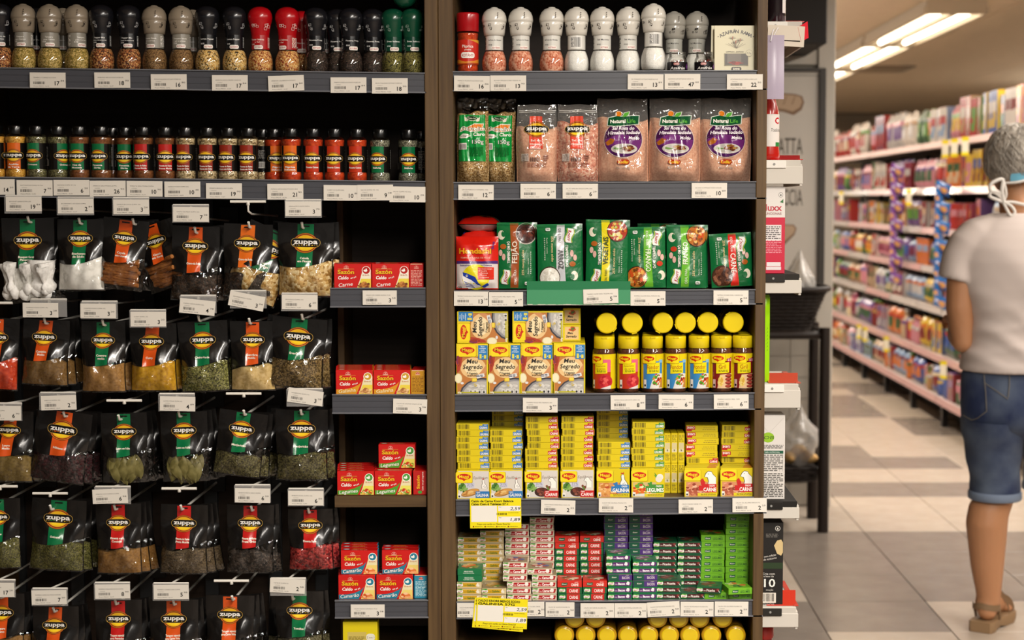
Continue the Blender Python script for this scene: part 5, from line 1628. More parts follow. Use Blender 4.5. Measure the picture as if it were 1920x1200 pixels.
solo('fish_stock_bag', hb, 'red and white fish stock bag standing upright with fish picture', 'bag', (q.x, q.y, q.z + 0.002), (math.radians(-3), 0, 0), 'fish stock bags')
# lying ones pile up behind the standing bag, tops to the front
for k in range(5):
    z = R3.on(890, 3.3).z + 0.017 + 0.0278 * k
    t = solo('fish_stock_bag', hb, ['red fish stock bag lying flat at the bottom of the pile behind the upright one', 'red fish stock bag lying flat, second layer up of the pile', 'red fish stock bag lying flat, middle layer of the pile', 'red fish stock bag lying flat, one below the top of the pile', 'red fish stock bag lying flat on top of the pile'][k], 'bag',
             (P(898 + (k % 2) * 3, 600, 3.27).x, 3.266 + 0.104, z), (math.radians(-90), 0, PI), 'fish stock bags')
# green cardboard strip stuck over the channel
a = Art()
g = G().box(-97 * U, 97 * U, -0.0006, 0.0002, -22.5 * U, 22.5 * U, '#0f6e40')
g.box(-97 * U, 97 * U, -0.0008, -0.0006, -22.5 * U, 6 * U, '#3c8a5e')
r = random.Random(2)
for k in range(40):
    x = -96 + 4.8 * k
    h_ = r.uniform(0.4, 1.8)
    g.box(x * U, (x + 4.8) * U, -0.0009, -0.0007, -22.5 * U, (-22.5 + h_) * U, '#c4c0b0')
q = P(1085, 549.5, YF - 0.0050)
solo('green_card_strip', g.mesh('green_card_strip', CARD), 'green cardboard strip in front of the seasoning packets', 'card strip', q)
for u, v, n, p, c, r, w_, yy in ((884, 560, 'TEMPERO HONDASHI A BASE PEIXE 60G', '13', '58', 0.3, 'under the fish stock bags', 0), (948, 561, 'TEMP KNORR MEU FEIJAO 40G', '5', '69', 0, 'under the bean seasoning packet', 0), (1126.5, 555.5, 'TEMPERO KNORR IDEAL VEGETAIS 40G', '5', '58', -1.6, 'stuck on the green card strip', 0.002),
                             (1215, 559.5, 'TEMPERO KNORR IDEAL FRANGO 40G', '5', '58', 0, 'under the chicken seasoning packets', 0), (1370.5, 558, 'TEMPERO KNORR IDEAL CARNES 40G', '5', '58', 0, 'under the meat seasoning packet', 0)):
    price_tag(u, v, n, p, c, w_, r, 65.5, 27, YF - 0.0062 - yy)
# ------------------------------------------------------------------ shelf of seasoning cartons and yellow lidded jars
def maggi(A, x, y, w=30, plate=True, rot=0):
    A.push(x, y, rot, w / 30)
    if plate:
        A.rrect(0.4, -0.6, 31, 20.4, 2.4, '#a88a10')
        A.rrect(0, 0, 30, 20, 2.4, '#ecd21a')
    A.ell(0, 1, 12.6, 5.6, '#c2280c', 22)
    A.poly([(-4, -3.6), (4, -3.6), (0, -7.2)], '#c2280c')
    A.text('Maggi', 0, 1.6, 5.4, '#ecd21a', 0.015, 18)
    A.pop()
YEL = '#d6c014'
def segredo_art(a, W=60, H=96):
    """Front of the carton, origin at its bottom centre."""
    w2 = W / 2 - 0.8
    a.rect(0, 36, W - 3, 70, '#b8763a')
    a.ell(2, 50, 24, 20, '#e0bc84', 28)
    a.ell(2, 50, 17, 13, '#ecd8ac', 24)
    a.poly([(-w2, 78), (-w2, 40), (-24, 44), (-20, 56), (-18, 72)], '#a83a22')
    a.blobs(-25, 62, 5, 12, ['#b8402a', '#c85a34', '#7a2a4a', '#8e2e1e'], 12, 3, 0.5)
    a.ell(-26, 30, 7, 9.5, '#dcd0a4')
    a.ell(-26, 30, 5.4, 7.8, '#e6e0bc')
    a.poly([(w2, 60), (18, 44), (9, 34), (13, 30), (24, 38), (w2, 46)], '#c88a5c')
    a.poly([(6, 36), (22, 40), (24, 34), (10, 29)], '#d8d8d4')
    a.lines(14, 35, 12, 5, 2, '#3a3a58', 5)
    # pot
    a.poly([(-24, 1), (-20, 12), (-10, 22), (4, 29), (18, 31), (w2, 30), (w2, 1)], '#3c3a40')
    a.poly([(-21, 1), (-17, 11), (-8, 20), (5, 26), (18, 28), (w2, 27), (w2, 1)], '#8c8a8c')
    a.poly([(-18, 1), (-14, 9), (-6, 17), (6, 22.5), (18, 24.5), (w2, 24), (w2, 1)], '#b4b0aa')
    a.blobs(8, 12, 18, 8, ['#c8c4bc', '#a8a49c', '#d4d0c8'], 26, 8, 0.25)
    a.rrect(4, 27, 10, 7, 1.6, '#c8a020', 1)
    a.rrect(4.4, 27.6, 8, 5, 1.4, '#e6cc48')
    a.blobs(5, 18, 4, 6, ['#d8c040', '#b89a20'], 10, 4, 0.2)
    a.ell(-19, 21, 3.2, 2.2, '#d8d8d8')
    for k in range(4):
        a.rect(-2.5 + 8.2 * k, 5.2, 6.6, 6.6, '#e0dcd4')
        a.ell(-2.5 + 8.2 * k, 4, 2.0, 2.0, '#2a2826', 10)
        a.rect(-2.5 + 8.2 * k, 7, 4.4, 0.8, '#5a5854')
    a.rect(-8, 3.4, 40, 2.4, '#b8b01a', 1)
    a.text('60g', -24, 3.4, 3.6, '#f0ece0', 0.02)
    a.rect(0, 84, W - 1.4, 22, '#e2c81a')
    a.rect(w2 - 0.6, 40, 2.4, 78, '#d2c01c')
    maggi(a, -9, 82.5, 33)
    a.rect(20.5, 79.5, 18, 27, '#2a78b4')
    for k, s_ in enumerate(('Nova', 'embalagem,', 'nova', 'embalagem')):
        a.text(s_, 20, 90.6 - 3.4 * k, 2.5, '#e4eef4', 0.01, 13 if k % 2 else 7)
    a.rect(16, 72, 4, 8.4, '#d8cc50')
    a.text('+', 20.4, 71.5, 3, '#e8f0f4', 0.03)
    a.rect(24.6, 71, 4.4, 6.6, '#d8cc50')
    a.text('Meu', 0, 63, 8.4, '#1c1a18', 0.01, 20, 0.15)
    a.text('Segredo', 1, 52.5, 8.4, '#1c1a18', 0.01, 37, 0.15)
    a.lines(0, 45, 16, 1.6, 1, '#6a4a2a', 4)
    a.text('7 Vegetais', 0, 40, 4.0, '#3a3222', 0.015, 20, 0.15)
    a.lines(0, 35.4, 18, 3.0, 2, '#7a5a34', 5)
def seg_box(rot):
    W, H, D = 60, 96, 34
    a = Art()
    if not rot:
        segredo_art(a)
        g = G().box(-W / 2 * U, W / 2 * U, 0, D * U, 0, H * U, '#dcc814', 0, None, 0.0006)
    else:
        a.push(W * 0 + H / 2, W / 2, 90)
        segredo_art(a)
        a.pop()
        g = G().box(-H / 2 * U, H / 2 * U, 0, D * U, 0, W * U, '#dcc814', 0, None, 0.0006)
    a.emit(g, flat(0))
    return g.mesh('seasoning_carton', CARD)
sb0, sb1 = seg_box(False), seg_box(True)
def seg_end():
    a = Art()
    a.rect(0, 30, 28, 40, '#d8b070')
    a.blobs(4, 42, 8, 6, ['#a83a1a', '#c8502a', '#5a6a2a'], 10, 3, 0.4)
    a.text('Meu', 0, 31, 5.4, '#1c1a18', 0.03, 12, 0.15)
    a.text('Segredo', 0, 24, 5.4, '#1c1a18', 0.03, 23, 0.15)
    g = G().box(-17 * U, 17 * U, 0, 96 * U, 0, 60 * U, '#d2c014', 0, None, 0.0006)
    a.emit(g, flat(0))
    return g.mesh('seasoning_carton', CARD)
for i, u in enumerate((885.5, 946.5, 1006.5, 1067.5)):
    for k in range(4):
        q = R4.on(u, YF + 0.012 + k * 0.0358)
        solo('seasoning_carton', sb0, 'upright yellow seasoning carton, %s from the middle post, %s' % (ORD[i + 1], ('front row', 'second row', 'third row', 'fourth row')[k]), 'carton', q, (0, 0, 0), 'yellow seasoning cartons')
z96 = 96 * U + 0.0008
for i, u in enumerate((905, 1008.5)):
    q = R4.on(u, YF + 0.012)
    solo('seasoning_carton', sb1, 'yellow seasoning carton lying sideways on the upright ones, ' + ('next to the middle post' if i == 0 else 'away from the middle post'), 'carton', (q.x, q.y, q.z + z96), (0, 0, 0), 'yellow seasoning cartons')
g2 = Art()
g2.blobs(3, 22, 8, 5, ['#a83a1a', '#c8502a', '#5a6a2a'], 9, 3, 0.45)
g2.text('Meu', -3, 15.5, 4.6, '#1c1a18', 0.03, 10, 0.15)
g2.text('Segredo', -1, 9, 4.6, '#1c1a18', 0.03, 20, 0.15)
ge = G().box(-17 * U, 17 * U, 0, 90 * U, 0, 31 * U, '#d2c014', 0, None, 0.0006)
e0 = Art()
e0.rect(0, 15, 26, 24, '#d8b884')
e0.emit(ge, flat(0))
g2.emit(ge, flat(-0.0002))
gem = ge.mesh('seasoning_carton', CARD)
for k in range(2):
    q = R4.on(1072, YF + 0.05)
    solo('seasoning_carton', gem, 'yellow seasoning carton lying end on over the upright ones, ' + ('upper' if k else 'lower'), 'carton', (q.x, q.y, q.z + z96 + k * 31.6 * U), (0, 0, 0), 'yellow seasoning cartons')
# jars
MJ = [(18.5, 0), (20.6, 2), (21.2, 6), (21.2, 76), (20.0, 80), (18.6, 83), (18.6, 88)]
DARKJ = film('dark_jar_glass', '#8a4a20', 0.08, 0.03)
mj_glass = G().lathe([(r * U, z * U) for r, z in MJ], 28).mesh('jar_glass', GLASS)
mj_fill = G().lathe([((r - 0.9) * U, (z + 0.7) * U) for r, z in MJ], 28).mesh('seasoning', grain('brown_seasoning_powder', ['#3a1c0c', '#5a2e14', '#6a3a1a'], 160, 0.8, 0.2, 'noise'))
def mlid(yrim=0.0):
    g = G().lathe([(r * U, z * U) for r, z in [(18.8, 84), (19.6, 84.4), (19.8, 104), (19.4, 106), (17.8, 106.8), (17.4, 107.0)]], 32, '#dec414')
    g.box(-5 * U, 5 * U, -20.8 * U, -19.0 * U, 103.2 * U, 106.4 * U, '#d8be12', 0, None, 0.0003)
    return g.mesh('lid', PLAST)
mj_lid = mlid()
def mj_label(kind, turn):
    a = Art()
    a.rect(0, 41, 118, 66, YEL)
    a.push(turn, 0)
    bgc = dict(carnes='#b8341e', fondor='#3a80b8', gril='#7a1e1a')[kind]
    a.rect(0, 34, 40, 52, bgc)
    if kind == 'carnes':
        a.poly([(-2, 64), (20, 64), (20, 40), (10, 40)], '#d8607a')
        a.ell(10, 22, 14, 13, '#b82a34', 20)
        a.blobs(10, 22, 12, 11, ['#c83a3a', '#a81e28', '#d85a54'], 20, 3, 0.3)
        a.poly([(0, 9), (20, 15), (20, 8), (8, 8)], '#d8d0cc')
    if kind == 'fondor':
        a.poly([(-6, 8), (20, 8), (20, 36), (10, 38), (0, 28)], '#d8d4cc')
        a.blobs(8, 24, 11, 11, ['#4a8a2a', '#c83a1e', '#6aa83a', '#e0d8b8', '#8a2a1a', '#d87a2a'], 34, 5, 0.26)
        a.poly([(12, 10), (18, 30), (20, 28), (20, 10)], '#b8803a')
        a.rect(16, 60, 8, 6, '#7ab0d8')
    if kind == 'gril':
        a.poly([(-9, 8), (20, 8), (20, 36), (-4, 34)], '#d8b48a')
        a.blobs(-1, 20, 7, 11, ['#d8b85a', '#e0c878', '#c89a3a'], 14, 3, 0.4)
        for k in range(4):
            a.ell(13, 12 + 6.6 * k, 7.5, 3.2, '#7a2a22')
            a.ell(12, 12.6 + 6.6 * k, 5.5, 1.8, '#a8483a')
        a.poly([(8, 64), (19, 67), (19, 58), (10, 57)], '#9a1e3a')
        a.lines(14, 62, 8, 5, 2, '#e8c8d0', 3)
    a.rect(-15, 17, 5.6, 16, '#e0dcd4' if kind != 'gril' else '#c8a8a0')
    a.ell(-15, 14, 2, 2.4, '#1c1a18', 10)
    a.poly([(-11, 36), (13, 38), (13, 58), (-11, 56)], '#e0ce14')
    if kind == 'carnes':
        a.text('Amaciante', 0, 52, 4.0, '#a87a14', 0.01, 19, rot=2)
        a.text('de carnes', 1, 46.6, 4.0, '#a87a14', 0.01, 17, rot=2)
    else:
        a.text({'fondor': 'Fondor', 'gril': 'Gril'}[kind], 0, 49.5, 8.6, '#a85a14', 0.01, 22 if kind == 'fondor' else 13, rot=2)
    a.lines(2, 41.5, 17, 4.4, 2, '#5a6a14', 4)
    maggi(a, -8, 64.5, 25)
    a.lines(38, 40, 12, 50, 16, '#8a8020', 6)
    a.pop()
    g = G()
    a.emit(g, wrap(21.7), 0, 3.2, True)
    return g.mesh('label', GLOSS)
ml = dict(carnes=mj_label('carnes', 0), carnes2=mj_label('carnes', -8), fondor=mj_label('fondor', 0), gril=mj_label('gril', 0))
MJL = {}
for i, (u, k_, lb) in enumerate(((1133, 'carnes2', 'yellow lidded jar of meat tenderiser with its label turned, beside the cartons'), (1178, 'carnes', 'yellow lidded jar of meat tenderiser facing forwards beside the blue labels'), (1223, 'fondor', 'blue labelled jar with yellow lid beside the red labelled jars'), (1266.5, 'fondor', 'blue labelled jar with yellow lid, middle of three'),
                               (1310, 'fondor', 'blue labelled jar with yellow lid beside the grill seasoning'), (1352, 'gril', 'dark red labelled grill seasoning jar beside the blue labels'), (1392, 'gril', 'dark red labelled grill seasoning jar next to the end post'))):
    for b in range(3):
        kit('seasoning_jar', [('jar_glass', mj_glass), ('seasoning', mj_fill), ('label', ml[k_]), ('lid', mj_lid)], ('' if b == 0 else 'second row back: ' if b == 1 else 'third row back: ') + lb, 'jar', R4.on(u, 3.236 + 0.0445 * b), (0, 0, 0), 'yellow lidded jars')
for i, u in enumerate((1137.5, 1185.5, 1242.5, 1285, 1327, 1374.5)):
    q = R4.on(u, 3.222)
    kit('seasoning_jar', [('jar_glass', mj_glass), ('seasoning', mj_fill), ('label', ml['fondor' if i in (2, 3, 4) else 'carnes' if i < 2 else 'gril']), ('lid', mj_lid)], 'yellow lidded jar lying on the standing jars, lid forwards, %s from the cartons' % ORD[i + 1], 'jar',
        (q.x, 3.222 + 110 * U, q.z + 110.4 * U + 21.6 * U), (PI / 2, (-0.9 + i * 0.7), 0), 'lying yellow lidded jars')
for u, v, n, p, c, r, w_ in ((1013, 759.5, 'TEMPERO MAGGI MEU SEGREDO 60G', '3', '89', 0.3, 'under the yellow seasoning cartons'), (1177.5, 754.5, 'TEMPERO MAGGI AMACIANTE CARNE 120G', '8', '89', -0.4, 'under the meat tenderiser jars'), (1267.5, 753.5, 'TEMPERO MAGGI FONDOR 120G', '6', '49', 0.3, 'under the blue labelled jars'), (1371, 753, 'TEMPERO MAGGI GRILL 120G', '6', '49', -0.6, 'under the grill seasoning jars')):
    price_tag(u, v, n, p, c, w_, r, 65.5, 27.5)
# ------------------------------------------------------------------ shelf of yellow bouillon cartons
YB_ = '#d4be0c'
def front_art(kind):
    W, H = 62, 55
    a = Art()
    eq = kind.startswith('eq')
    if eq:
        a.rect(1, 27.5, 58, 52, '#d0cac2')
        a.blobs(-18, 21, 10, 9, ['#4a7a2a', '#6a9a3e', '#2e5a1e', '#88a85a'], 22, 3, 0.35)
        if kind == 'eqg':
            a.push(-5, 12, 16)
            a.ell(0, 0, 18, 6.6, '#8a5a22')
            a.ell(0, 0.6, 17, 5.6, '#c8924a')
            a.blobs(0, 0.5, 15, 4.6, ['#d8a860', '#a86e2e', '#e0bc7a'], 18, 3, 0.25)
            a.pop()
        else:
            a.ell(0, 12, 14, 9, '#3a1c14')
            a.blobs(0, 12.5, 12, 8, ['#5a2a1e', '#7a3c2c', '#8e5240', '#45201a'], 22, 4, 0.3)
            a.blobs(12, 20, 5, 5, ['#7a3c2c', '#5a7a2e'], 6, 6, 0.5)
        a.text('Equilibrium', 14, 41, 5.6, '#7a6a58', 0.0, 27, 0.2)
        a.rect(-5, 26.5, 16, 9.6, '#c4c4d2')
        a.text('31%', -5, 27.5, 4.8, '#5a5a72', 0.0, 12)
        a.lines(-5, 23.4, 12, 1.6, 1, '#7a7a8e', 3)
    else:
        fc = dict(g=['#d89a54', '#c07a34', '#e8bc80', '#e0a868', '#b04a24'], l=['#d86a1e', '#5a9a2e', '#e0b83a', '#c83a1c', '#e8d8b0'], c=['#a8523a', '#c87a5a', '#d89a7a', '#8a3a26', '#dcb090'])[kind]
        a.rect(-6, 15, 44, 28, '#c88a5a' if kind != 'l' else '#c8b07a')
        a.blobs(-10, 15, 19, 12.6, fc, 44, 6, 0.28)
        if kind == 'l':
            a.poly([(-28, 2), (28, 2), (20, 6), (0, 8), (-20, 7)], '#d8d4cc')
        if kind == 'c':
            a.poly([(-2, 33), (4, 36), (8, 28), (6, 20), (2, 20)], '#c0281c')
    # hen, cow or leek at the side
    a.push(7.5 if eq else 0, 6.5 if eq else 0, 0, 0.68 if eq else 1.0)
    if kind in ('g', 'eqg'):
        a.poly([(13, 20), (12, 28), (15, 34), (14, 42), (18, 46), (21, 42), (22, 35), (27, 28), (29, 20)], '#1e1c1a')
        a.poly([(14, 20), (13, 28), (16, 34), (15, 42), (18, 45), (20.4, 42), (21, 35), (26, 28), (28, 20)], '#ece8e0')
        a.blobs(20, 26, 6, 6, ['#2e3a5a'], 9, 4, 0.14)
        a.poly([(14.5, 45), (15, 49), (17, 47), (19, 49.5), (20.5, 45), (18, 46)], '#c02a1e')
    if kind in ('c', 'eqc'):
        a.poly([(6, 39), (9, 46), (14, 50), (20, 49), (23, 44), (29, 38), (29, 20), (12, 20), (14, 30), (12, 37)], '#2a2622')
        a.poly([(7, 39), (10, 45.4), (14, 49), (20, 48), (22.4, 43.4), (28.4, 37.6), (28.4, 20), (13, 20), (15, 30), (13, 37.6)], '#ece8e0')
        a.ell(14, 44, 0.8, 0.8, '#1a1816', 8)
    if kind == 'l':
        a.poly([(12, 48), (20, 40), (16, 38)], '#4a8a2a')
        a.poly([(11, 44), (20, 39), (17, 36)], '#5a9a34')
        a.ell(23, 39, 6.5, 6, '#e6e0d0')
        a.ell(21, 35, 6.5, 6, '#dcd6c4')
    a.pop()
    bc = dict(g='#2a72b0', eqg='#2a72b0', c='#c01c1c', eqc='#c01c1c', l='#3e8a30')[kind]
    nm = dict(g='GALINHA', eqg='GALINHA', c='CARNE', eqc='CARNE', l='LEGUMES')[kind]
    if not eq:
        a.poly([(-4, 22), (2, 22), (2, 26), (8, 26), (8, 25), (30, 25), (30, 9), (6, 9), (6, 12), (-4, 12)], bc)
        a.poly([(0, 25), (8, 25), (8, 30), (4, 30), (4, 28), (0, 28)], bc)
        a.text('CALDO', 21, 21.8, 3.2, '#f0ece6', 0.04, 11)
        a.text(nm, 14.5 if nm != 'CARNE' else 17, 14.6, 7.2, '#f4f0ea', 0.03, 32 if nm != 'CARNE' else 24)
        a.rect(12, 4.6, 36, 5.6, '#dcc81c')
        a.lines(14, 5, 28, 3.6, 2, '#6a5c10', 4)
    else:
        a.rect(18, 8.4, 26, 12.6, bc)
        a.text('CALDO', 10, 12.8, 2.2, '#f0ece6', 0.03, 7)
        a.text(nm, 18, 7.4, 6.0, '#f4f0ea', 0.02, 23)
    a.rect(-26, 6.4, 5.6, 8, '#e4e0d8')
    a.ell(-26, 5, 1.8, 1.8, '#1c1a18', 8)
    maggi(a, -16 if not eq else -17, 42 if not eq else 41.5, 31)
    g = G().box(-W / 2 * U, W / 2 * U, 0, 12.3 * U, 0, H * U, YB_, 0, dict(top='#d8c61a'), 0.0005)
    a.emit(g, flat(0))
    t = Art()
    t.rect(0, 6, W - 4, 3.0, '#c8b418')
    t.rect(20, 6, 16, 7, bc)
    t.emit(g, on_top(H * U, 0))
    return g.mesh('bouillon_carton', CARD)
def edge_art(kind, inv=False):
    W, H, D = 61, 12.2, 55
    bc = dict(g='#2a72b0', c='#b81a1a', l='#3e8a30')[kind]
    nm = dict(g='GALINHA', c='CARNE', l='LEGUMES')[kind]
    g = G().box(-W / 2 * U, W / 2 * U, 0, D * U, 0, H * U, YB_, 0, dict(top='#d8c420', bottom='#c8b410'), 0.0005)
    a = Art()
    if not inv:
        a.bars(-15.5, 6.4, 22, 9.0, '#3c3208', 7, 15)
        a.rect(-28.6, 6, 1.2, 8, '#a8941a')
        a.poly([(13, 1.4), (30, 1.4), (30, 11.4), (19.5, 11.4), (19.5, 8.4), (13, 8.4)], bc)
        a.text(nm, 21.4, 4.6, 4.4, '#f0ece6', 0.03, 14.6)
        a.text('CALDO', 25, 9.6, 1.5, '#e8dcd8', 0.02, 6)
    else:
        a.push(0, H / 2, 180)
        a.poly([(13, -5), (30, -5), (30, 5), (19.5, 5), (19.5, 2), (13, 2)], bc)
        a.text(nm, 21.4, -1.6, 4.2, '#f0ece6', 0.03, 14.4)
        a.pop()
        a.lines(14, 7.8, 22, 2.0, 1, '#9a8820', 3)
        a.lines(14, 4.2, 26, 2.4, 1, '#9a8820', 4)
    a.emit(g, flat(0))
    return g.mesh('bouillon_carton', CARD)
def upend_art():
    g = G().box(-6.2 * U, 6.2 * U, 0, 55 * U, 0, 58 * U, YB_, 0, None, 0.0005)
    a = Art()
    a.lines(0, 48, 9, 14, 5, '#8a7c18', 3)
    a.rect(0, 34, 9.6, 11, '#c8bc90')
    a.rect(0, 24.6, 9.6, 7, '#d0c8a8')
    a.text('9', 0, 24.6, 4, '#2a2616', 0.03)
    a.lines(0, 12, 9, 14, 5, '#8a7c18', 5)
    a.emit(g, flat(0))
    return g.mesh('bouillon_carton', CARD)
MF = {k: front_art(k) for k in ('eqg', 'eqc', 'g', 'l', 'c')}
ME = {k: edge_art(k) for k in 'gcl'}
MI = edge_art('c', True)
MU = upend_art()
h12 = 12.2 * U + 0.00025
cols = [(887, 'eqg', 'g', 7, 0, 'chicken'), (949, 'eqg', 'g', 6, 0, 'chicken'), (1016, 'eqc', 'c', 8, 0, 'beef'), (1083, 'eqc', 'c', 8, 0, 'beef'), (1150, 'g', 'g', 4, 4, 'chicken'), (1214.5, 'l', 'l', 7, 0, 'vegetable'), (1314, 'c', 'c', 6, 0, 'beef'), (1381.5, 'c', 'c', 6, 0, 'beef')]
LBL = 'yellow %s bouillon carton %s, %s column from post'
rr = random.Random(5)
for ci, (u, fk, ek, n, extra, nm) in enumerate(cols):
    deep = 6 if ci < 6 else 7
    yb = YF + 0.010
    for k in range(deep):
        q = R5.on(u + (rr.uniform(-1.2, 1.2) if k else 0) + (1.0 * k if ci in (6, 7) else 0), yb + k * (12.3 * U + 0.0003))
        solo('bouillon_carton', MF[fk], LBL % (nm, 'on edge, %s row' % ORD[k + 1], ORD[ci + 1]), 'carton', q, (0, 0, 0), 'yellow bouillon cartons')
    set_ = 0.014 if ci < 6 else 0.052
    ys = yb + set_
    base = R5.on(u, ys).z + 55 * U + 0.0004
    for k in range(n):
        dx = rr.uniform(-1.6, 1.6) + (0 if k < 3 else (2.5 if ci in (2,) and k < 6 else 0))
        inv = ci == 6 and 1 <= k <= 5 or ci == 7 and k in (1, 2)
        q = R5.on(u + dx + (2 if ci in (6,) else 0), ys + (0.006 if ci == 7 and k == 0 else 0))
        solo('bouillon_carton', MI if inv else ME[ek], LBL % (nm, 'lying, %s up' % ORD[k + 1], ORD[ci + 1]), 'carton', (q.x, q.y, base + k * h12), (0, 0, rr.uniform(-0.03, 0.03)), 'yellow bouillon cartons')
    if extra:
        ys2 = ys + 56.5 * U
        for k in range(deep):
            pass
        for k in range(13):
            q = R5.on(u - 2, ys2 + 0.008)
            solo('bouillon_carton', ME[ek], LBL % (nm, 'in rear pile, %s up' % ORD[k + 1], ORD[ci + 1]), 'carton', (q.x, q.y, q.z + k * h12), (0, 0, rr.uniform(-0.02, 0.02)), 'yellow bouillon cartons')
# cartons turned end on between the vegetable and the last beef columns
for k in range(3):
    for j in range(2):
        q = R5.on(1251 + 13.0 * k, YF + 0.055)
        solo('bouillon_carton', MU, 'yellow bouillon carton turned end on, %s file, %s layer' % (ORD[k + 1], ('lower', 'upper')[j]), 'carton', (q.x, q.y, q.z + j * (58 * U + 0.0004)), (0, 0, 0), 'yellow bouillon cartons')
for k in range(9):
    q = R5.on(952, YF + 0.092)
    solo('bouillon_carton', ME['g'], LBL % ('chicken', 'in rear pile, %s up' % ORD[k + 1], ORD[2]), 'carton', (q.x, q.y, q.z + 0.0 + k * h12 + 3 * h12 * 0), (0, 0, 0), 'yellow bouillon cartons')
for k in range(9, 13):
    q = R5.on(952, YF + 0.092)
    solo('bouillon_carton', ME['g'], LBL % ('chicken', 'in rear pile, %s up' % ORD[k + 1], ORD[2]), 'carton', (q.x, q.y, q.z + k * h12), (0, 0, 0), 'yellow bouillon cartons')
for u, v, n, p, c, r, w_ in ((1046.5, 951, 'CALDO MAGGI CARNE MENOS SODIO 57G', '2', '25', 1.5, 'under the beef bouillon, with slanted sides'), (1155, 947.5, 'CALDO DE GALINHA MAGGI 57G', '2', '25', 0.3, 'under the yellow chicken bouillon with blue name'), (1304.5, 949.5, 'CALDO MAGGI CARNE 57G', '2', '25', -0.4, 'under the last beef bouillon columns'), (1405.5, 947, 'CALDO DE LEGUMES MAGGI 57G', '2', '25', -0.5, 'at the end of the yellow bouillon shelf')):
    price_tag(u, v, n, p, c, w_, r, 65, 27)
# ------------------------------------------------------------------ yellow promotion cards
def promo(l1, l2):
    W, H = 97, 58
    g = G().box(-W / 2 * U, W / 2 * U, -0.0004, 0.0, -H * U, 0, '#e8d81c')
    a = Art()
    a.text(l1, -46, -5.4, 4.4, '#3a3410', 0.04, 80, align='l')
    a.text(l2, -46, -11.2, 4.4, '#3a3410', 0.04, 70, align='l')
    a.rect(-28, -30, 36, 31, '#e6e2d8')
    a.rect(-4, -30, 13, 31, '#e6e2d8')
    a.rect(26, -20, 42, 10, '#e8e4da')
    a.rect(26, -41, 42, 11, '#e8e4da')
    a.text('2,59', 37, -20, 6.2, '#2a2824', 0.01, 19, 0.2, align='c')
    a.text('1,89', 37, -41, 6.4, '#2a2824', 0.01, 18, 0.2, align='c')
    a.text('De:', 9, -17, 2, '#3a3834')
    a.text('Por:', 9, -37.4, 2, '#3a3834')
    a.bars(12, -30.4, 20, 4.0, '#4a4010', 3, 12)
    a.lines(34, -28, 20, 1.4, 1, '#8a7a10', 4)
    a.text('Preço com cartão ou Cliente Zona Sul', -4, -49.6, 3.0, '#4a4210', 0.01, 62)
    for k in range(4):
        a.rect(-42 + 22 * k, -54.6, 2.4, 2.4, '#7a2a10')
        a.lines(-32 + 22 * k, -54.6, 15, 1.4, 1, '#7a6a10', k)
    a.emit(g, flat(-0.0004))
    return g.mesh('promotion_card', PAPER)
pm1, pm2 = promo('Caldo de Carne Knorr Balance', 'Caixa Com 6 Tabletes 57 g'), promo('CALDO KNORR MENOS SODIO', 'GALINHA 57G')
p = P(929, 934, YF - 0.0075)
solo('promotion_card', pm1, 'yellow promotion card hanging from the yellow bouillon shelf', 'promotion card', p, (math.radians(2), math.radians(-0.3), 0))
p = P(942, 1122, YF - 0.0095)
solo('promotion_card', pm2, 'yellow promotion card hanging from the lowest carton shelf, front one', 'promotion card', p, (math.radians(2), math.radians(2.4), 0), 'promotion cards on the lowest shelf')
p = P(938, 1125, YF - 0.0080)
solo('promotion_card', pm2, 'yellow promotion card hidden behind another, only its slanted edge seen', 'promotion card', p, (math.radians(2), math.radians(5.6), 0), 'promotion cards on the lowest shelf')
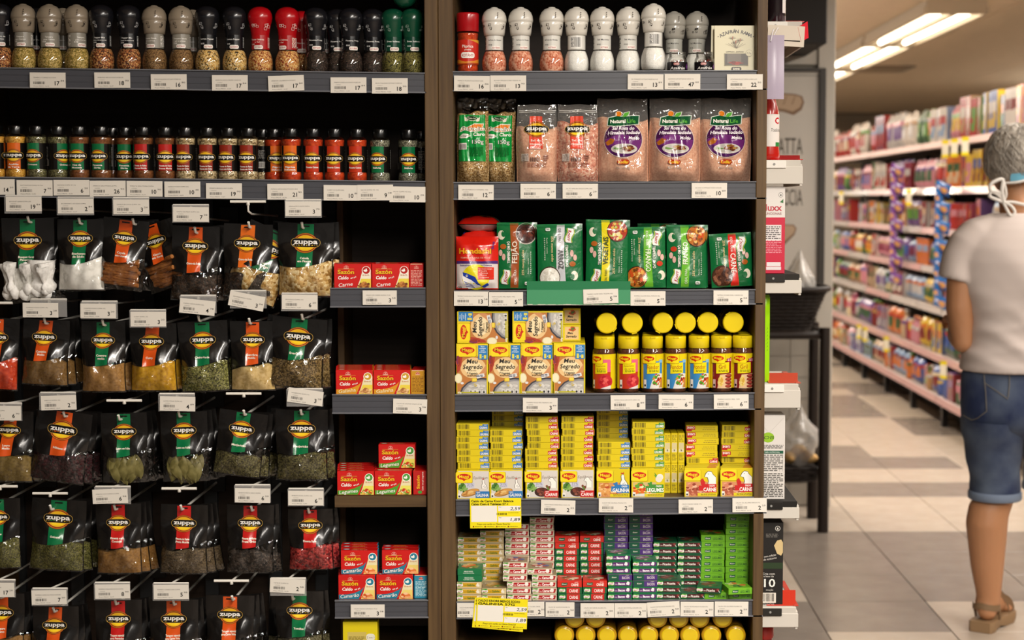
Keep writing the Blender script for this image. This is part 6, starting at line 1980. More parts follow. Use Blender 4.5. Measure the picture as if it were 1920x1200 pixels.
# ------------------------------------------------------------------ shelf of small bouillon cartons in coloured stacks
def small(kind):
    W, H, D = 46.4, 12.3, 50
    a = Art()
    def pill(x, y, s=1.0):
        a.poly([(x - 6 * s, y - 2.6 * s), (x - 5 * s, y + 3.0 * s), (x, y + 2.4 * s), (x + 6.4 * s, y + 3.2 * s), (x + 5.6 * s, y - 2.4 * s), (x, y - 3.0 * s)], '#0c5434')
        a.text('Knorr', x, y + 0.1, 2.6 * s, '#dcd8cc', 0.03, 9 * s, 0.2)
    def flag(x, y):
        a.rect(x, y + 0.6, 8.6, 8.4, '#2e8a3e')
        knorr(a, x, y, 0.42, 8)
    if kind == 'gal':
        base, top = '#ccb98e', ['#c8a058', '#b8863a', '#d8c090', '#6a8a3a']
        a.rect(2, 6.2, 30, 7.6, '#c89a18')
        a.text('Caldo', -7.6, 5.6, 2.0, '#4a6a1a', 0.01, 5)
        a.text('Galinha', 3, 6.2, 4.2, '#3e6a1c', 0.03, 15)
        a.poly([(14, 3), (13, 6), (15, 9.4), (17, 10.4), (18, 7), (20, 5), (19, 3)], '#e8e0d0')
        flag(-17.6, 6.2)
    elif kind == 'car':
        base, top = '#d2c4ac', ['#a8342c', '#8a2a22', '#c8a890', '#d8d0c8', '#3a5a8a']
        a.poly([(-12, 2.4), (20, 2.4), (22, 10), (-10, 10)], '#a81820')
        a.text('Caldo', -8, 5.4, 2.2, '#f0dcd4', 0.01, 5)
        a.text('Carne', 2.4, 6.4, 4.6, '#f6eae4', 0.04, 13)
        a.blobs(15, 6.6, 4.6, 3.4, ['#ece4dc'], 5, 3, 0.6)
        flag(-17.6, 6.4)
    elif kind == 'carg':
        base, top = '#0c5a34', ['#8a2a1e', '#a8502a', '#5a1a14', '#2a6a3a']
        a.rect(6.4, 6.15, 25, 11.2, '#c01e18')
        a.text('CARNE', 7, 6.0, 6.0, '#f2e8e0', 0.02, 17)
        flag(-14.5, 6.4)
    elif kind == 'carr':
        base, top = '#c8281c', ['#8a2a1e', '#a8502a', '#2a6a3a', '#d8d0b0']
        pill(-10, 6.2)
        a.text('CARNE', 10, 5.2, 5.0, '#f2e8e0', 0.03, 14)
        a.text('CALDO', 13, 10, 1.6, '#f2e8e0', 0.02, 7)
    elif kind == 'bac':
        base, top = '#0c6a3c', ['#6a4a6a', '#8a5a6a', '#c8c0b8', '#3a7a3a']
        a.poly([(-12, 2.4), (20, 2.4), (22, 10), (-10, 10)], '#5a2466')
        a.text('Caldo', -8, 5.4, 2.2, '#e0d0e0', 0.01, 5)
        a.text('Bacon', 2.4, 6.4, 4.4, '#f0e6f0', 0.04, 13)
        a.blobs(15.5, 6.6, 3.8, 3.2, ['#ece4e8'], 5, 3, 0.6)
        flag(-17.6, 6.4)
    elif kind == 'bacp':
        base, top = '#4a2a74', ['#6a4a6a', '#8a5a6a', '#c8c0b8', '#3a7a3a']
        a.rect(0, 11.4, 46, 0.8, '#7a9a3a')
        a.rect(-12, 6, 20, 11, '#14503c')
        pill(-11, 6.2)
        a.text('BACON', 11, 5.4, 5.2, '#c8bcc4', 0.03, 14)
        a.text('CALDO', 14, 10.2, 1.5, '#c8bcc4', 0.02, 6)
    elif kind == 'pic':
        base, top = '#0c5030', ['#4a1c18', '#6a2a20', '#8a5a4a', '#2a5a34']
        a.poly([(-12, 2.4), (18, 2.4), (21, 10), (-10, 10)], '#4a1418')
        a.text('Caldo', -8, 5.4, 2.2, '#e0d0c8', 0.01, 5)
        a.text('Picanha', 3.6, 6.2, 4.4, '#eae0d8', 0.03, 16)
        a.ell(17, 7.6, 2.4, 2.0, '#8a3a34')
        a.poly([(17.6, 6), (21, 1.6), (21.6, 2.2), (18.6, 6.6)], '#e0d8d0')
        flag(-17.6, 6.4)
    elif kind == 'leg':
        base, top = '#68a81e', ['#4a7a2a', '#8ab83a', '#c8c060', '#2a5a2a', '#c86a2a']
        pill(-10, 6.0)
        a.text('LEGUMES', 9.5, 5.2, 4.6, '#24541e', 0.02, 19)
        a.text('CALDO', 15, 9.8, 1.5, '#24541e', 0.02, 6)
    elif kind == 'grn':
        base, top = '#0e6e40', ['#c8a058', '#d8602a', '#d8c090', '#6a8a3a']
        a.text('MENOS SODIO', -2, 7.4, 2.6, '#dce4d8', 0.02, 17)
        a.text('CONTEM GLUTEN', -2, 4.0, 2.0, '#dce4d8', 0.01, 21)
    g = G().box(-W / 2 * U, W / 2 * U, 0, D * U, 0, H * U, base, 0, dict(top='#8a7a5a' if kind in ('gal', 'car') else base), 0.0006)
    a.emit(g, flat(0))
    t = Art()
    t.blobs(2, 26, 18, 20, top, 26, 3, 0.35)
    t.text('Knorr', -12, 40, 5, '#e0dcd0', 0.03, 14)
    t.emit(g, on_top(H * U, 0))
    r_ = Art()
    r_.bars(25, 6, 20, 8, '#20201c', 3, 12)
    return g.mesh('small_bouillon_carton', CARD)
KB = {k: small(k) for k in ('gal', 'car', 'carg', 'carr', 'bac', 'bacp', 'pic', 'leg', 'grn')}
kname = dict(gal='yellow chicken', car='cream and red beef', carg='green and red beef', carr='red beef', bac='green and purple bacon', bacp='purple bacon', pic='green and maroon steak', leg='lime vegetable', grn='plain green backed')
hk = 12.3 * U + 0.00022
# column: pixel of the front pile, its cartons bottom up, pixel of the rear pile, cartons bottom up
G3 = ['gal'] * 3
CL = [(880.5, ['gal'] * 3 + ['grn'] * 2, 882, ['gal'] * 9), (926.5, ['gal'] * 2, 923, ['gal'] * 10), (973.5, ['car'] * 6, 970, ['car'] * 11), (1021, ['car'] * 5, 1016, ['car'] * 12),
      (1068.5, ['carg'] * 2 + ['carr'], 1063, ['carg'] * 7 + ['carr'] * 2), (1115, ['carg'] * 2 + ['carr'], 1109, ['carg'] * 8 + ['carr']),
      (1162.5, ['bac'] * 3 + ['bacp'] + ['bac'] * 3, 1155, ['bacp'] * 13), (1209, ['bac', 'bac', 'bacp', 'bacp', 'bac', 'bac'], 1201, ['bacp'] * 13),
      (1254.5, ['pic'] * 3, 1247, ['pic'] * 8), (1300, ['pic'], 1293, ['pic'] * 8), (1343, ['leg'], 1335.5, ['leg'] * 9), (1390, ['leg'], 1382.5, ['leg'] * 13)]
rr = random.Random(8)
for ci, (u, fr_, ub, bk_) in enumerate(CL):
    for part_, uu, lst, Y in (('front', u, fr_, YF + 0.010), ('rear', ub, bk_, YF + 0.010 + 50 * U + 0.006)):
        sh = 0.0
        for k, kd in enumerate(lst):
            if part_ == 'front':
                sh = {2: (-7 if 3 <= k <= 5 else 0), 3: (-8 if k == 4 else 0), 6: (-3 if k > 3 else 0)}.get(ci, 0)
            q = R6.on(uu + sh + rr.uniform(-0.8, 0.8), Y)
            solo('small_bouillon_carton', KB[kd], '%s carton, %s up in %s pile, %s column from post' % (kname[kd], ORD[k + 1], part_, ORD[ci + 1]), 'carton', (q.x, q.y, q.z + k * hk), (0, 0, rr.uniform(-0.025, 0.025)), 'small bouillon cartons')
# two cartons lie askew across the front of the last columns
q = R6.on(1329, YF + 0.004)
solo('small_bouillon_carton', KB['pic'], 'green and maroon steak carton lying askew on the lowest ones near the end post', 'carton', (q.x, q.y, q.z + hk), (0, 0, math.radians(-9)), 'small bouillon cartons')
q = R6.on(1388, YF - 0.006)
solo('small_bouillon_carton', KB['leg'], 'lime vegetable carton lying askew on the lowest one beside the end post', 'carton', (q.x, q.y, q.z + hk), (0, 0, math.radians(10)), 'small bouillon cartons')
for i, (u, v, n, p, c, r, w, w_) in enumerate(((880, 1144, 'CALDO KNORR MENOS SODIO', '2', '50', 0, 46, 'half behind the yellow promotion card'), (1000, 1142, 'CALDO KNORR CARNE', '2', '50', -0.5, 42, 'beside the yellow promotion card'), (1050, 1143, 'CALDO DE GALINHA KNORR 57G', '2', '50', 0.2, 55, 'under the beef cartons'),
                            (1120, 1144.5, 'CALDO DE CARNE KNORR 57G', '2', '50', 0, 64, 'under the green and red beef cartons'), (1182.5, 1144.5, 'CALDO DE COSTELA KNORR 57G', '2', '50', 0, 61, 'under the bacon cartons'), (1244, 1142, 'CALDO DE PICANHA KNORR 57G', '2', '50', -3, 62, 'tilted, under the steak cartons'),
                            (1307, 1142, 'CALDO DE PICANHA KNORR 57G', '2', '50', 0.3, 63, 'under the last steak cartons'), (1371.5, 1141.5, 'CALDO DE LEGUMES KNORR 57G', '2', '50', 0.4, 64, 'under the lime vegetable cartons'))):
    price_tag(u, v, n, p, c, 'on the lowest carton shelf, ' + w_, r, w, 28)
# ------------------------------------------------------------------ yellow lids below
BJ = [(18.0, 0), (20.4, 2), (20.8, 6), (20.8, 76), (19.8, 80), (18.6, 83)]
RIMM = film('amber_jar_rim', '#d8a030', 0.10, 0.05)
bj = [('jar', G().lathe([(r * 0.94 * U, z * U) for r, z in BJ], 28, '#a87a10').mesh('jar', PLAST)),
      ('rim', G().lathe([(r * 0.94 * U, z * U) for r, z in [(17.4, 82.5), (20.2, 84), (20.6, 92), (20.2, 96), (18.4, 97.6), (16.4, 97.8)]], 32, '#b88a14', cap0=False, cap1=False).mesh('rim', PLAST)),
      ('lid', G().lathe([(r * 0.94 * U, z * U) for r, z in [(16.8, 90), (16.8, 97.0), (15.6, 98.2), (13.8, 98.4)]], 32, '#dcbc10').mesh('lid', PLAST))]
rowb = (1058, 1098, 1138, 1177, 1216, 1255, 1294, 1334, 1380)
zb = P(1200, 1191, 3.23).z
for i, u in enumerate(rowb):
    q = P(u, 1189, 3.225)
    kit('lidded_jar', bj, 'yellow lidded jar lying lid forwards on the lowest shelf, %s in the lower layer' % ORD[i + 1], 'jar', (q.x, 3.225 + 98 * U, zb), (PI / 2, 0.3 * i, 0), 'yellow lidded jars on the lowest shelf')
for i, u in enumerate((1077.5, 1117, 1233, 1273, 1312, 1355)):
    q = P(u, 1160, 3.225)
    dz = math.sqrt((2 * 19.7) ** 2 - 19.9 ** 2) * U
    kit('lidded_jar', bj, 'yellow lidded jar lying lid forwards on the lowest shelf, %s in the upper layer' % ORD[i + 1], 'jar', (q.x, 3.225 + 98 * U, zb + dz), (PI / 2, 0.4 * i, 0), 'yellow lidded jars on the lowest shelf')
put('shelf', G().box(ux(852), ux(1415), YF + 0.004, YB, zb - 19.7 * U - 0.022, zb - 19.7 * U).mesh('shelf', WOODH), unitR)
# ------------------------------------------------------------------ narrow shelves on the aisle side of the unit
XS = ux(1434.5) + 0.0005
def end_shelf(v0, v1, col_top, lb, black=None, red=None, w=0.078):
    Ye = 3.29
    z1, z0 = P(1470, v0, Ye).z, P(1470, v1, Ye).z
    g = G()
    g.box(XS, XS + w, Ye, YB - 0.02, z0 + 0.012, z1, col_top, 0, None, 0.001)
    g.box(XS, XS + w + 0.004, Ye - 0.002, Ye + 0.004, z0, z1 - 0.012, '#c4beb4', 0, None, 0.001)
    g.box(XS + w - 0.002, XS + w + 0.003, Ye, YB - 0.02, z0 - 0.004, z1 - 0.008, '#c4beb4', 0, None, 0.0006)
    t = thing('end_shelf', lb, 'shelf', (0, 0, 0), (0, 0, 0), 'narrow shelves on the aisle end')
    put('tray', g.mesh('tray', MATTE), t)
    b = G().box(XS, XS + w * 0.62, Ye - 0.006, Ye - 0.0022, z1 - 0.016, z1 - 0.001, black or '#dcd8d0', 0, None, 0.0008)
    b.lathe([(0.0022, 0), (0.0018, 0.0012)], 10, '#6a6a68', o=(XS + w * 0.3, 0, 0))
    o = put('bracket', G().box(XS, XS + w * 0.62, Ye - 0.006, Ye - 0.0022, z1 - 0.016, z1 - 0.001, black or '#dcd8d0', 0, None, 0.0008).mesh('bracket', MATTE), t)
    s_ = G()
    s_.lathe([(0.0026, 0.0), (0.0022, 0.0012)], 10, '#8a8a86')
    put('screw', s_.mesh('screw', PLAST), t, (XS + w * 0.32, Ye - 0.006, z1 - 0.0085), (PI / 2, 0, 0))
    if red:
        e = G().box(XS + w - 0.004, XS + w + 0.006, Ye + 0.01, YB - 0.04, z1 + 0.0004, z1 + 0.0016, red)
        e.add([(XS + 0.02, Ye + 0.012, z1 + 0.0004), (XS + w, Ye + 0.012, z1 + 0.0004), (XS + w + 0.012, Ye + 0.10, z1 + 0.012), (XS + 0.02, Ye + 0.10, z1 + 0.012)], [(0, 1, 2, 3)], red)
        put('red_edge', e.mesh('red_edge', GLOSS), t)
    return z1, Ye
E1 = end_shelf(40, 84, '#bdb7ad', 'white end shelf at the top under the dark bottle', None, '#c0202a')
E2 = end_shelf(300, 345, '#bdb7ad', 'white end shelf under the red sauce bottle', None, '#c0202a')
E3 = end_shelf(514, 550, '#26231f', 'end shelf with black bracket under the red and white carton', '#2a2724')
E4 = end_shelf(720, 765, '#bdb7ad', 'white end shelf with orange edge under the lime pouch', None, '#c84a34')
E5 = end_shelf(940, 972, '#1d1a17', 'black end shelf under the white carton', '#1d1a17')
E6 = end_shelf(1139, 1176, '#bdb7ad', 'white end shelf with black bracket under the black carton', '#26231f', '#c0301e')
def ex(u, Y):
    return P(u, 600, Y).x
def on_end(E_):
    return E_[0] + 0.0006
# dark bottle
bt = thing('dark_bottle', 'dark purple bottle at the top of the aisle end, cut by the frame', 'bottle', (ex(1450, 3.345), 3.345, on_end(E1)))
put('glass', G().lathe([(r, z) for r, z in [(0.017, 0), (0.0195, 0.003), (0.0195, 0.16), (0.011, 0.2), (0.010, 0.24)]], 24, '#120a12').mesh('glass', PLAST), bt)
g = G()
a = Art()
a.rect(16, 40, 10, 80, '#d8d4d0')
a.rect(-8, 70, 30, 60, '#c8c0c0')
a.emit(g, lambda x, y, l: ((0.0199) * math.sin(x * U / 0.0199), -0.0199 * math.cos(x * U / 0.0199), y * U + 0.02), 0, 5, True)
put('label', g.mesh('label', GLOSS), bt)
put('cap', G().lathe([(0.011, 0.238), (0.0115, 0.24), (0.0115, 0.255), (0.0, 0.256)], 20, '#1a1014').mesh('cap', PLAST), bt)
# torn card tied to the top shelf, and the lilac plastic strip below it
z1 = P(1470, 46, 3.27).z
c_ = G().box(0, 0.072, -0.0005, 0.0005, -0.040, 0, '#cfc4b4')
c_.add([(0.058, -0.0008, -0.002), (0.078, 0.012, 0.012), (0.082, 0.012, -0.02), (0.066, -0.0008, -0.03)], [(0, 1, 2, 3)], '#c01c2a')
c_.box(0.03, 0.064, -0.0012, -0.0006, -0.030, -0.028, '#2a241e')
tcd = thing('torn_card', 'torn white card with a red corner tied at the top of the aisle end', 'card', (ex(1436, 3.27), 3.272, z1), (0, math.radians(3), 0))
put('card', c_.mesh('card', PAPER), tcd)
put('tie', G().tube([(0.004, -0.003, -0.04), (0.012, -0.005, -0.02), (0.019, -0.003, -0.005), (0.02, 0.0, -0.008)], 0.0014, 6, '#d8d0cc').mesh('tie', PLAST), tcd)
st = G().grid(lambda s, t: (s * 0.033, -0.002 * math.sin(PI * s) - 0.001 * math.sin(6 * t), -0.124 * (1 - t)), 6, 10, '#a99dae')
st.grid(lambda s, t: (s * 0.033, -0.002 * math.sin(PI * s) - 0.001 * math.sin(6 * t) + 0.0008, -0.124 * (1 - t)), 6, 10, '#9d91a4', flip=True)
tst = thing('plastic_strip', 'lilac plastic price strip hanging below the torn card', 'strip', (ex(1434.5, 3.262), 3.262, P(1450, 66, 3.262).z))
put('strip', st.mesh('strip', GLOSS), tst)
put('tie', G().tube([(0.006, -0.003, -0.012), (0.009, -0.004, 0.004), (0.012, -0.003, 0.012)], 0.0012, 6, '#d8d4d8').mesh('tie', PLAST), tst)
# red sauce bottle
sbm = G().lathe([(r * 0.83, z) for r, z in [(0.020, 0), (0.0235, 0.002), (0.0245, 0.012), (0.0225, 0.026), (0.0222, 0.085), (0.021, 0.098), (0.0165, 0.112), (0.0135, 0.122), (0.013, 0.135)]], 26, '#a81408')
ts = thing('sauce_bottle', 'red tomato sauce bottle with white label on the aisle end', 'bottle', (XS + 0.0208, 3.33, on_end(E2)))
put('bottle', sbm.mesh('bottle', PLAST), ts)
a = Art()
a.rect(0, 57, 60, 62, '#d6d0ca')
a.text('C', 14, 76, 12, '#b81c28', 0.04)
a.text('Tradicional', 12, 58, 7, '#4a4440', 0.0, 26, 0.25)
a.rect(18, 30, 16, 8, '#2a7a3a')
g = G()
a.emit(g, wrap(18.4), 0, 3.2, True)
put('label', g.mesh('label', GLOSS), ts)
put('cap', G().lathe([(0.0116, 0.134), (0.0120, 0.136), (0.0120, 0.15), (0.0, 0.151)], 20, '#c8c0b8').mesh('cap', PLAST), ts)
# red and white carton
a = Art()
a.text('Fluxx', 0, 128, 13, '#b01c34', 0.02, 50, align='c')
a.text('FUNCIONAIS', 3, 116, 4.6, '#8a3a44', 0.01, 42)
a.ell(22, 152, 5.2, 5.0, '#2a2622')
a.ell(22, 152, 4.5, 4.3, '#dcd8d2')
a.poly([(20, 150), (22, 155), (24, 150)], '#2a2622')
a.poly([(20, 138), (28, 144), (28, 136)], '#2e6a34')
a.rect(4, 79, 40, 30, '#d4ccca')
a.lines(4, 79, 36, 26, 7, '#4a4444', 4)
a.lines(4, 52, 42, 26, 8, '#e0a0ac', 5, 0.35)
a.rect(6, 10, 36, 6, '#d8d0d0')
a.rect(6, 18, 34, 8, '#d8d0d0')
g = G().box(-24 * U, 24 * U, 0, 0.06, 0, 168 * U, '#d4cec8', 0, None, 0.0008)
g.box(-24.2 * U, 24.2 * U, -0.0002, 0.0602, 0, 109 * U, '#bc1236', 0, None, 0.0008)
a.emit(g, lambda x, y, l: (x * 0.8 * U - 0.002, -0.0002 - EPS * (l + 2), y * U))
solo('snack_carton', g.mesh('snack_carton', CARD), 'tall red and white carton on the aisle end', 'carton', (ex(1470, 3.305) - 24 * U, 3.305, on_end(E3)))
# lime pouch
def lime(s, t):
    return ((s - 0.5) * 0.034, -0.012 * math.sin(PI * s) * min(1, (1 - t) * 5 + 0.05) * min(1, t * 9 + 0.3), t * 0.172)
g = G().grid(lime, 10, 14, '#8cc40a')
g.grid(lambda s, t: (lambda p: (p[0], -p[1], p[2]))(lime(s, t)), 10, 14, '#86bc0a', flip=True)
g.box(-0.016, 0.016, -0.0006, 0.0006, 0.168, 0.176, '#7cb008')
a = Art()
for k in range(7):
    a.poly([(9, 60 + 7 * k), (12.5, 63 + 7 * k), (11, 67 + 7 * k), (11.6, 63.4 + 7 * k)], '#3a5a14')
a.emit(g, lambda x, y, l: (x * U, lime(0.5 + x * U / 0.034, min(0.95, max(0.05, y * U / 0.172)))[1] - EPS * (l + 3), y * U), 0, 5)
solo('lime_pouch', g.mesh('lime_pouch', GLOSS), 'lime green pouch standing on the aisle end shelf', 'pouch', (ex(1428, 3.32), 3.325, on_end(E4)))
# white milk carton with gable seam
a = Art()
a.rect(-24, 75, 0.7, 150, '#8a8480')
a.poly([(-22, 150), (-21.4, 150), (-8, 134), (-8.6, 134)], '#a8a29c')
a.poly([(22, 160), (22.6, 160), (-7, 128), (-7.6, 128)], '#a8a29c')
a.ell(-7, 122, 12, 10, '#8ab424')
a.text('OB', -6, 122, 6.4, '#2a4a14', 0.0, 20, 0.2)
a.lines(3, 104, 40, 8, 3, '#4a4844', 3)
a.rect(3, 93, 40, 6, '#14523a')
a.text('TABELA NUTRICIONAL', 1, 93, 2.4, '#dce4dc', 0.01, 30)
a.lines(3, 72, 38, 34, 9, '#6a6864', 4)
for x in (-16, 8, 16, 22):
    a.rect(x, 72, 0.5, 34, '#7a7874')
a.lines(3, 28, 40, 48, 14, '#4a4844', 6)
g = G().box(-26 * U, 26 * U, 0, 0.06, 0, 166 * U, '#cfcac4', 0, None, 0.0008)
a.emit(g, flat(0))
solo('milk_carton', g.mesh('milk_carton', CARD), 'tall white carton with a green round mark on the aisle end', 'carton', (ex(1474, 3.31) - 26 * U, 3.31, on_end(E5)))
# black carton
a = Art()
a.ell(15, 152, 5, 5, '#dcd8d0')
a.ell(15, 152, 4.1, 4.1, '#161412')
a.poly([(13, 150), (15, 155), (17, 150)], '#dcd8d0')
a.lines(4, 138, 24, 8, 3, '#6a6660', 3)
a.poly([(8, 118), (14, 128), (22, 130), (25.4, 124), (25.4, 104), (22, 98), (14, 102)], '#c8b07e')
a.poly([(-25.4, 100), (-20, 104), (-15, 98), (-16, 84), (-22, 78), (-25.4, 76)], '#c8b07e')
a.text('sem adição', 0, 98, 4, '#dcd8d0', 0.0, 24, 0.2, rot=10)
a.text('de açúcares', 0, 92, 4, '#dcd8d0', 0.0, 26, 0.2, rot=10)
a.rect(0, 78, 51, 12, '#22361c')
a.text('Crie com', -2, 62, 4.4, '#dcd8d0', 0.0, 24)
a.text('a base de', -2, 57, 3.6, '#dcd8d0', 0.0, 20)
a.text('10', 0, 44, 17, '#ece8e0', 0.01, 22)
a.text('maçãs', 0, 30, 4, '#c8c4bc', 0.0, 14)
a.rect(-2, 14, 29, 20, '#dcd6ca')
a.bars(-2, 14.6, 25, 16, '#1a1814', 5, 14)
a.text('Coca-Cola', -2, 1.6, 3.2, '#c8c4bc', 0.01, 22, 0.2)
g = G().box(-26 * U, 26 * U, 0, 0.06, 0, 164 * U, '#161412', 0, None, 0.0008)
a.emit(g, flat(0))
solo('juice_carton', g.mesh('juice_carton', CARD), 'tall black carton with cream apple drawings on the aisle end', 'carton', (ex(1472.5, 3.31) - 26 * U, 3.31, on_end(E6)), (0, 0, 0))
g = G().lathe([(0.020, 0), (0.021, 0.002), (0.021, 0.02), (0.019, 0.026), (0.012, 0.028), (0.0, 0.028)], 24, '#b01c14')
q = P(1432, 1169, 3.36)
rb = thing('red_bottle', 'red capped bottle at the very bottom of the aisle end', 'bottle', (q.x, q.y, q.z - 0.20))
put('cap', g.mesh('cap', PLAST), rb, (0, 0, 0.172))
put('bottle', G().lathe([(0.019, 0), (0.0215, 0.003), (0.0215, 0.13), (0.018, 0.16), (0.018, 0.173)], 24, '#8a1410').mesh('bottle', PLAST), rb)
put('end_board', G().box(XS, XS + 0.08, 3.3, YB - 0.02, q.z - 0.215, q.z - 0.2005).mesh('end_board', WHITES), unitR)
# ------------------------------------------------------------------ gondola along the aisle
XG, YG0, YG1 = 2.36, 8.2, 15.9
LEV = [0.195, 0.43, 0.715, 0.965, 1.215, 1.475, 1.77]
DEEP = [0.10, 0.05, 0.02, 0.0, 0.0, 0.0, 0.0]
STRIP = plain('pinkish_price_strip', '#c09a98', 0.35, 0, 0.5, 0.2)
STRIPW = plain('white_price_strip', '#cfc6c2', 0.22, 0, 0.6, 0.4)
SHELFM = plain('grey_gondola_shelf', '#a49a94', 0.4)
gon = thing('gondola', 'long grey grocery gondola running down the aisle beyond the shopper', 'gondola', (0, 0, 0))
put('back_panel', G().box(XG + 0.46, XG + 0.5, YG0, YG1, 0.02, 1.98).mesh('back_panel', plain('gondola_back', '#6a625c', 0.6)), gon)
put('base', G().box(XG + 0.10, XG + 0.46, YG0, YG1, 0.0, 0.13).mesh('base', plain('dark_plinth', '#191613', 0.6)), gon)
for k in range(9):
    put('foot', G().box(XG - 0.06, XG - 0.02, YG0 + 0.1 + 0.93 * k, YG0 + 0.14 + 0.93 * k, 0.0, 0.16).mesh('foot', BLACKM), gon)
for i, (z, dp) in enumerate(zip(LEV, DEEP)):
    s = put('shelf', G().box(XG - dp + 0.004, XG + 0.46, YG0, YG1, z - 0.018, z).mesh('shelf', SHELFM), gon)
    for k in range(8):
        y0 = YG0 + 0.965 * k
        m = STRIPW if (i in (2, 3, 4, 5) and k in (2, 3, 5, 6) and (i + k) % 3) else STRIP
        b = G().box(XG - dp - 0.004, XG - dp + 0.004, y0 + 0.008, y0 + 0.957, z - 0.040, z + 0.004, ch=0.0015)
        b.add([(XG - dp - 0.0042, y0 + 0.01, z + 0.003), (XG - dp - 0.016, y0 + 0.01, z - 0.036), (XG - dp - 0.016, y0 + 0.955, z - 0.036), (XG - dp - 0.0042, y0 + 0.955, z + 0.003)], [(0, 1, 2, 3)])
        put('price_strip', b.mesh('price_strip', m), s)
for k in range(9):
    put('upright', G().box(XG + 0.43, XG + 0.458, YG0 + 0.965 * k - 0.015, YG0 + 0.965 * k + 0.015, 0.13, 2.0).mesh('upright', SLOTM), gon)
PAL = [('red', '#a81c1a'), ('dark red', '#6e1414'), ('orange', '#c8601c'), ('yellow', '#d0aa1c'), ('green', '#4c8a24'), ('dark green', '#1e4a28'), ('blue', '#2a4a9a'), ('pale blue', '#7a9ac4'), ('purple', '#5a3a80'),
       ('white', '#d4ccc4'), ('beige', '#c0a484'), ('pink', '#c4788a'), ('tan', '#a47844'), ('silver', '#b4b2b4'), ('wine', '#7a1e3c'), ('cream', '#d8c8a0')]
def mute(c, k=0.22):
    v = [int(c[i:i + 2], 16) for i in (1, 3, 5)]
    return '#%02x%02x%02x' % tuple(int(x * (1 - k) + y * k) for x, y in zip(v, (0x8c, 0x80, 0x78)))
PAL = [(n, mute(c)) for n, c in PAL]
def prod_mesh(kind, c1, c2, c3, w, h, d, seed):
    r = random.Random(seed)
    g = G()
    w2 = w / 2
    if kind == 'bag':
        k = [r.uniform(0, 6) for _ in range(3)]
        def S(s, t, q=1.0):
            u = 2 * s - 1
            e = max(0, 1 - abs(u) ** 3) * min(1, t * 6 + 0.15) * min(1, (1 - t) * 5)
            return ((s - 0.5) * w * (1 - 0.05 * math.sin(PI * t) + 0.03 * math.sin(9 * t + k[0])), -q * (d / 2 * e * (1 + 0.2 * math.sin(5 * u + 7 * t + k[1])) + 0.001), t * h * (1 + 0.03 * math.sin(4 * u + k[2]) * t))
        nx, ny = 6, 8
        for sg in (1, -1):
            v = [S(i / nx, j / ny, sg) for j in range(ny + 1) for i in range(nx + 1)]
            fs, cc = [], []
            for j in range(ny):
                for i in range(nx):
                    a = j * (nx + 1) + i
                    f = (a, a + 1, a + nx + 2, a + nx + 1)
                    fs.append(f if sg > 0 else f[::-1])
                    cc.append(c1 if j >= 6 or j == 0 else (c2 if (2 <= j <= 4 and 1 <= i <= 4) else (c3 if j == 5 and i > 1 else c1)))
            g.add(v, fs, cc, 0, True)
    elif kind == 'box':
        g.box(-w2, w2, 0, d, 0, h, c1, 0, dict(top=c2, left=c3, right=c3), 0.002)
        a = Art()
        a.rect(0, h * 0.62, w * 0.8, h * 0.26, c2)
        a.rect(-w * 0.1, h * 0.25, w * 0.6, h * 0.2, c3)
        a.ell(w * 0.12, h * 0.4, w * 0.24, h * 0.13, c3)
        a.emit(g, lambda x, y, l: (x, -0.0004 * l, y))
    else:
        n = 14
        neck = 0.42 if kind == 'bottle' else 0.86
        zs = 0.62 if kind == 'bottle' else 0.82
        pr = [(w2 * 0.92, 0), (w2, h * 0.03), (w2, h * 0.15), (w2, h * 0.5), (w2, h * zs), (w2 * neck, h * (zs + 0.12)), (w2 * neck, h * 0.9), (w2 * (neck + 0.05), h * 0.9), (w2 * (neck + 0.05), h * 0.995), (0.0005, h)]
        g.lathe(pr, n, [c3, c3, c3, c2, c3, c3, c3, c1, c1])
    return g.mesh({'bag': 'snack_bag', 'box': 'grocery_carton', 'jar': 'grocery_jar', 'bottle': 'grocery_bottle'}[kind], CLOTHY if kind == 'bag' else GLOSS)
rg = random.Random(21)
KN = dict(bag=('snack_bag', 'bag'), box=('grocery_carton', 'carton'), jar=('grocery_jar', 'jar'), bottle=('grocery_bottle', 'bottle'))
LN = ['lowest', 'second lowest', 'third lowest', 'middle', 'third highest', 'second highest', 'top']
ys_start = [8.45, 8.45, 8.4, 8.4, 8.4, 8.4, 8.4]
mixes = [dict(bag=5, box=3, jar=2, bottle=3), dict(bag=6, box=3, jar=3, bottle=1), dict(bag=6, box=4, jar=1, bottle=0), dict(bag=6, box=4, jar=2, bottle=0), dict(bag=5, box=6, jar=0, bottle=0), dict(bag=7, box=5, jar=0, bottle=0), dict(bag=7, box=5, jar=1, bottle=0)]
runs = []
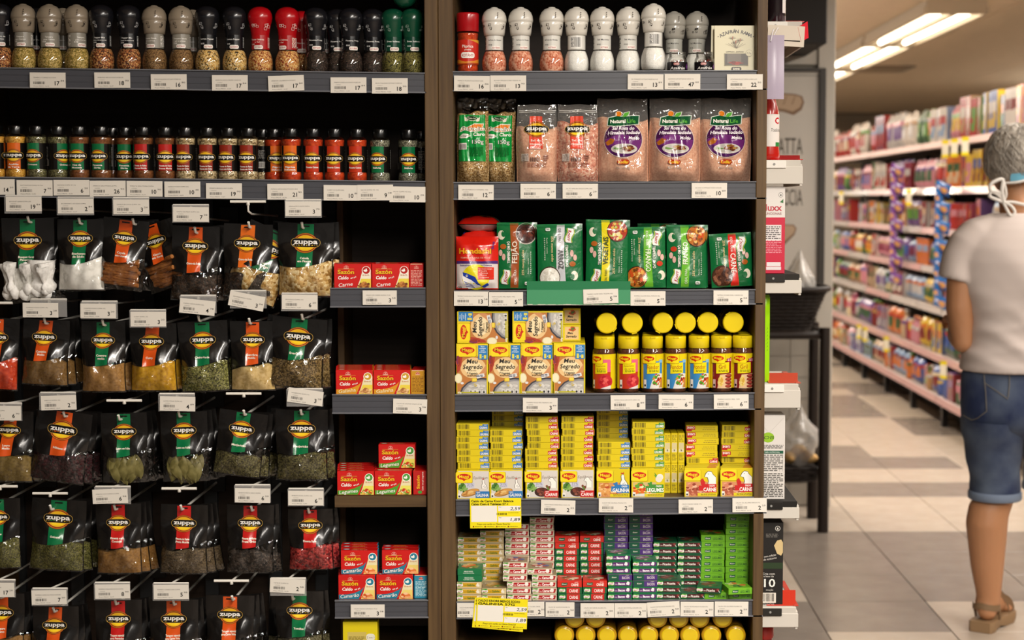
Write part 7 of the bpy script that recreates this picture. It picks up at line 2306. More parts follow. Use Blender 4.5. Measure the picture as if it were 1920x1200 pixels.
for li, (z, dp) in enumerate(zip(LEV, DEEP)):
    y, n = 15.55, 0
    gap = (LEV[li + 1] - z - 0.045) if li < 6 else 0.30
    run = 0
    while y > ys_start[li]:
        if run <= 0:
            kind = rg.choices(list(mixes[li]), list(mixes[li].values()))[0]
            ci = rg.randrange(len(PAL))
            if li == 6 and y > 13.0:
                kind, ci = 'bag', rg.choice([0, 1, 0, 9, 11])
            if li == 6 and y < 10.4:
                kind, ci = 'box', rg.choice([3, 6, 9, 3, 0])
            if li == 5 and y < 10.6:
                kind, ci = 'box', rg.choice([3, 2, 14, 3, 8])
            run = rg.randint(1, 3)
            c2, c3 = rg.choice(PAL)[1], rg.choice(PAL)[1]
            w = dict(bag=rg.uniform(0.14, 0.2), box=rg.uniform(0.09, 0.17), jar=rg.uniform(0.075, 0.1), bottle=rg.uniform(0.07, 0.09))[kind]
            h = min(gap * rg.uniform(0.70, 0.91), dict(bag=0.26, box=0.27, jar=0.15, bottle=0.27)[kind])
            d = dict(bag=0.07, box=0.08, jar=w, bottle=w)[kind]
            me = prod_mesh(kind, PAL[ci][1], c2, c3, w, h, d, rg.randrange(999))
        run -= 1
        y -= w / 2 + 0.006
        if rg.random() > 0.05:
            n += 1
            nm, cat = KN[kind]
            off = {'bag': d / 2 + 0.006, 'box': 0.0, 'jar': w / 2, 'bottle': w / 2}[kind]
            x = XG - dp + 0.015 + off + rg.uniform(0, 0.02)
            tilt = rg.uniform(-0.05, 0.05) if kind == 'bag' else 0.0
            o = solo(nm, me, '%s %s on the %s aisle shelf, %s from its far end' % (PAL[ci][0], {'bag': 'snack bag', 'box': 'carton', 'jar': 'jar', 'bottle': 'bottle'}[kind], LN[li], ORD[n]), cat, (x, y, z + 0.0022 * (kind == 'bag') + 0.0006), (0, 0, -PI / 2 + rg.uniform(-0.12, 0.12)), 'groceries on the %s aisle shelf' % LN[li])
            if kind == 'bag':
                o.rotation_euler[0] = -rg.uniform(0.01, 0.05)
        y -= w / 2 + 0.006
# strips of shiny packets clipped to the shelf fronts
def packet_mesh(c1, c2, seed):
    r = random.Random(seed)
    g = G()
    def S(s, t):
        u, v = 2 * s - 1, 2 * t - 1
        return ((s - 0.5) * 0.10, -0.016 * max(0, 1 - u ** 4) * max(0, 1 - v ** 4) * (1 + 0.25 * math.sin(6 * u + 3 * v + seed)) - 0.001, (t - 0.5) * 0.085)
    for sg in (1, -1):
        g.grid(lambda s, t: (S(s, t)[0], S(s, t)[1] * sg, S(s, t)[2]), 8, 6, c1, flip=sg < 0)
    a = Art()
    a.ell(0.012, 0.0, 0.026, 0.02, c2, 14)
    a.ell(-0.024, 0.01, 0.012, 0.01, '#e0dce8', 10)
    a.emit(g, lambda x, y, l: (x, S(x / 0.10 + 0.5, y / 0.085 + 0.5)[1] - 0.0006 * l, y), 0, 0.02)
    return g.mesh('packet', printed('shiny_packet_%s' % c1.strip('#'), 0.14, 0.8, 0.6, 0.5, 40))
for nm, lb, u, v0, v1, c1, c2 in (('purple', 'hanging strip of shiny purple packets clipped to the gondola', 1678, 312, 530, '#7a4a9a', '#d8a060'), ('blue', 'hanging strip of shiny blue packets clipped to the gondola', 1763, 345, 575, '#2a6ab4', '#d89a4a')):
    X = XG - 0.09
    Y = F * X / (u - CX)
    zt_, zb_ = P(u, v0, Y).z, P(u, v1, Y).z
    t = thing('packet_strip', lb, 'strip of packets', (X, Y, zt_), (0, 0, -PI / 2 + 0.5), 'packet strips on the gondola')
    n = 13
    put('backing_strip', G().box(-0.006, 0.006, 0.018, 0.0195, zb_ - zt_ - 0.04, 0.04).mesh('backing_strip', PLAST), t)
    put('clip', G().box(-0.012, 0.012, 0.0195, 0.045, -0.01, 0.004).mesh('clip', PLAST), t)
    me = [packet_mesh(c1, c2, q) for q in range(2)]
    for k in range(n):
        put('packet', me[k % 2], t, (0.014 * (-1) ** k, -0.004 * (k % 2), -(k + 0.5) * (zt_ - zb_) / n), (0.35, 0.35 * (-1) ** k, 0.45 * (-1) ** k))
# yellow and white price flags
fl = G().box(-0.028, 0.028, 0, 0.001, -0.11, 0.0, '#d8d2c0')
fl.box(-0.0282, 0.0282, -0.0003, 0.0012, -0.11, -0.088, '#d8c418')
fl.box(-0.0282, 0.0282, -0.0003, 0.0012, -0.024, 0.0, '#d8c418')
flm = fl.mesh('price_flag', PAPER)
for u, v, li, lb in ((1769, 262, 6, 'yellow edged price flag under the top aisle shelf, first of three'), (1786, 262, 6, 'yellow edged price flag under the top aisle shelf, second of three'), (1806, 262, 6, 'yellow edged price flag under the top aisle shelf, last towards the shopper'),
                     (1612, 612, 1, 'yellow edged price flag on the low aisle shelf, deepest of a pair'), (1624, 612, 1, 'yellow edged price flag on the low aisle shelf, near one of a pair'), (1664, 630, 1, 'single yellow edged price flag on the low aisle shelf'), (1772, 670, 1, 'yellow edged price flag on the low aisle shelf beside the shopper'),
                     (1702, 342, 5, 'yellow edged price flag on the second highest aisle shelf'), (1576, 348, 5, 'small yellow edged price flag deep down the second highest shelf')):
    X = XG - DEEP[li] - 0.047
    Y = F * X / (u - CX)
    solo('price_flag', flm, lb, 'price flag', (X, Y, LEV[li] - 0.002), (0, 0, -PI / 2 + 0.55), 'price flags on the gondola')
# ------------------------------------------------------------------ wicker bread stand
WICK = plain('dark_wicker', '#1d140e', 0.7, 0, 0.3)
WICK2 = plain('dark_stained_cane', '#211711', 0.5, 0, 0.35)
YS = 6.92
bx0, bx1, by0, by1 = P(1330, 600, YS).x, P(1547, 600, YS).x, YS, YS + 0.31
st = thing('bread_stand', 'dark wicker bread stand with tapered basket and low tray', 'stand', ((bx0 + bx1) / 2, (by0 + by1) / 2, 0))
hx, hy = (bx1 - bx0) / 2, (by1 - by0) / 2
zr, zt2 = P(1500, 628, YS).z, P(1500, 541, YS).z
zl = P(1500, 884, YS).z
legm = G().tube([(0, 0, 0), (0, 0, zr + 0.03)], [0.024, 0.022], 10).mesh('leg', WICK2)
for sx in (-1, 1):
    for sy in (-1, 1):
        put('leg', legm, st, (sx * hx, sy * hy, 0.0005))
def rr_ring(ax, ay, z, n=48, wob=0.0, ph=0, p=4.0):
    out = []
    for k in range(n):
        t = 2 * PI * k / n
        c, s = math.cos(t), math.sin(t)
        q = (abs(c) ** p + abs(s) ** p) ** (-1 / p)
        w = 1 + wob * math.sin(12 * t * 2 + ph)
        out.append((ax * q * c * w, ay * q * s * w, z))
    return out
def weave(ax0, ay0, z0, ax1, ay1, z1, n, name):
    rings = []
    for j in range(n * 2 + 1):
        t = j / (n * 2)
        o = 0.004 if j % 2 else -0.002
        rings.append(rr_ring(ax0 + (ax1 - ax0) * t + o, ay0 + (ay1 - ay0) * t + o, z0 + (z1 - z0) * t, 96, 0.010, PI * (j // 2)))
    return G().loft(rings, '#2e2118', 0, False, True, False).mesh(name, WICK)
put('basket', weave(hx * 0.80, hy * 0.80, zr + 0.012, hx * 1.02 + 0.02, hy * 1.05 + 0.02, zt2, 12, 'basket'), st)
put('basket_rim', G().tube([Vector(p) for p in rr_ring(hx * 1.02 + 0.024, hy * 1.05 + 0.024, zt2 - 0.004, 48)] + [Vector(rr_ring(hx * 1.02 + 0.024, hy * 1.05 + 0.024, zt2 - 0.004, 48)[0])], 0.012, 8).mesh('basket_rim', WICK2), st)
put('rail', G().tube([Vector(p) for p in rr_ring(hx + 0.004, hy + 0.004, zr, 48, 0, 0, 8)] + [Vector(rr_ring(hx + 0.004, hy + 0.004, zr, 48, 0, 0, 8)[0])], 0.018, 8).mesh('rail', WICK2), st)
put('tray', weave(hx * 0.96, hy * 0.96, zl - 0.05, hx + 0.01, hy + 0.01, zl + 0.018, 5, 'tray'), st)
put('tray_board', G().box(-hx * 0.95, hx * 0.95, -hy * 0.95, hy * 0.95, zl - 0.012, zl).mesh('tray_board', WICK), st)
put('basket_board', G().box(-hx * 0.84, hx * 0.84, -hy * 0.84, hy * 0.84, zt2 - 0.12, zt2 - 0.11).mesh('basket_board', WICK), st)
BRD = grain('bread_crust', ['#b88a50', '#d0a86c', '#dcbc88'], 26, 0.7, 0.2, 'noise')
def crumple(rx, ry, rz, seed, amp=0.28):
    r = random.Random(seed)
    ks = [(r.uniform(3, 11), r.uniform(3, 11), r.uniform(0, 6)) for _ in range(6)]
    rings = []
    for j in range(19):
        t = j / 18
        ring = []
        for k in range(28):
            a = 2 * PI * k / 28
            n = sum(math.sin(p * a + q * t * 3 + s) for p, q, s in [(round(x), y, z) for x, y, z in ks]) / 6
            q = (math.sin(PI * min(0.995, max(0.02, t * 0.93 + 0.07))) ** 0.7) * (1 + amp * n) * (1.0 if t < 0.62 else 1 - (t - 0.62) * 1.5) + 0.02
            ring.append((rx * q * math.cos(a), ry * q * math.sin(a), rz * t * (1 + 0.08 * math.sin(3 * a + seed) * t)))
        rings.append(ring)
    return G().loft(rings, '#ffffff', 0)
def bread_bag(u, z, Y, rx, rz, seed, label):
    q = P(u, 600, Y)
    t = thing('bread_bag', label, 'bread bag', (q.x, Y, z), (0, 0, 0), 'bags of bread')
    put('bag', crumple(rx, 0.07, rz, seed).mesh('bag', BREADBAG), t)
    for k in range(3):
        g = G().loft([[(0.030 * math.sin(PI * (0.06 + 0.88 * j / 8)) * math.cos(a), (j / 8 - 0.5) * 0.11, 0.026 * math.sin(PI * (0.06 + 0.88 * j / 8)) * math.sin(a)) for a in [2 * PI * i / 12 for i in range(12)]] for j in range(9)], '#c89a60')
        put('bread_roll', g.mesh('bread_roll', BRD), t, ((k - 1) * rx * 0.5, 0.01 * (k % 2), 0.034 + 0.03 * (k == 1)), (0, 0, 0.4 * k))
bread_bag(1425, zt2 - 0.109, YS + 0.15, 0.075, 0.20, 3, 'clear crumpled bread bag in the wicker basket behind the red carton')
bread_bag(1499, zt2 - 0.109, YS + 0.155, 0.062, 0.25, 6, 'clear crumpled bread bag in the wicker basket, tallest and beside the aisle')
bread_bag(1501, zl + 0.001, YS + 0.155, 0.078, 0.25, 12, 'clear crumpled bread bag on the low tray of the wicker stand')
# ------------------------------------------------------------------ the shopper
YP = 5.33
sp_ = YP / F
def bz(v):
    return P(1900, v, YP).z
X0 = (1925 - CX) * sp_
def bx(u):
    return (u - 1925) * sp_
SKIN = plain('warm_skin', '#b07e5a', 0.5, 0, 0.35)
def skin_nodes(m):
    N, K, b = m.node_tree.nodes, m.node_tree.links, m.node_tree.nodes['Principled BSDF']
    b.inputs['Subsurface Weight'].default_value = 0.12
    b.inputs['Subsurface Radius'].default_value = (0.02, 0.008, 0.004)
    add_bump(N, K, b, 220, 0.08, 0.001)
skin_nodes(SKIN)
per = thing('person', 'older shopper seen from behind in white T-shirt, denim shorts and tan sandals', 'person', (X0, YP, 0))
g = G()
def lim(pts, rs, n=14):
    g.tube(pts, rs, n)
    for p, r in ((pts[0], rs[0]), (pts[-1], rs[-1])):
        ball(p, (r, r, r))
def ball(c, r, n=14):
    rings = []
    for j in range(1, n):
        t = PI * j / n
        rings.append([(c[0] + r[0] * math.sin(t) * math.cos(a), c[1] + r[1] * math.sin(t) * math.sin(a), c[2] - r[2] * math.cos(t)) for a in [2 * PI * k / n for k in range(n)]])
    g.loft(rings)
zs = {k: bz(k) for k in (245, 300, 345, 380, 410, 467, 523, 600, 645, 690, 760, 850, 900, 935, 980, 1060, 1110, 1135, 1165, 1185)}
# torso, hips, neck
tor = [(0.80, 0.165, 0.125, 0.0), (0.74, 0.175, 0.13, 0.0), (0.88, 0.16, 0.12, 0.0), (0.98, 0.155, 0.11, 0.0), (1.10, 0.17, 0.115, 0.0), (1.22, 0.175, 0.11, 0.02), (1.29, 0.15, 0.085, 0.035), (1.345, 0.075, 0.06, 0.05)]
tor = sorted(tor)
g.loft([[(a * math.cos(t), yc + b * math.sin(t), z) for t in [2 * PI * k / 24 for k in range(24)]] for z, a, b, yc in tor])
hc = (bx(1913), 0.10, bz(302))
lim([(bx(1920), 0.045, 1.30), (bx(1915), 0.075, 1.40), (hc[0], hc[1] - 0.01, hc[2] - 0.03)], [0.066, 0.056, 0.055])
ball(hc, (0.076, 0.092, 0.105))
ball((hc[0], hc[1] + 0.03, hc[2] - 0.045), (0.062, 0.068, 0.065))
lim([(hc[0], hc[1] + 0.085, hc[2] + 0.0), (hc[0], hc[1] + 0.112, hc[2] - 0.028)], [0.009, 0.014], 8)
for sx in (-1, 1):
    ball((hc[0] + sx * 0.078, hc[1] + 0.0, hc[2] - 0.012), (0.010, 0.020, 0.032), 8)
# arms: upper arm hangs, forearm reaches forward
for sx in (-1, 1):
    ex_ = sx * 0.205
    elbow = (sx * 0.203, -0.01, 0.945)
    lim([(sx * 0.165, 0.02, 1.265), (sx * 0.205, 0.0, 1.20), (sx * 0.213, -0.01, 1.05), elbow], [0.055, 0.052, 0.047, 0.036])
    wr_ = (sx * 0.17, 0.24, 0.99)
    lim([elbow, (sx * 0.195, 0.08, 0.957), wr_], [0.037, 0.039, 0.024])
    pm_ = (sx * 0.155, 0.32, 0.995)
    lim([wr_, (sx * 0.16, 0.28, 0.995), pm_], [0.024, 0.030, 0.028])
    for k in range(4):
        ox = (k - 1.5) * 0.018
        ln = (0.030, 0.036, 0.034, 0.026)[k]
        a0 = (pm_[0] + ox, pm_[1] + 0.005, pm_[2] + 0.006)
        lim([a0, (a0[0], a0[1] + ln, a0[2] - 0.004), (a0[0], a0[1] + ln + 0.012, a0[2] - 0.026), (a0[0], a0[1] + ln - 0.006, a0[2] - 0.040)], [0.0095, 0.009, 0.0085, 0.0075], 8)
    lim([(sx * 0.145, 0.285, 0.985), (sx * 0.118, 0.315, 0.978), (sx * 0.116, 0.335, 0.966)], [0.012, 0.010, 0.008], 8)
# legs
LX = {v: bx(u) for v, u in ((850, 1872), (935, 1873), (980, 1857), (1060, 1861), (1110, 1865), (1135, 1866))}
lim([(-0.085, 0.0, 0.76), (LX[850], 0.0, zs[850]), (LX[935], 0.005, zs[935]), (bx(1862), -0.002, bz(957)), (LX[980] + 0.002, -0.006, zs[980]), (LX[1060], -0.004, zs[1060]), (LX[1110], 0.0, zs[1110]), (LX[1135], 0.006, zs[1135])], [0.098, 0.082, 0.064, 0.0665, 0.068, 0.054, 0.041, 0.039], 18)
fd = Vector((0.55, 0.83, 0)).normalized()
an = Vector((bx(1861), 0.0, 0.0))
lim([an + Vector((0, 0, 0.085)), an + Vector((0, -0.012, 0.066))], [0.038, 0.033])
lim([an + Vector((0, 0.0, 0.085)), an + fd * 0.08 + Vector((0, 0, 0.07)), an + fd * 0.15 + Vector((0, 0, 0.052))], [0.036, 0.032, 0.026])
for k in range(5):
    sd = Vector((fd.y, -fd.x, 0)) * ((k - 2) * 0.016)
    q = an + fd * (0.15 - abs(k - 1.5) * 0.008) + sd + Vector((0, 0, 0.046))
    lim([q, q + fd * 0.03 + Vector((0, 0, -0.004))], [0.011, 0.009], 8)
# the other leg steps ahead
lim([(0.085, 0.0, 0.76), (0.11, 0.12, 0.60), (0.145, 0.215, 0.47), (0.158, 0.235, 0.40), (0.168, 0.230, 0.33), (0.175, 0.215, 0.18), (0.178, 0.21, 0.11)], [0.090, 0.070, 0.056, 0.056, 0.062, 0.046, 0.038], 16)
a2 = Vector((0.180, 0.21, 0.0))
fd2 = Vector((0.05, 1, 0)).normalized()
lim([a2 + Vector((0, 0, 0.085)), a2 + Vector((0, -0.018, 0.062))], [0.038, 0.033])
lim([a2 + Vector((0, 0, 0.085)), a2 + fd2 * 0.08 + Vector((0, 0, 0.07)), a2 + fd2 * 0.15 + Vector((0, 0, 0.052))], [0.036, 0.032, 0.026])
for k in range(5):
    sd = Vector((fd2.y, -fd2.x, 0)) * ((k - 2) * 0.016)
    q = a2 + fd2 * (0.15 - abs(k - 2.5) * 0.008) + sd + Vector((0, 0, 0.046))
    lim([q, q + fd2 * 0.03 + Vector((0, 0, -0.004))], [0.011, 0.009], 8)
raw = g.mesh('body', SKIN)
tmp = link(bpy.data.objects.new('body_tmp', raw))
rm = tmp.modifiers.new('remesh', 'REMESH')
rm.mode, rm.voxel_size, rm.use_smooth_shade = 'VOXEL', 0.0065, True
sm = tmp.modifiers.new('smooth', 'SMOOTH')
sm.factor, sm.iterations = 0.6, 6
dg = bpy.context.evaluated_depsgraph_get()
bm_ = bpy.data.meshes.new_from_object(tmp.evaluated_get(dg))
bpy.data.objects.remove(tmp)
bm_.name = 'body'
bm_.materials.clear()
bm_.materials.append(SKIN)
for p_ in bm_.polygons:
    p_.use_smooth = True
    p_.material_index = 0
put('body', bm_, per)
eye = G().lathe([(0.0, -0.011), (0.006, -0.0092), (0.011, 0), (0.006, 0.0092), (0.0, 0.011)], 12, '#d8d4cc')
for sx in (-1, 1):
    put('eye', eye.mesh('eye', PLAST), per, (hc[0] + sx * 0.03, hc[1] + 0.078, hc[2] + 0.01))
put('mouth', G().box(-0.02, 0.02, 0, 0.006, -0.003, 0.003, '#8a4a40', 0, None, 0.002).mesh('mouth', MATTE), per, (hc[0], hc[1] + 0.092, hc[2] - 0.06))
# hair
HAIR = grain('grey_hair', ['#948c82', '#aaa196', '#bfb7ab', '#9d958a'], 60, 0.6, 0.2, 'noise', 0.4)
g = G()
r = random.Random(4)
rings = []
for j in range(15):
    t = j / 14 * 0.66 * PI
    ring = []
    for k in range(30):
        a = 2 * PI * k / 30
        cut = 1.0
        y = math.sin(a)
        tt = t * (1.04 if y < 0 else 1.0 - 0.36 * y)
        n = 1 + 0.035 * math.sin(7 * a + 5 * t) + 0.025 * math.sin(13 * a - 9 * t)
        ring.append((hc[0] + 0.094 * n * math.sin(tt + 0.02) * math.cos(a), hc[1] - 0.006 + 0.106 * n * math.sin(tt + 0.02) * math.sin(a), hc[2] + 0.004 + 0.118 * n * math.cos(tt)))
    rings.append(ring)
g.loft(rings[::-1], '#8a8278', 0, True, False, True)
hair = put('hair', g.mesh('hair', HAIR), per)
g = G()
for i in range(900):
    a, t = r.uniform(0, 2 * PI), math.acos(1 - r.random() * 1.25)
    y = math.sin(a)
    if y > 0.2 and t > 1.2:
        continue
    def hp(t, a, o):
        return Vector((hc[0] + (0.096 + o) * math.sin(t) * math.cos(a), hc[1] - 0.006 + (0.108 + o) * math.sin(t) * math.sin(a), hc[2] + 0.004 + (0.120 + o) * math.cos(t)))
    sw = r.uniform(-0.05, 0.40)
    o = r.uniform(0, 0.005)
    ln = r.uniform(0.25, 0.5)
    pts = [hp(t + ln * q, a + sw * q + 0.1 * math.sin(4 * q + i), o * math.sin(PI * q) + (0.004 * q if t > 1.5 else 0)) for q in (0, 0.33, 0.66, 1)]
    g.tube(pts, [0.0010, 0.0013, 0.0010, 0.0003], 4, r.choice(['#bdb5a9', '#aba398', '#9a9288', '#c8c0b4', '#8f877d']), 0, False)
o = put('hair_strands', g.mesh('hair_strands', printed('hair_strand', 0.5, 0.5)), per)
o['kind'] = 'stuff'
# pale blue band and white ties at the nape
g = G()
pts = [(hc[0] + 0.100 * math.cos(a), hc[1] - 0.002 + 0.108 * math.sin(a), bz(331) + 0.010 * math.cos(a)) for a in [math.radians(q) for q in range(-112, 60, 6)]]
up_ = [(p[0] * 1.0, p[1], p[2] + 0.012) for p in pts]
dn_ = [(p[0], p[1], p[2] - 0.012) for p in pts]
v = [q for pr in zip(dn_, up_) for q in pr]
g.add(v, [(2 * i, 2 * i + 2, 2 * i + 3, 2 * i + 1) for i in range(len(pts) - 1)], '#6aa8c0', 0, True)
g.add([(x, y - 0.0012, z) for x, y, z in v], [(2 * i, 2 * i + 2, 2 * i + 3, 2 * i + 1) for i in range(len(pts) - 1)], '#6aa8c0', 0, True)
put('head_band', g.mesh('head_band', MATTE), per)
g = G()
def rib(pts, w=0.0058):
    P3 = [Vector((bx(u), y, bz(v))) for u, v, y in pts]
    out = []
    for i in range(len(P3) - 1):
        a, b = P3[i], P3[i + 1]
        p0, p3 = P3[max(0, i - 1)], P3[min(len(P3) - 1, i + 2)]
        for q in range(5):
            t = q / 5
            out.append(0.5 * ((2 * a) + (b - p0) * t + (2 * p0 - 5 * a + 4 * b - p3) * t * t + (3 * a - p0 - 3 * b + p3) * t ** 3))
    out.append(P3[-1])
    g.tube(out, w, 6, '#d8d2ca')
yb_ = -0.012
rib([(1877, 379, yb_), (1868, 362, yb_ - 0.012), (1850, 357, yb_ - 0.02), (1851, 345, yb_ - 0.02), (1866, 337, yb_ - 0.016), (1874, 338, yb_ - 0.012), (1872, 356, yb_ - 0.014), (1877, 379, yb_ - 0.004)], 0.006)
rib([(1877, 379, yb_), (1862, 374, yb_ - 0.014), (1849, 368, yb_ - 0.018), (1852, 360, yb_ - 0.018), (1866, 366, yb_ - 0.012), (1877, 379, yb_)], 0.0055)
rib([(1874, 338, yb_ - 0.012), (1879, 352, yb_ - 0.008), (1881, 366, yb_ - 0.006), (1877, 379, yb_)], 0.005)
rib([(1877, 379, yb_), (1884, 396, yb_ - 0.012), (1890, 405, yb_ - 0.016), (1897, 398, yb_ - 0.014), (1890, 386, yb_ - 0.010), (1877, 379, yb_)], 0.0052)
rib([(1877, 379, yb_), (1895, 379, yb_ + 0.002), (1925, 384, yb_ + 0.008), (1960, 376, yb_ + 0.06), (1975, 360, yb_ + 0.10)], 0.0055)
rib([(1879, 343, -0.005), (1900, 342, -0.022), (1925, 336, -0.018), (1955, 330, 0.03)], 0.0045)
put('tie', g.mesh('tie', MATTE), per)
# T-shirt
SHIRT = plain('white_cotton', '#c6b9b2', 0.85, 0, 0.2)
add_bump(SHIRT.node_tree.nodes, SHIRT.node_tree.links, SHIRT.node_tree.nodes['Principled BSDF'], 700, 0.15, 0.001)
sh = [(bz(694), 0.210, 0.166, 0), (bz(686), 0.210, 0.165, 0), (bz(668), 0.202, 0.158, 0), (bz(650), 0.194, 0.148, 0), (bz(625), 0.186, 0.140, 0), (bz(600), 0.184, 0.133, 0), (bz(575), 0.195, 0.135, 0), (bz(550), 0.208, 0.138, 0), (bz(520), 0.222, 0.140, 0.004),
      (bz(490), 0.232, 0.138, 0.008), (bz(465), 0.232, 0.130, 0.014), (bz(445), 0.216, 0.120, 0.022), (bz(428), 0.190, 0.108, 0.030), (bz(415), 0.158, 0.094, 0.036), (bz(406), 0.128, 0.082, 0.042), (bz(400), 0.112, 0.076, 0.046)]
N_ = 64
fine = []
for i in range(len(sh) - 1):
    for q in range(5):
        t = q / 5
        fine.append(tuple(a + (b - a) * t for a, b in zip(sh[i], sh[i + 1])))
fine.append(sh[-1])
g = G()
g.loft([[(a * math.cos(t), yc + b * math.sin(t), z) for t in [2 * PI * k / N_ for k in range(N_)]] for z, a, b, yc in fine], '#ffffff')
for sx in (-1, 1):
    pr = [((0.10, 0.03, 1.29), 0.07), ((0.150, 0.02, 1.268), 0.079), ((0.188, 0.010, 1.238), 0.074), ((0.209, 0.004, 1.205), 0.066), ((0.219, 0.0, 1.175), 0.060), ((0.224, -0.002, 1.150), 0.060), ((0.226, -0.002, 1.142), 0.061)]
    g.tube([(sx * p[0], p[1], p[2]) for p, _ in pr], [q for _, q in pr], 24)
raw = g.mesh('tshirt_raw', SHIRT)
tmp = link(bpy.data.objects.new('tshirt_tmp', raw))
rm = tmp.modifiers.new('remesh', 'REMESH')
rm.mode, rm.voxel_size = 'VOXEL', 0.0055
sm = tmp.modifiers.new('smooth', 'SMOOTH')
sm.factor, sm.iterations = 0.6, 14
shm = bpy.data.meshes.new_from_object(tmp.evaluated_get(bpy.context.evaluated_depsgraph_get()))
bpy.data.objects.remove(tmp)
shm.name = 'tshirt'
shm.materials.clear()
shm.materials.append(SHIRT)
nr = [Vector(v.normal) for v in shm.vertices]
def ridge(x):
    return (0.5 + 0.5 * math.sin(x)) ** 1.6 - 0.4
for v, n in zip(shm.vertices, nr):
    x, y, z = v.co
    low = max(0.0, min(1.0, (1.13 - z) / 0.16)) * max(0.25, min(1.0, (z - 0.86) / 0.03))
    back = 0.35 + 0.65 * max(0.0, -n.y)
    f = 0.0085 * low * ridge(58 * (z + 0.42 * x + 0.05 * math.sin(9 * x)) + 0.6) * back
    f += 0.0045 * low * ridge(95 * (z - 0.22 * x) + 5 * x)
    mid = max(0.0, min(1.0, (z - 0.98) / 0.08)) * max(0.0, min(1.0, (1.30 - z) / 0.08))
    f += 0.008 * mid * back * ridge(34 * (x * 0.9 + (z - 1.1) * 0.75) + 1.0) * (0.4 + 0.6 * max(0, min(1, (1.25 - z) / 0.15)))
    v.co = v.co + n * f
for p_ in shm.polygons:
    p_.use_smooth = True
    p_.material_index = 0
shm.update()
shirt = put('tshirt', shm, per)
# denim shorts
m, N, K, b = nodes('blue_denim')
tc, n1, rp = N.new('ShaderNodeTexCoord'), N.new('ShaderNodeTexNoise'), N.new('ShaderNodeValToRGB')
n1.inputs['Scale'].default_value, n1.inputs['Detail'].default_value = 6.5, 4.0
rp.color_ramp.elements[0].position, rp.color_ramp.elements[1].position = 0.38, 0.72
rp.color_ramp.elements[0].color, rp.color_ramp.elements[1].color = L('#1b294c'), L('#596577')
K.new(tc.outputs['Object'], n1.inputs['Vector'])
K.new(n1.outputs[0], rp.inputs[0])
K.new(rp.outputs[0], b.inputs['Base Color'])
setp(b, Roughness=0.85)
add_bump(N, K, b, 900, 0.3, 0.001)
DENIM = m
def short_leg(sx, kn, g):
    hem = kn
    # rings from the waist to the hem on one side
    defs = [(bz(672), 0.098, 0.196, 0.138, 0.0, 0), (bz(700), 0.100, 0.203, 0.142, -0.004, 0), (bz(735), 0.100, 0.207, 0.150, -0.012, 0), (bz(765), 0.100, 0.205, 0.152, -0.014, 0), (bz(790), 0.098, 0.200, 0.140, -0.008, 0.2)]
    return defs
g = G()
rings = []
for z, hw, hd, yc in [(bz(676), 0.180, 0.126, 0.0), (bz(700), 0.203, 0.143, -0.003), (bz(730), 0.206, 0.150, -0.010), (bz(760), 0.206, 0.155, -0.014), (bz(785), 0.202, 0.150, -0.010), (bz(797), 0.198, 0.140, -0.005), (bz(806), 0.188, 0.122, 0.0), (bz(813), 0.165, 0.10, 0.0), (bz(818), 0.12, 0.07, 0.0)]:
    ring = []
    for k in range(48):
        t = 2 * PI * k / 48
        x, y = math.cos(t), math.sin(t)
        cleft = 1 - 0.10 * math.exp(-(x / 0.16) ** 2) * (1 if y < 0 else 0.3) * min(1, max(0, (bz(690) - z) / 0.12))
        ring.append((x * hw, yc + y * hd * cleft, z))
    rings.append(ring)
g.loft(rings[::-1], '#33415f', 0, True, True, False)
for sx, ax, pts in ((-1, None, [(-0.098, -0.006, bz(785), 0.103, 0.136), (-0.098, -0.003, bz(812), 0.0995, 0.126), (-0.096, 0.0, bz(840), 0.091, 0.104), (-0.094, 0.002, bz(870), 0.084, 0.094), (bx(1874), 0.004, bz(900), 0.080, 0.088), (bx(1874), 0.004, bz(920), 0.080, 0.087)]),
                    (1, None, [(0.098, 0.0, bz(790), 0.102, 0.130), (0.102, 0.05, bz(815), 0.096, 0.115), (0.115, 0.10, bz(845), 0.090, 0.104), (0.132, 0.155, bz(875), 0.084, 0.100), (0.147, 0.21, bz(905), 0.080, 0.090), (0.151, 0.232, bz(925), 0.080, 0.088)])):
    rr_ = []
    for i in range(len(pts) - 1):
        for q in range(4):
            t = q / 4
            x, y, z, a, b_ = [p + (s - p) * t for p, s in zip(pts[i], pts[i + 1])]
            rr_.append([(x + a * (1 + 0.025 * math.sin(4 * w + z * 60)) * math.cos(w), y + b_ * (1 + 0.02 * math.sin(5 * w - z * 50)) * math.sin(w), z) for w in [2 * PI * k / 32 for k in range(32)]])
    x, y, z, a, b_ = pts[-1]
    rr_.append([(x + a * math.cos(w), y + b_ * math.sin(w), z) for w in [2 * PI * k / 32 for k in range(32)]])
    g.loft(rr_[::-1], '#33415f', 0, True, False, False)
shorts = put('denim_shorts', g.mesh('denim_shorts', DENIM), per)
CUFF = plain('folded_denim_cuff', '#6f7c90', 0.85)
for x, y, z in ((bx(1874), 0.004, bz(927)), (0.151, 0.233, bz(932))):
    pr = [(0.076, 0.012), (0.082, 0.013), (0.085, 0.010), (0.086, 0.0), (0.085, -0.012), (0.082, -0.015), (0.074, -0.014)]
    g = G().loft([[(x + q * math.cos(w), y + q * 1.08 * math.sin(w), z + dz) for w in [2 * PI * k / 32 for k in range(32)]] for q, dz in pr[::-1]], '#6f7c90', 0, True, False, False)
    put('cuff', g.mesh('cuff', CUFF), shorts)
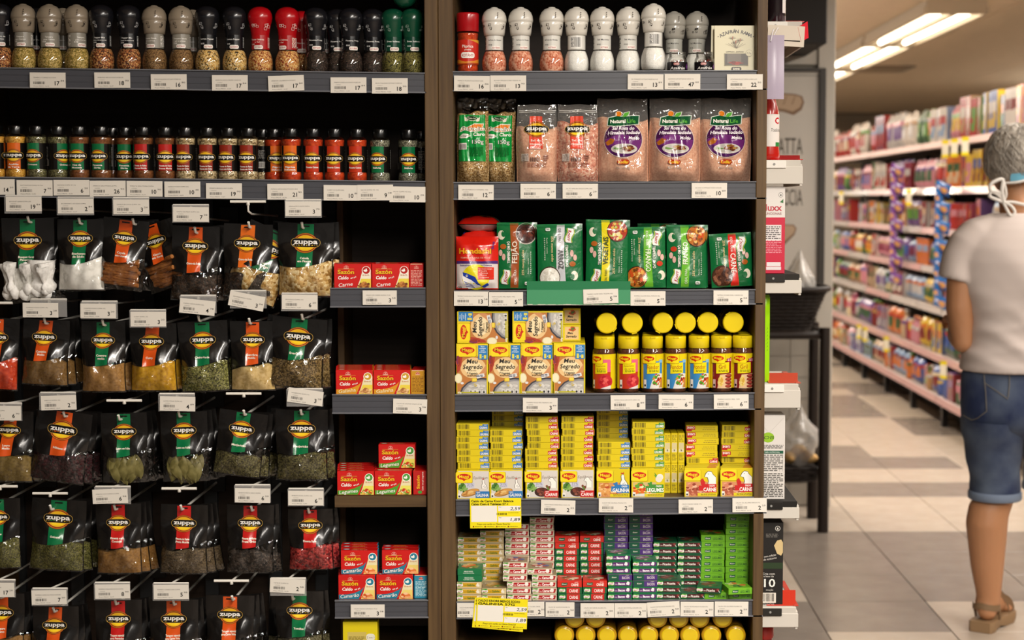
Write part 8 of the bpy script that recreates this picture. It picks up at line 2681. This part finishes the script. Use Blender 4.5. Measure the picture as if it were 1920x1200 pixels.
# patch pocket and seams on the seat
def seat(u, v, o=0.004):
    z = bz(v)
    x = bx(u)
    k = min(0.999, abs(x) / 0.206)
    zf = [(bz(672), 0.136, 0.0), (bz(700), 0.143, -0.003), (bz(730), 0.150, -0.010), (bz(760), 0.155, -0.014), (bz(785), 0.150, -0.010), (bz(800), 0.140, -0.004)]
    for (z1, h1, c1), (z2, h2, c2) in zip(zf, zf[1:]):
        if z2 <= z <= z1:
            t = (z1 - z) / (z1 - z2)
            return Vector((x, c1 + (c2 - c1) * t - (h1 + (h2 - h1) * t) * math.sqrt(1 - k * k) - o, z))
    return Vector((x, -0.15 - o, z))
g = G()
for ln in (((1834, 692), (1836, 730), (1837, 762), (1824, 777), (1816, 782)), ((1876, 692), (1875, 715), (1872, 735)), ((1836, 712), (1856, 726), (1872, 738)), ((1816, 782), (1806, 776))):
    g.tube([seat(u, v) for u, v in ln], 0.0012, 5, '#7c7466')
put('seam', g.mesh('seam', MATTE), shorts)
# sandals
SOLE = plain('tan_sandal', '#8d7050', 0.6)
STRAP = plain('tan_strap', '#7a6044', 0.55)
for base, d in ((an, fd), (a2, fd2)):
    sd = Vector((d.y, -d.x, 0))
    sob = put('sandal', None, per) if False else None
    g = G()
    out = [(-0.055, 0.030), (-0.048, 0.036), (-0.02, 0.038), (0.03, 0.034), (0.08, 0.040), (0.13, 0.047), (0.165, 0.042), (0.185, 0.024)]
    def ring(z, k, lift):
        L_, R_ = [], []
        for t, w in out:
            zz = z + (0.010 if lift and 0.02 < t < 0.06 else 0) + (0.006 if lift and t > 0.16 else 0)
            L_.append(tuple(base + d * t - sd * w * 1.1 * k + Vector((0, 0, zz))))
            R_.append(tuple(base + d * t + sd * w * 1.1 * k + Vector((0, 0, zz))))
        return R_ + L_[::-1]
    g.loft([ring(0.0008, 0.97, True), ring(0.012, 1.0, True), ring(0.030, 1.0, False), ring(0.036, 0.97, False)], '#8d7050', 0, False)
    so = put('sandal', g.mesh('sandal', SOLE), per)
    g = G()
    def band(pts, w, th=0.0025):
        n = len(pts)
        v = []
        for p in pts:
            v += [tuple(Vector(p) + Vector((0, 0, -w / 2))), tuple(Vector(p) + Vector((0, 0, w / 2)))]
        g.add(v, [(2 * i, 2 * i + 2, 2 * i + 3, 2 * i + 1) for i in range(n - 1)], '#7a6044', 0, True)
        g.add([tuple(Vector(q) * 1.0 + Vector((0, 0.001, 0.0005))) for q in v], [(2 * i, 2 * i + 1, 2 * i + 3, 2 * i + 2) for i in range(n - 1)], '#7a6044', 0, True)
    arc = []
    for q in range(0, 21):
        w = PI * q / 20
        arc.append(base + sd * (0.045 * math.cos(w)) - d * (0.050 * math.sin(w)) + d * 0.006 + Vector((0, 0, 0.086 - 0.010 * abs(math.cos(w)))))
    band(arc, 0.020)
    for s_ in (-1, 1):
        g.tube([base + sd * (0.043 * s_) + d * 0.004 + Vector((0, 0, 0.076)), base + sd * (0.040 * s_) + d * 0.02 + Vector((0, 0, 0.036))], 0.005, 6, '#7a6044')
    for t in (0.085, 0.135):
        arc = [base + d * (t + 0.01 * math.cos(w)) + sd * (0.046 * math.cos(w)) + Vector((0, 0, 0.036 + (0.072 if t < 0.1 else 0.045) * math.sin(w))) for w in [PI * q / 14 for q in range(15)]]
        band(arc, 0.024)
    put('strap', g.mesh('strap', STRAP), so)
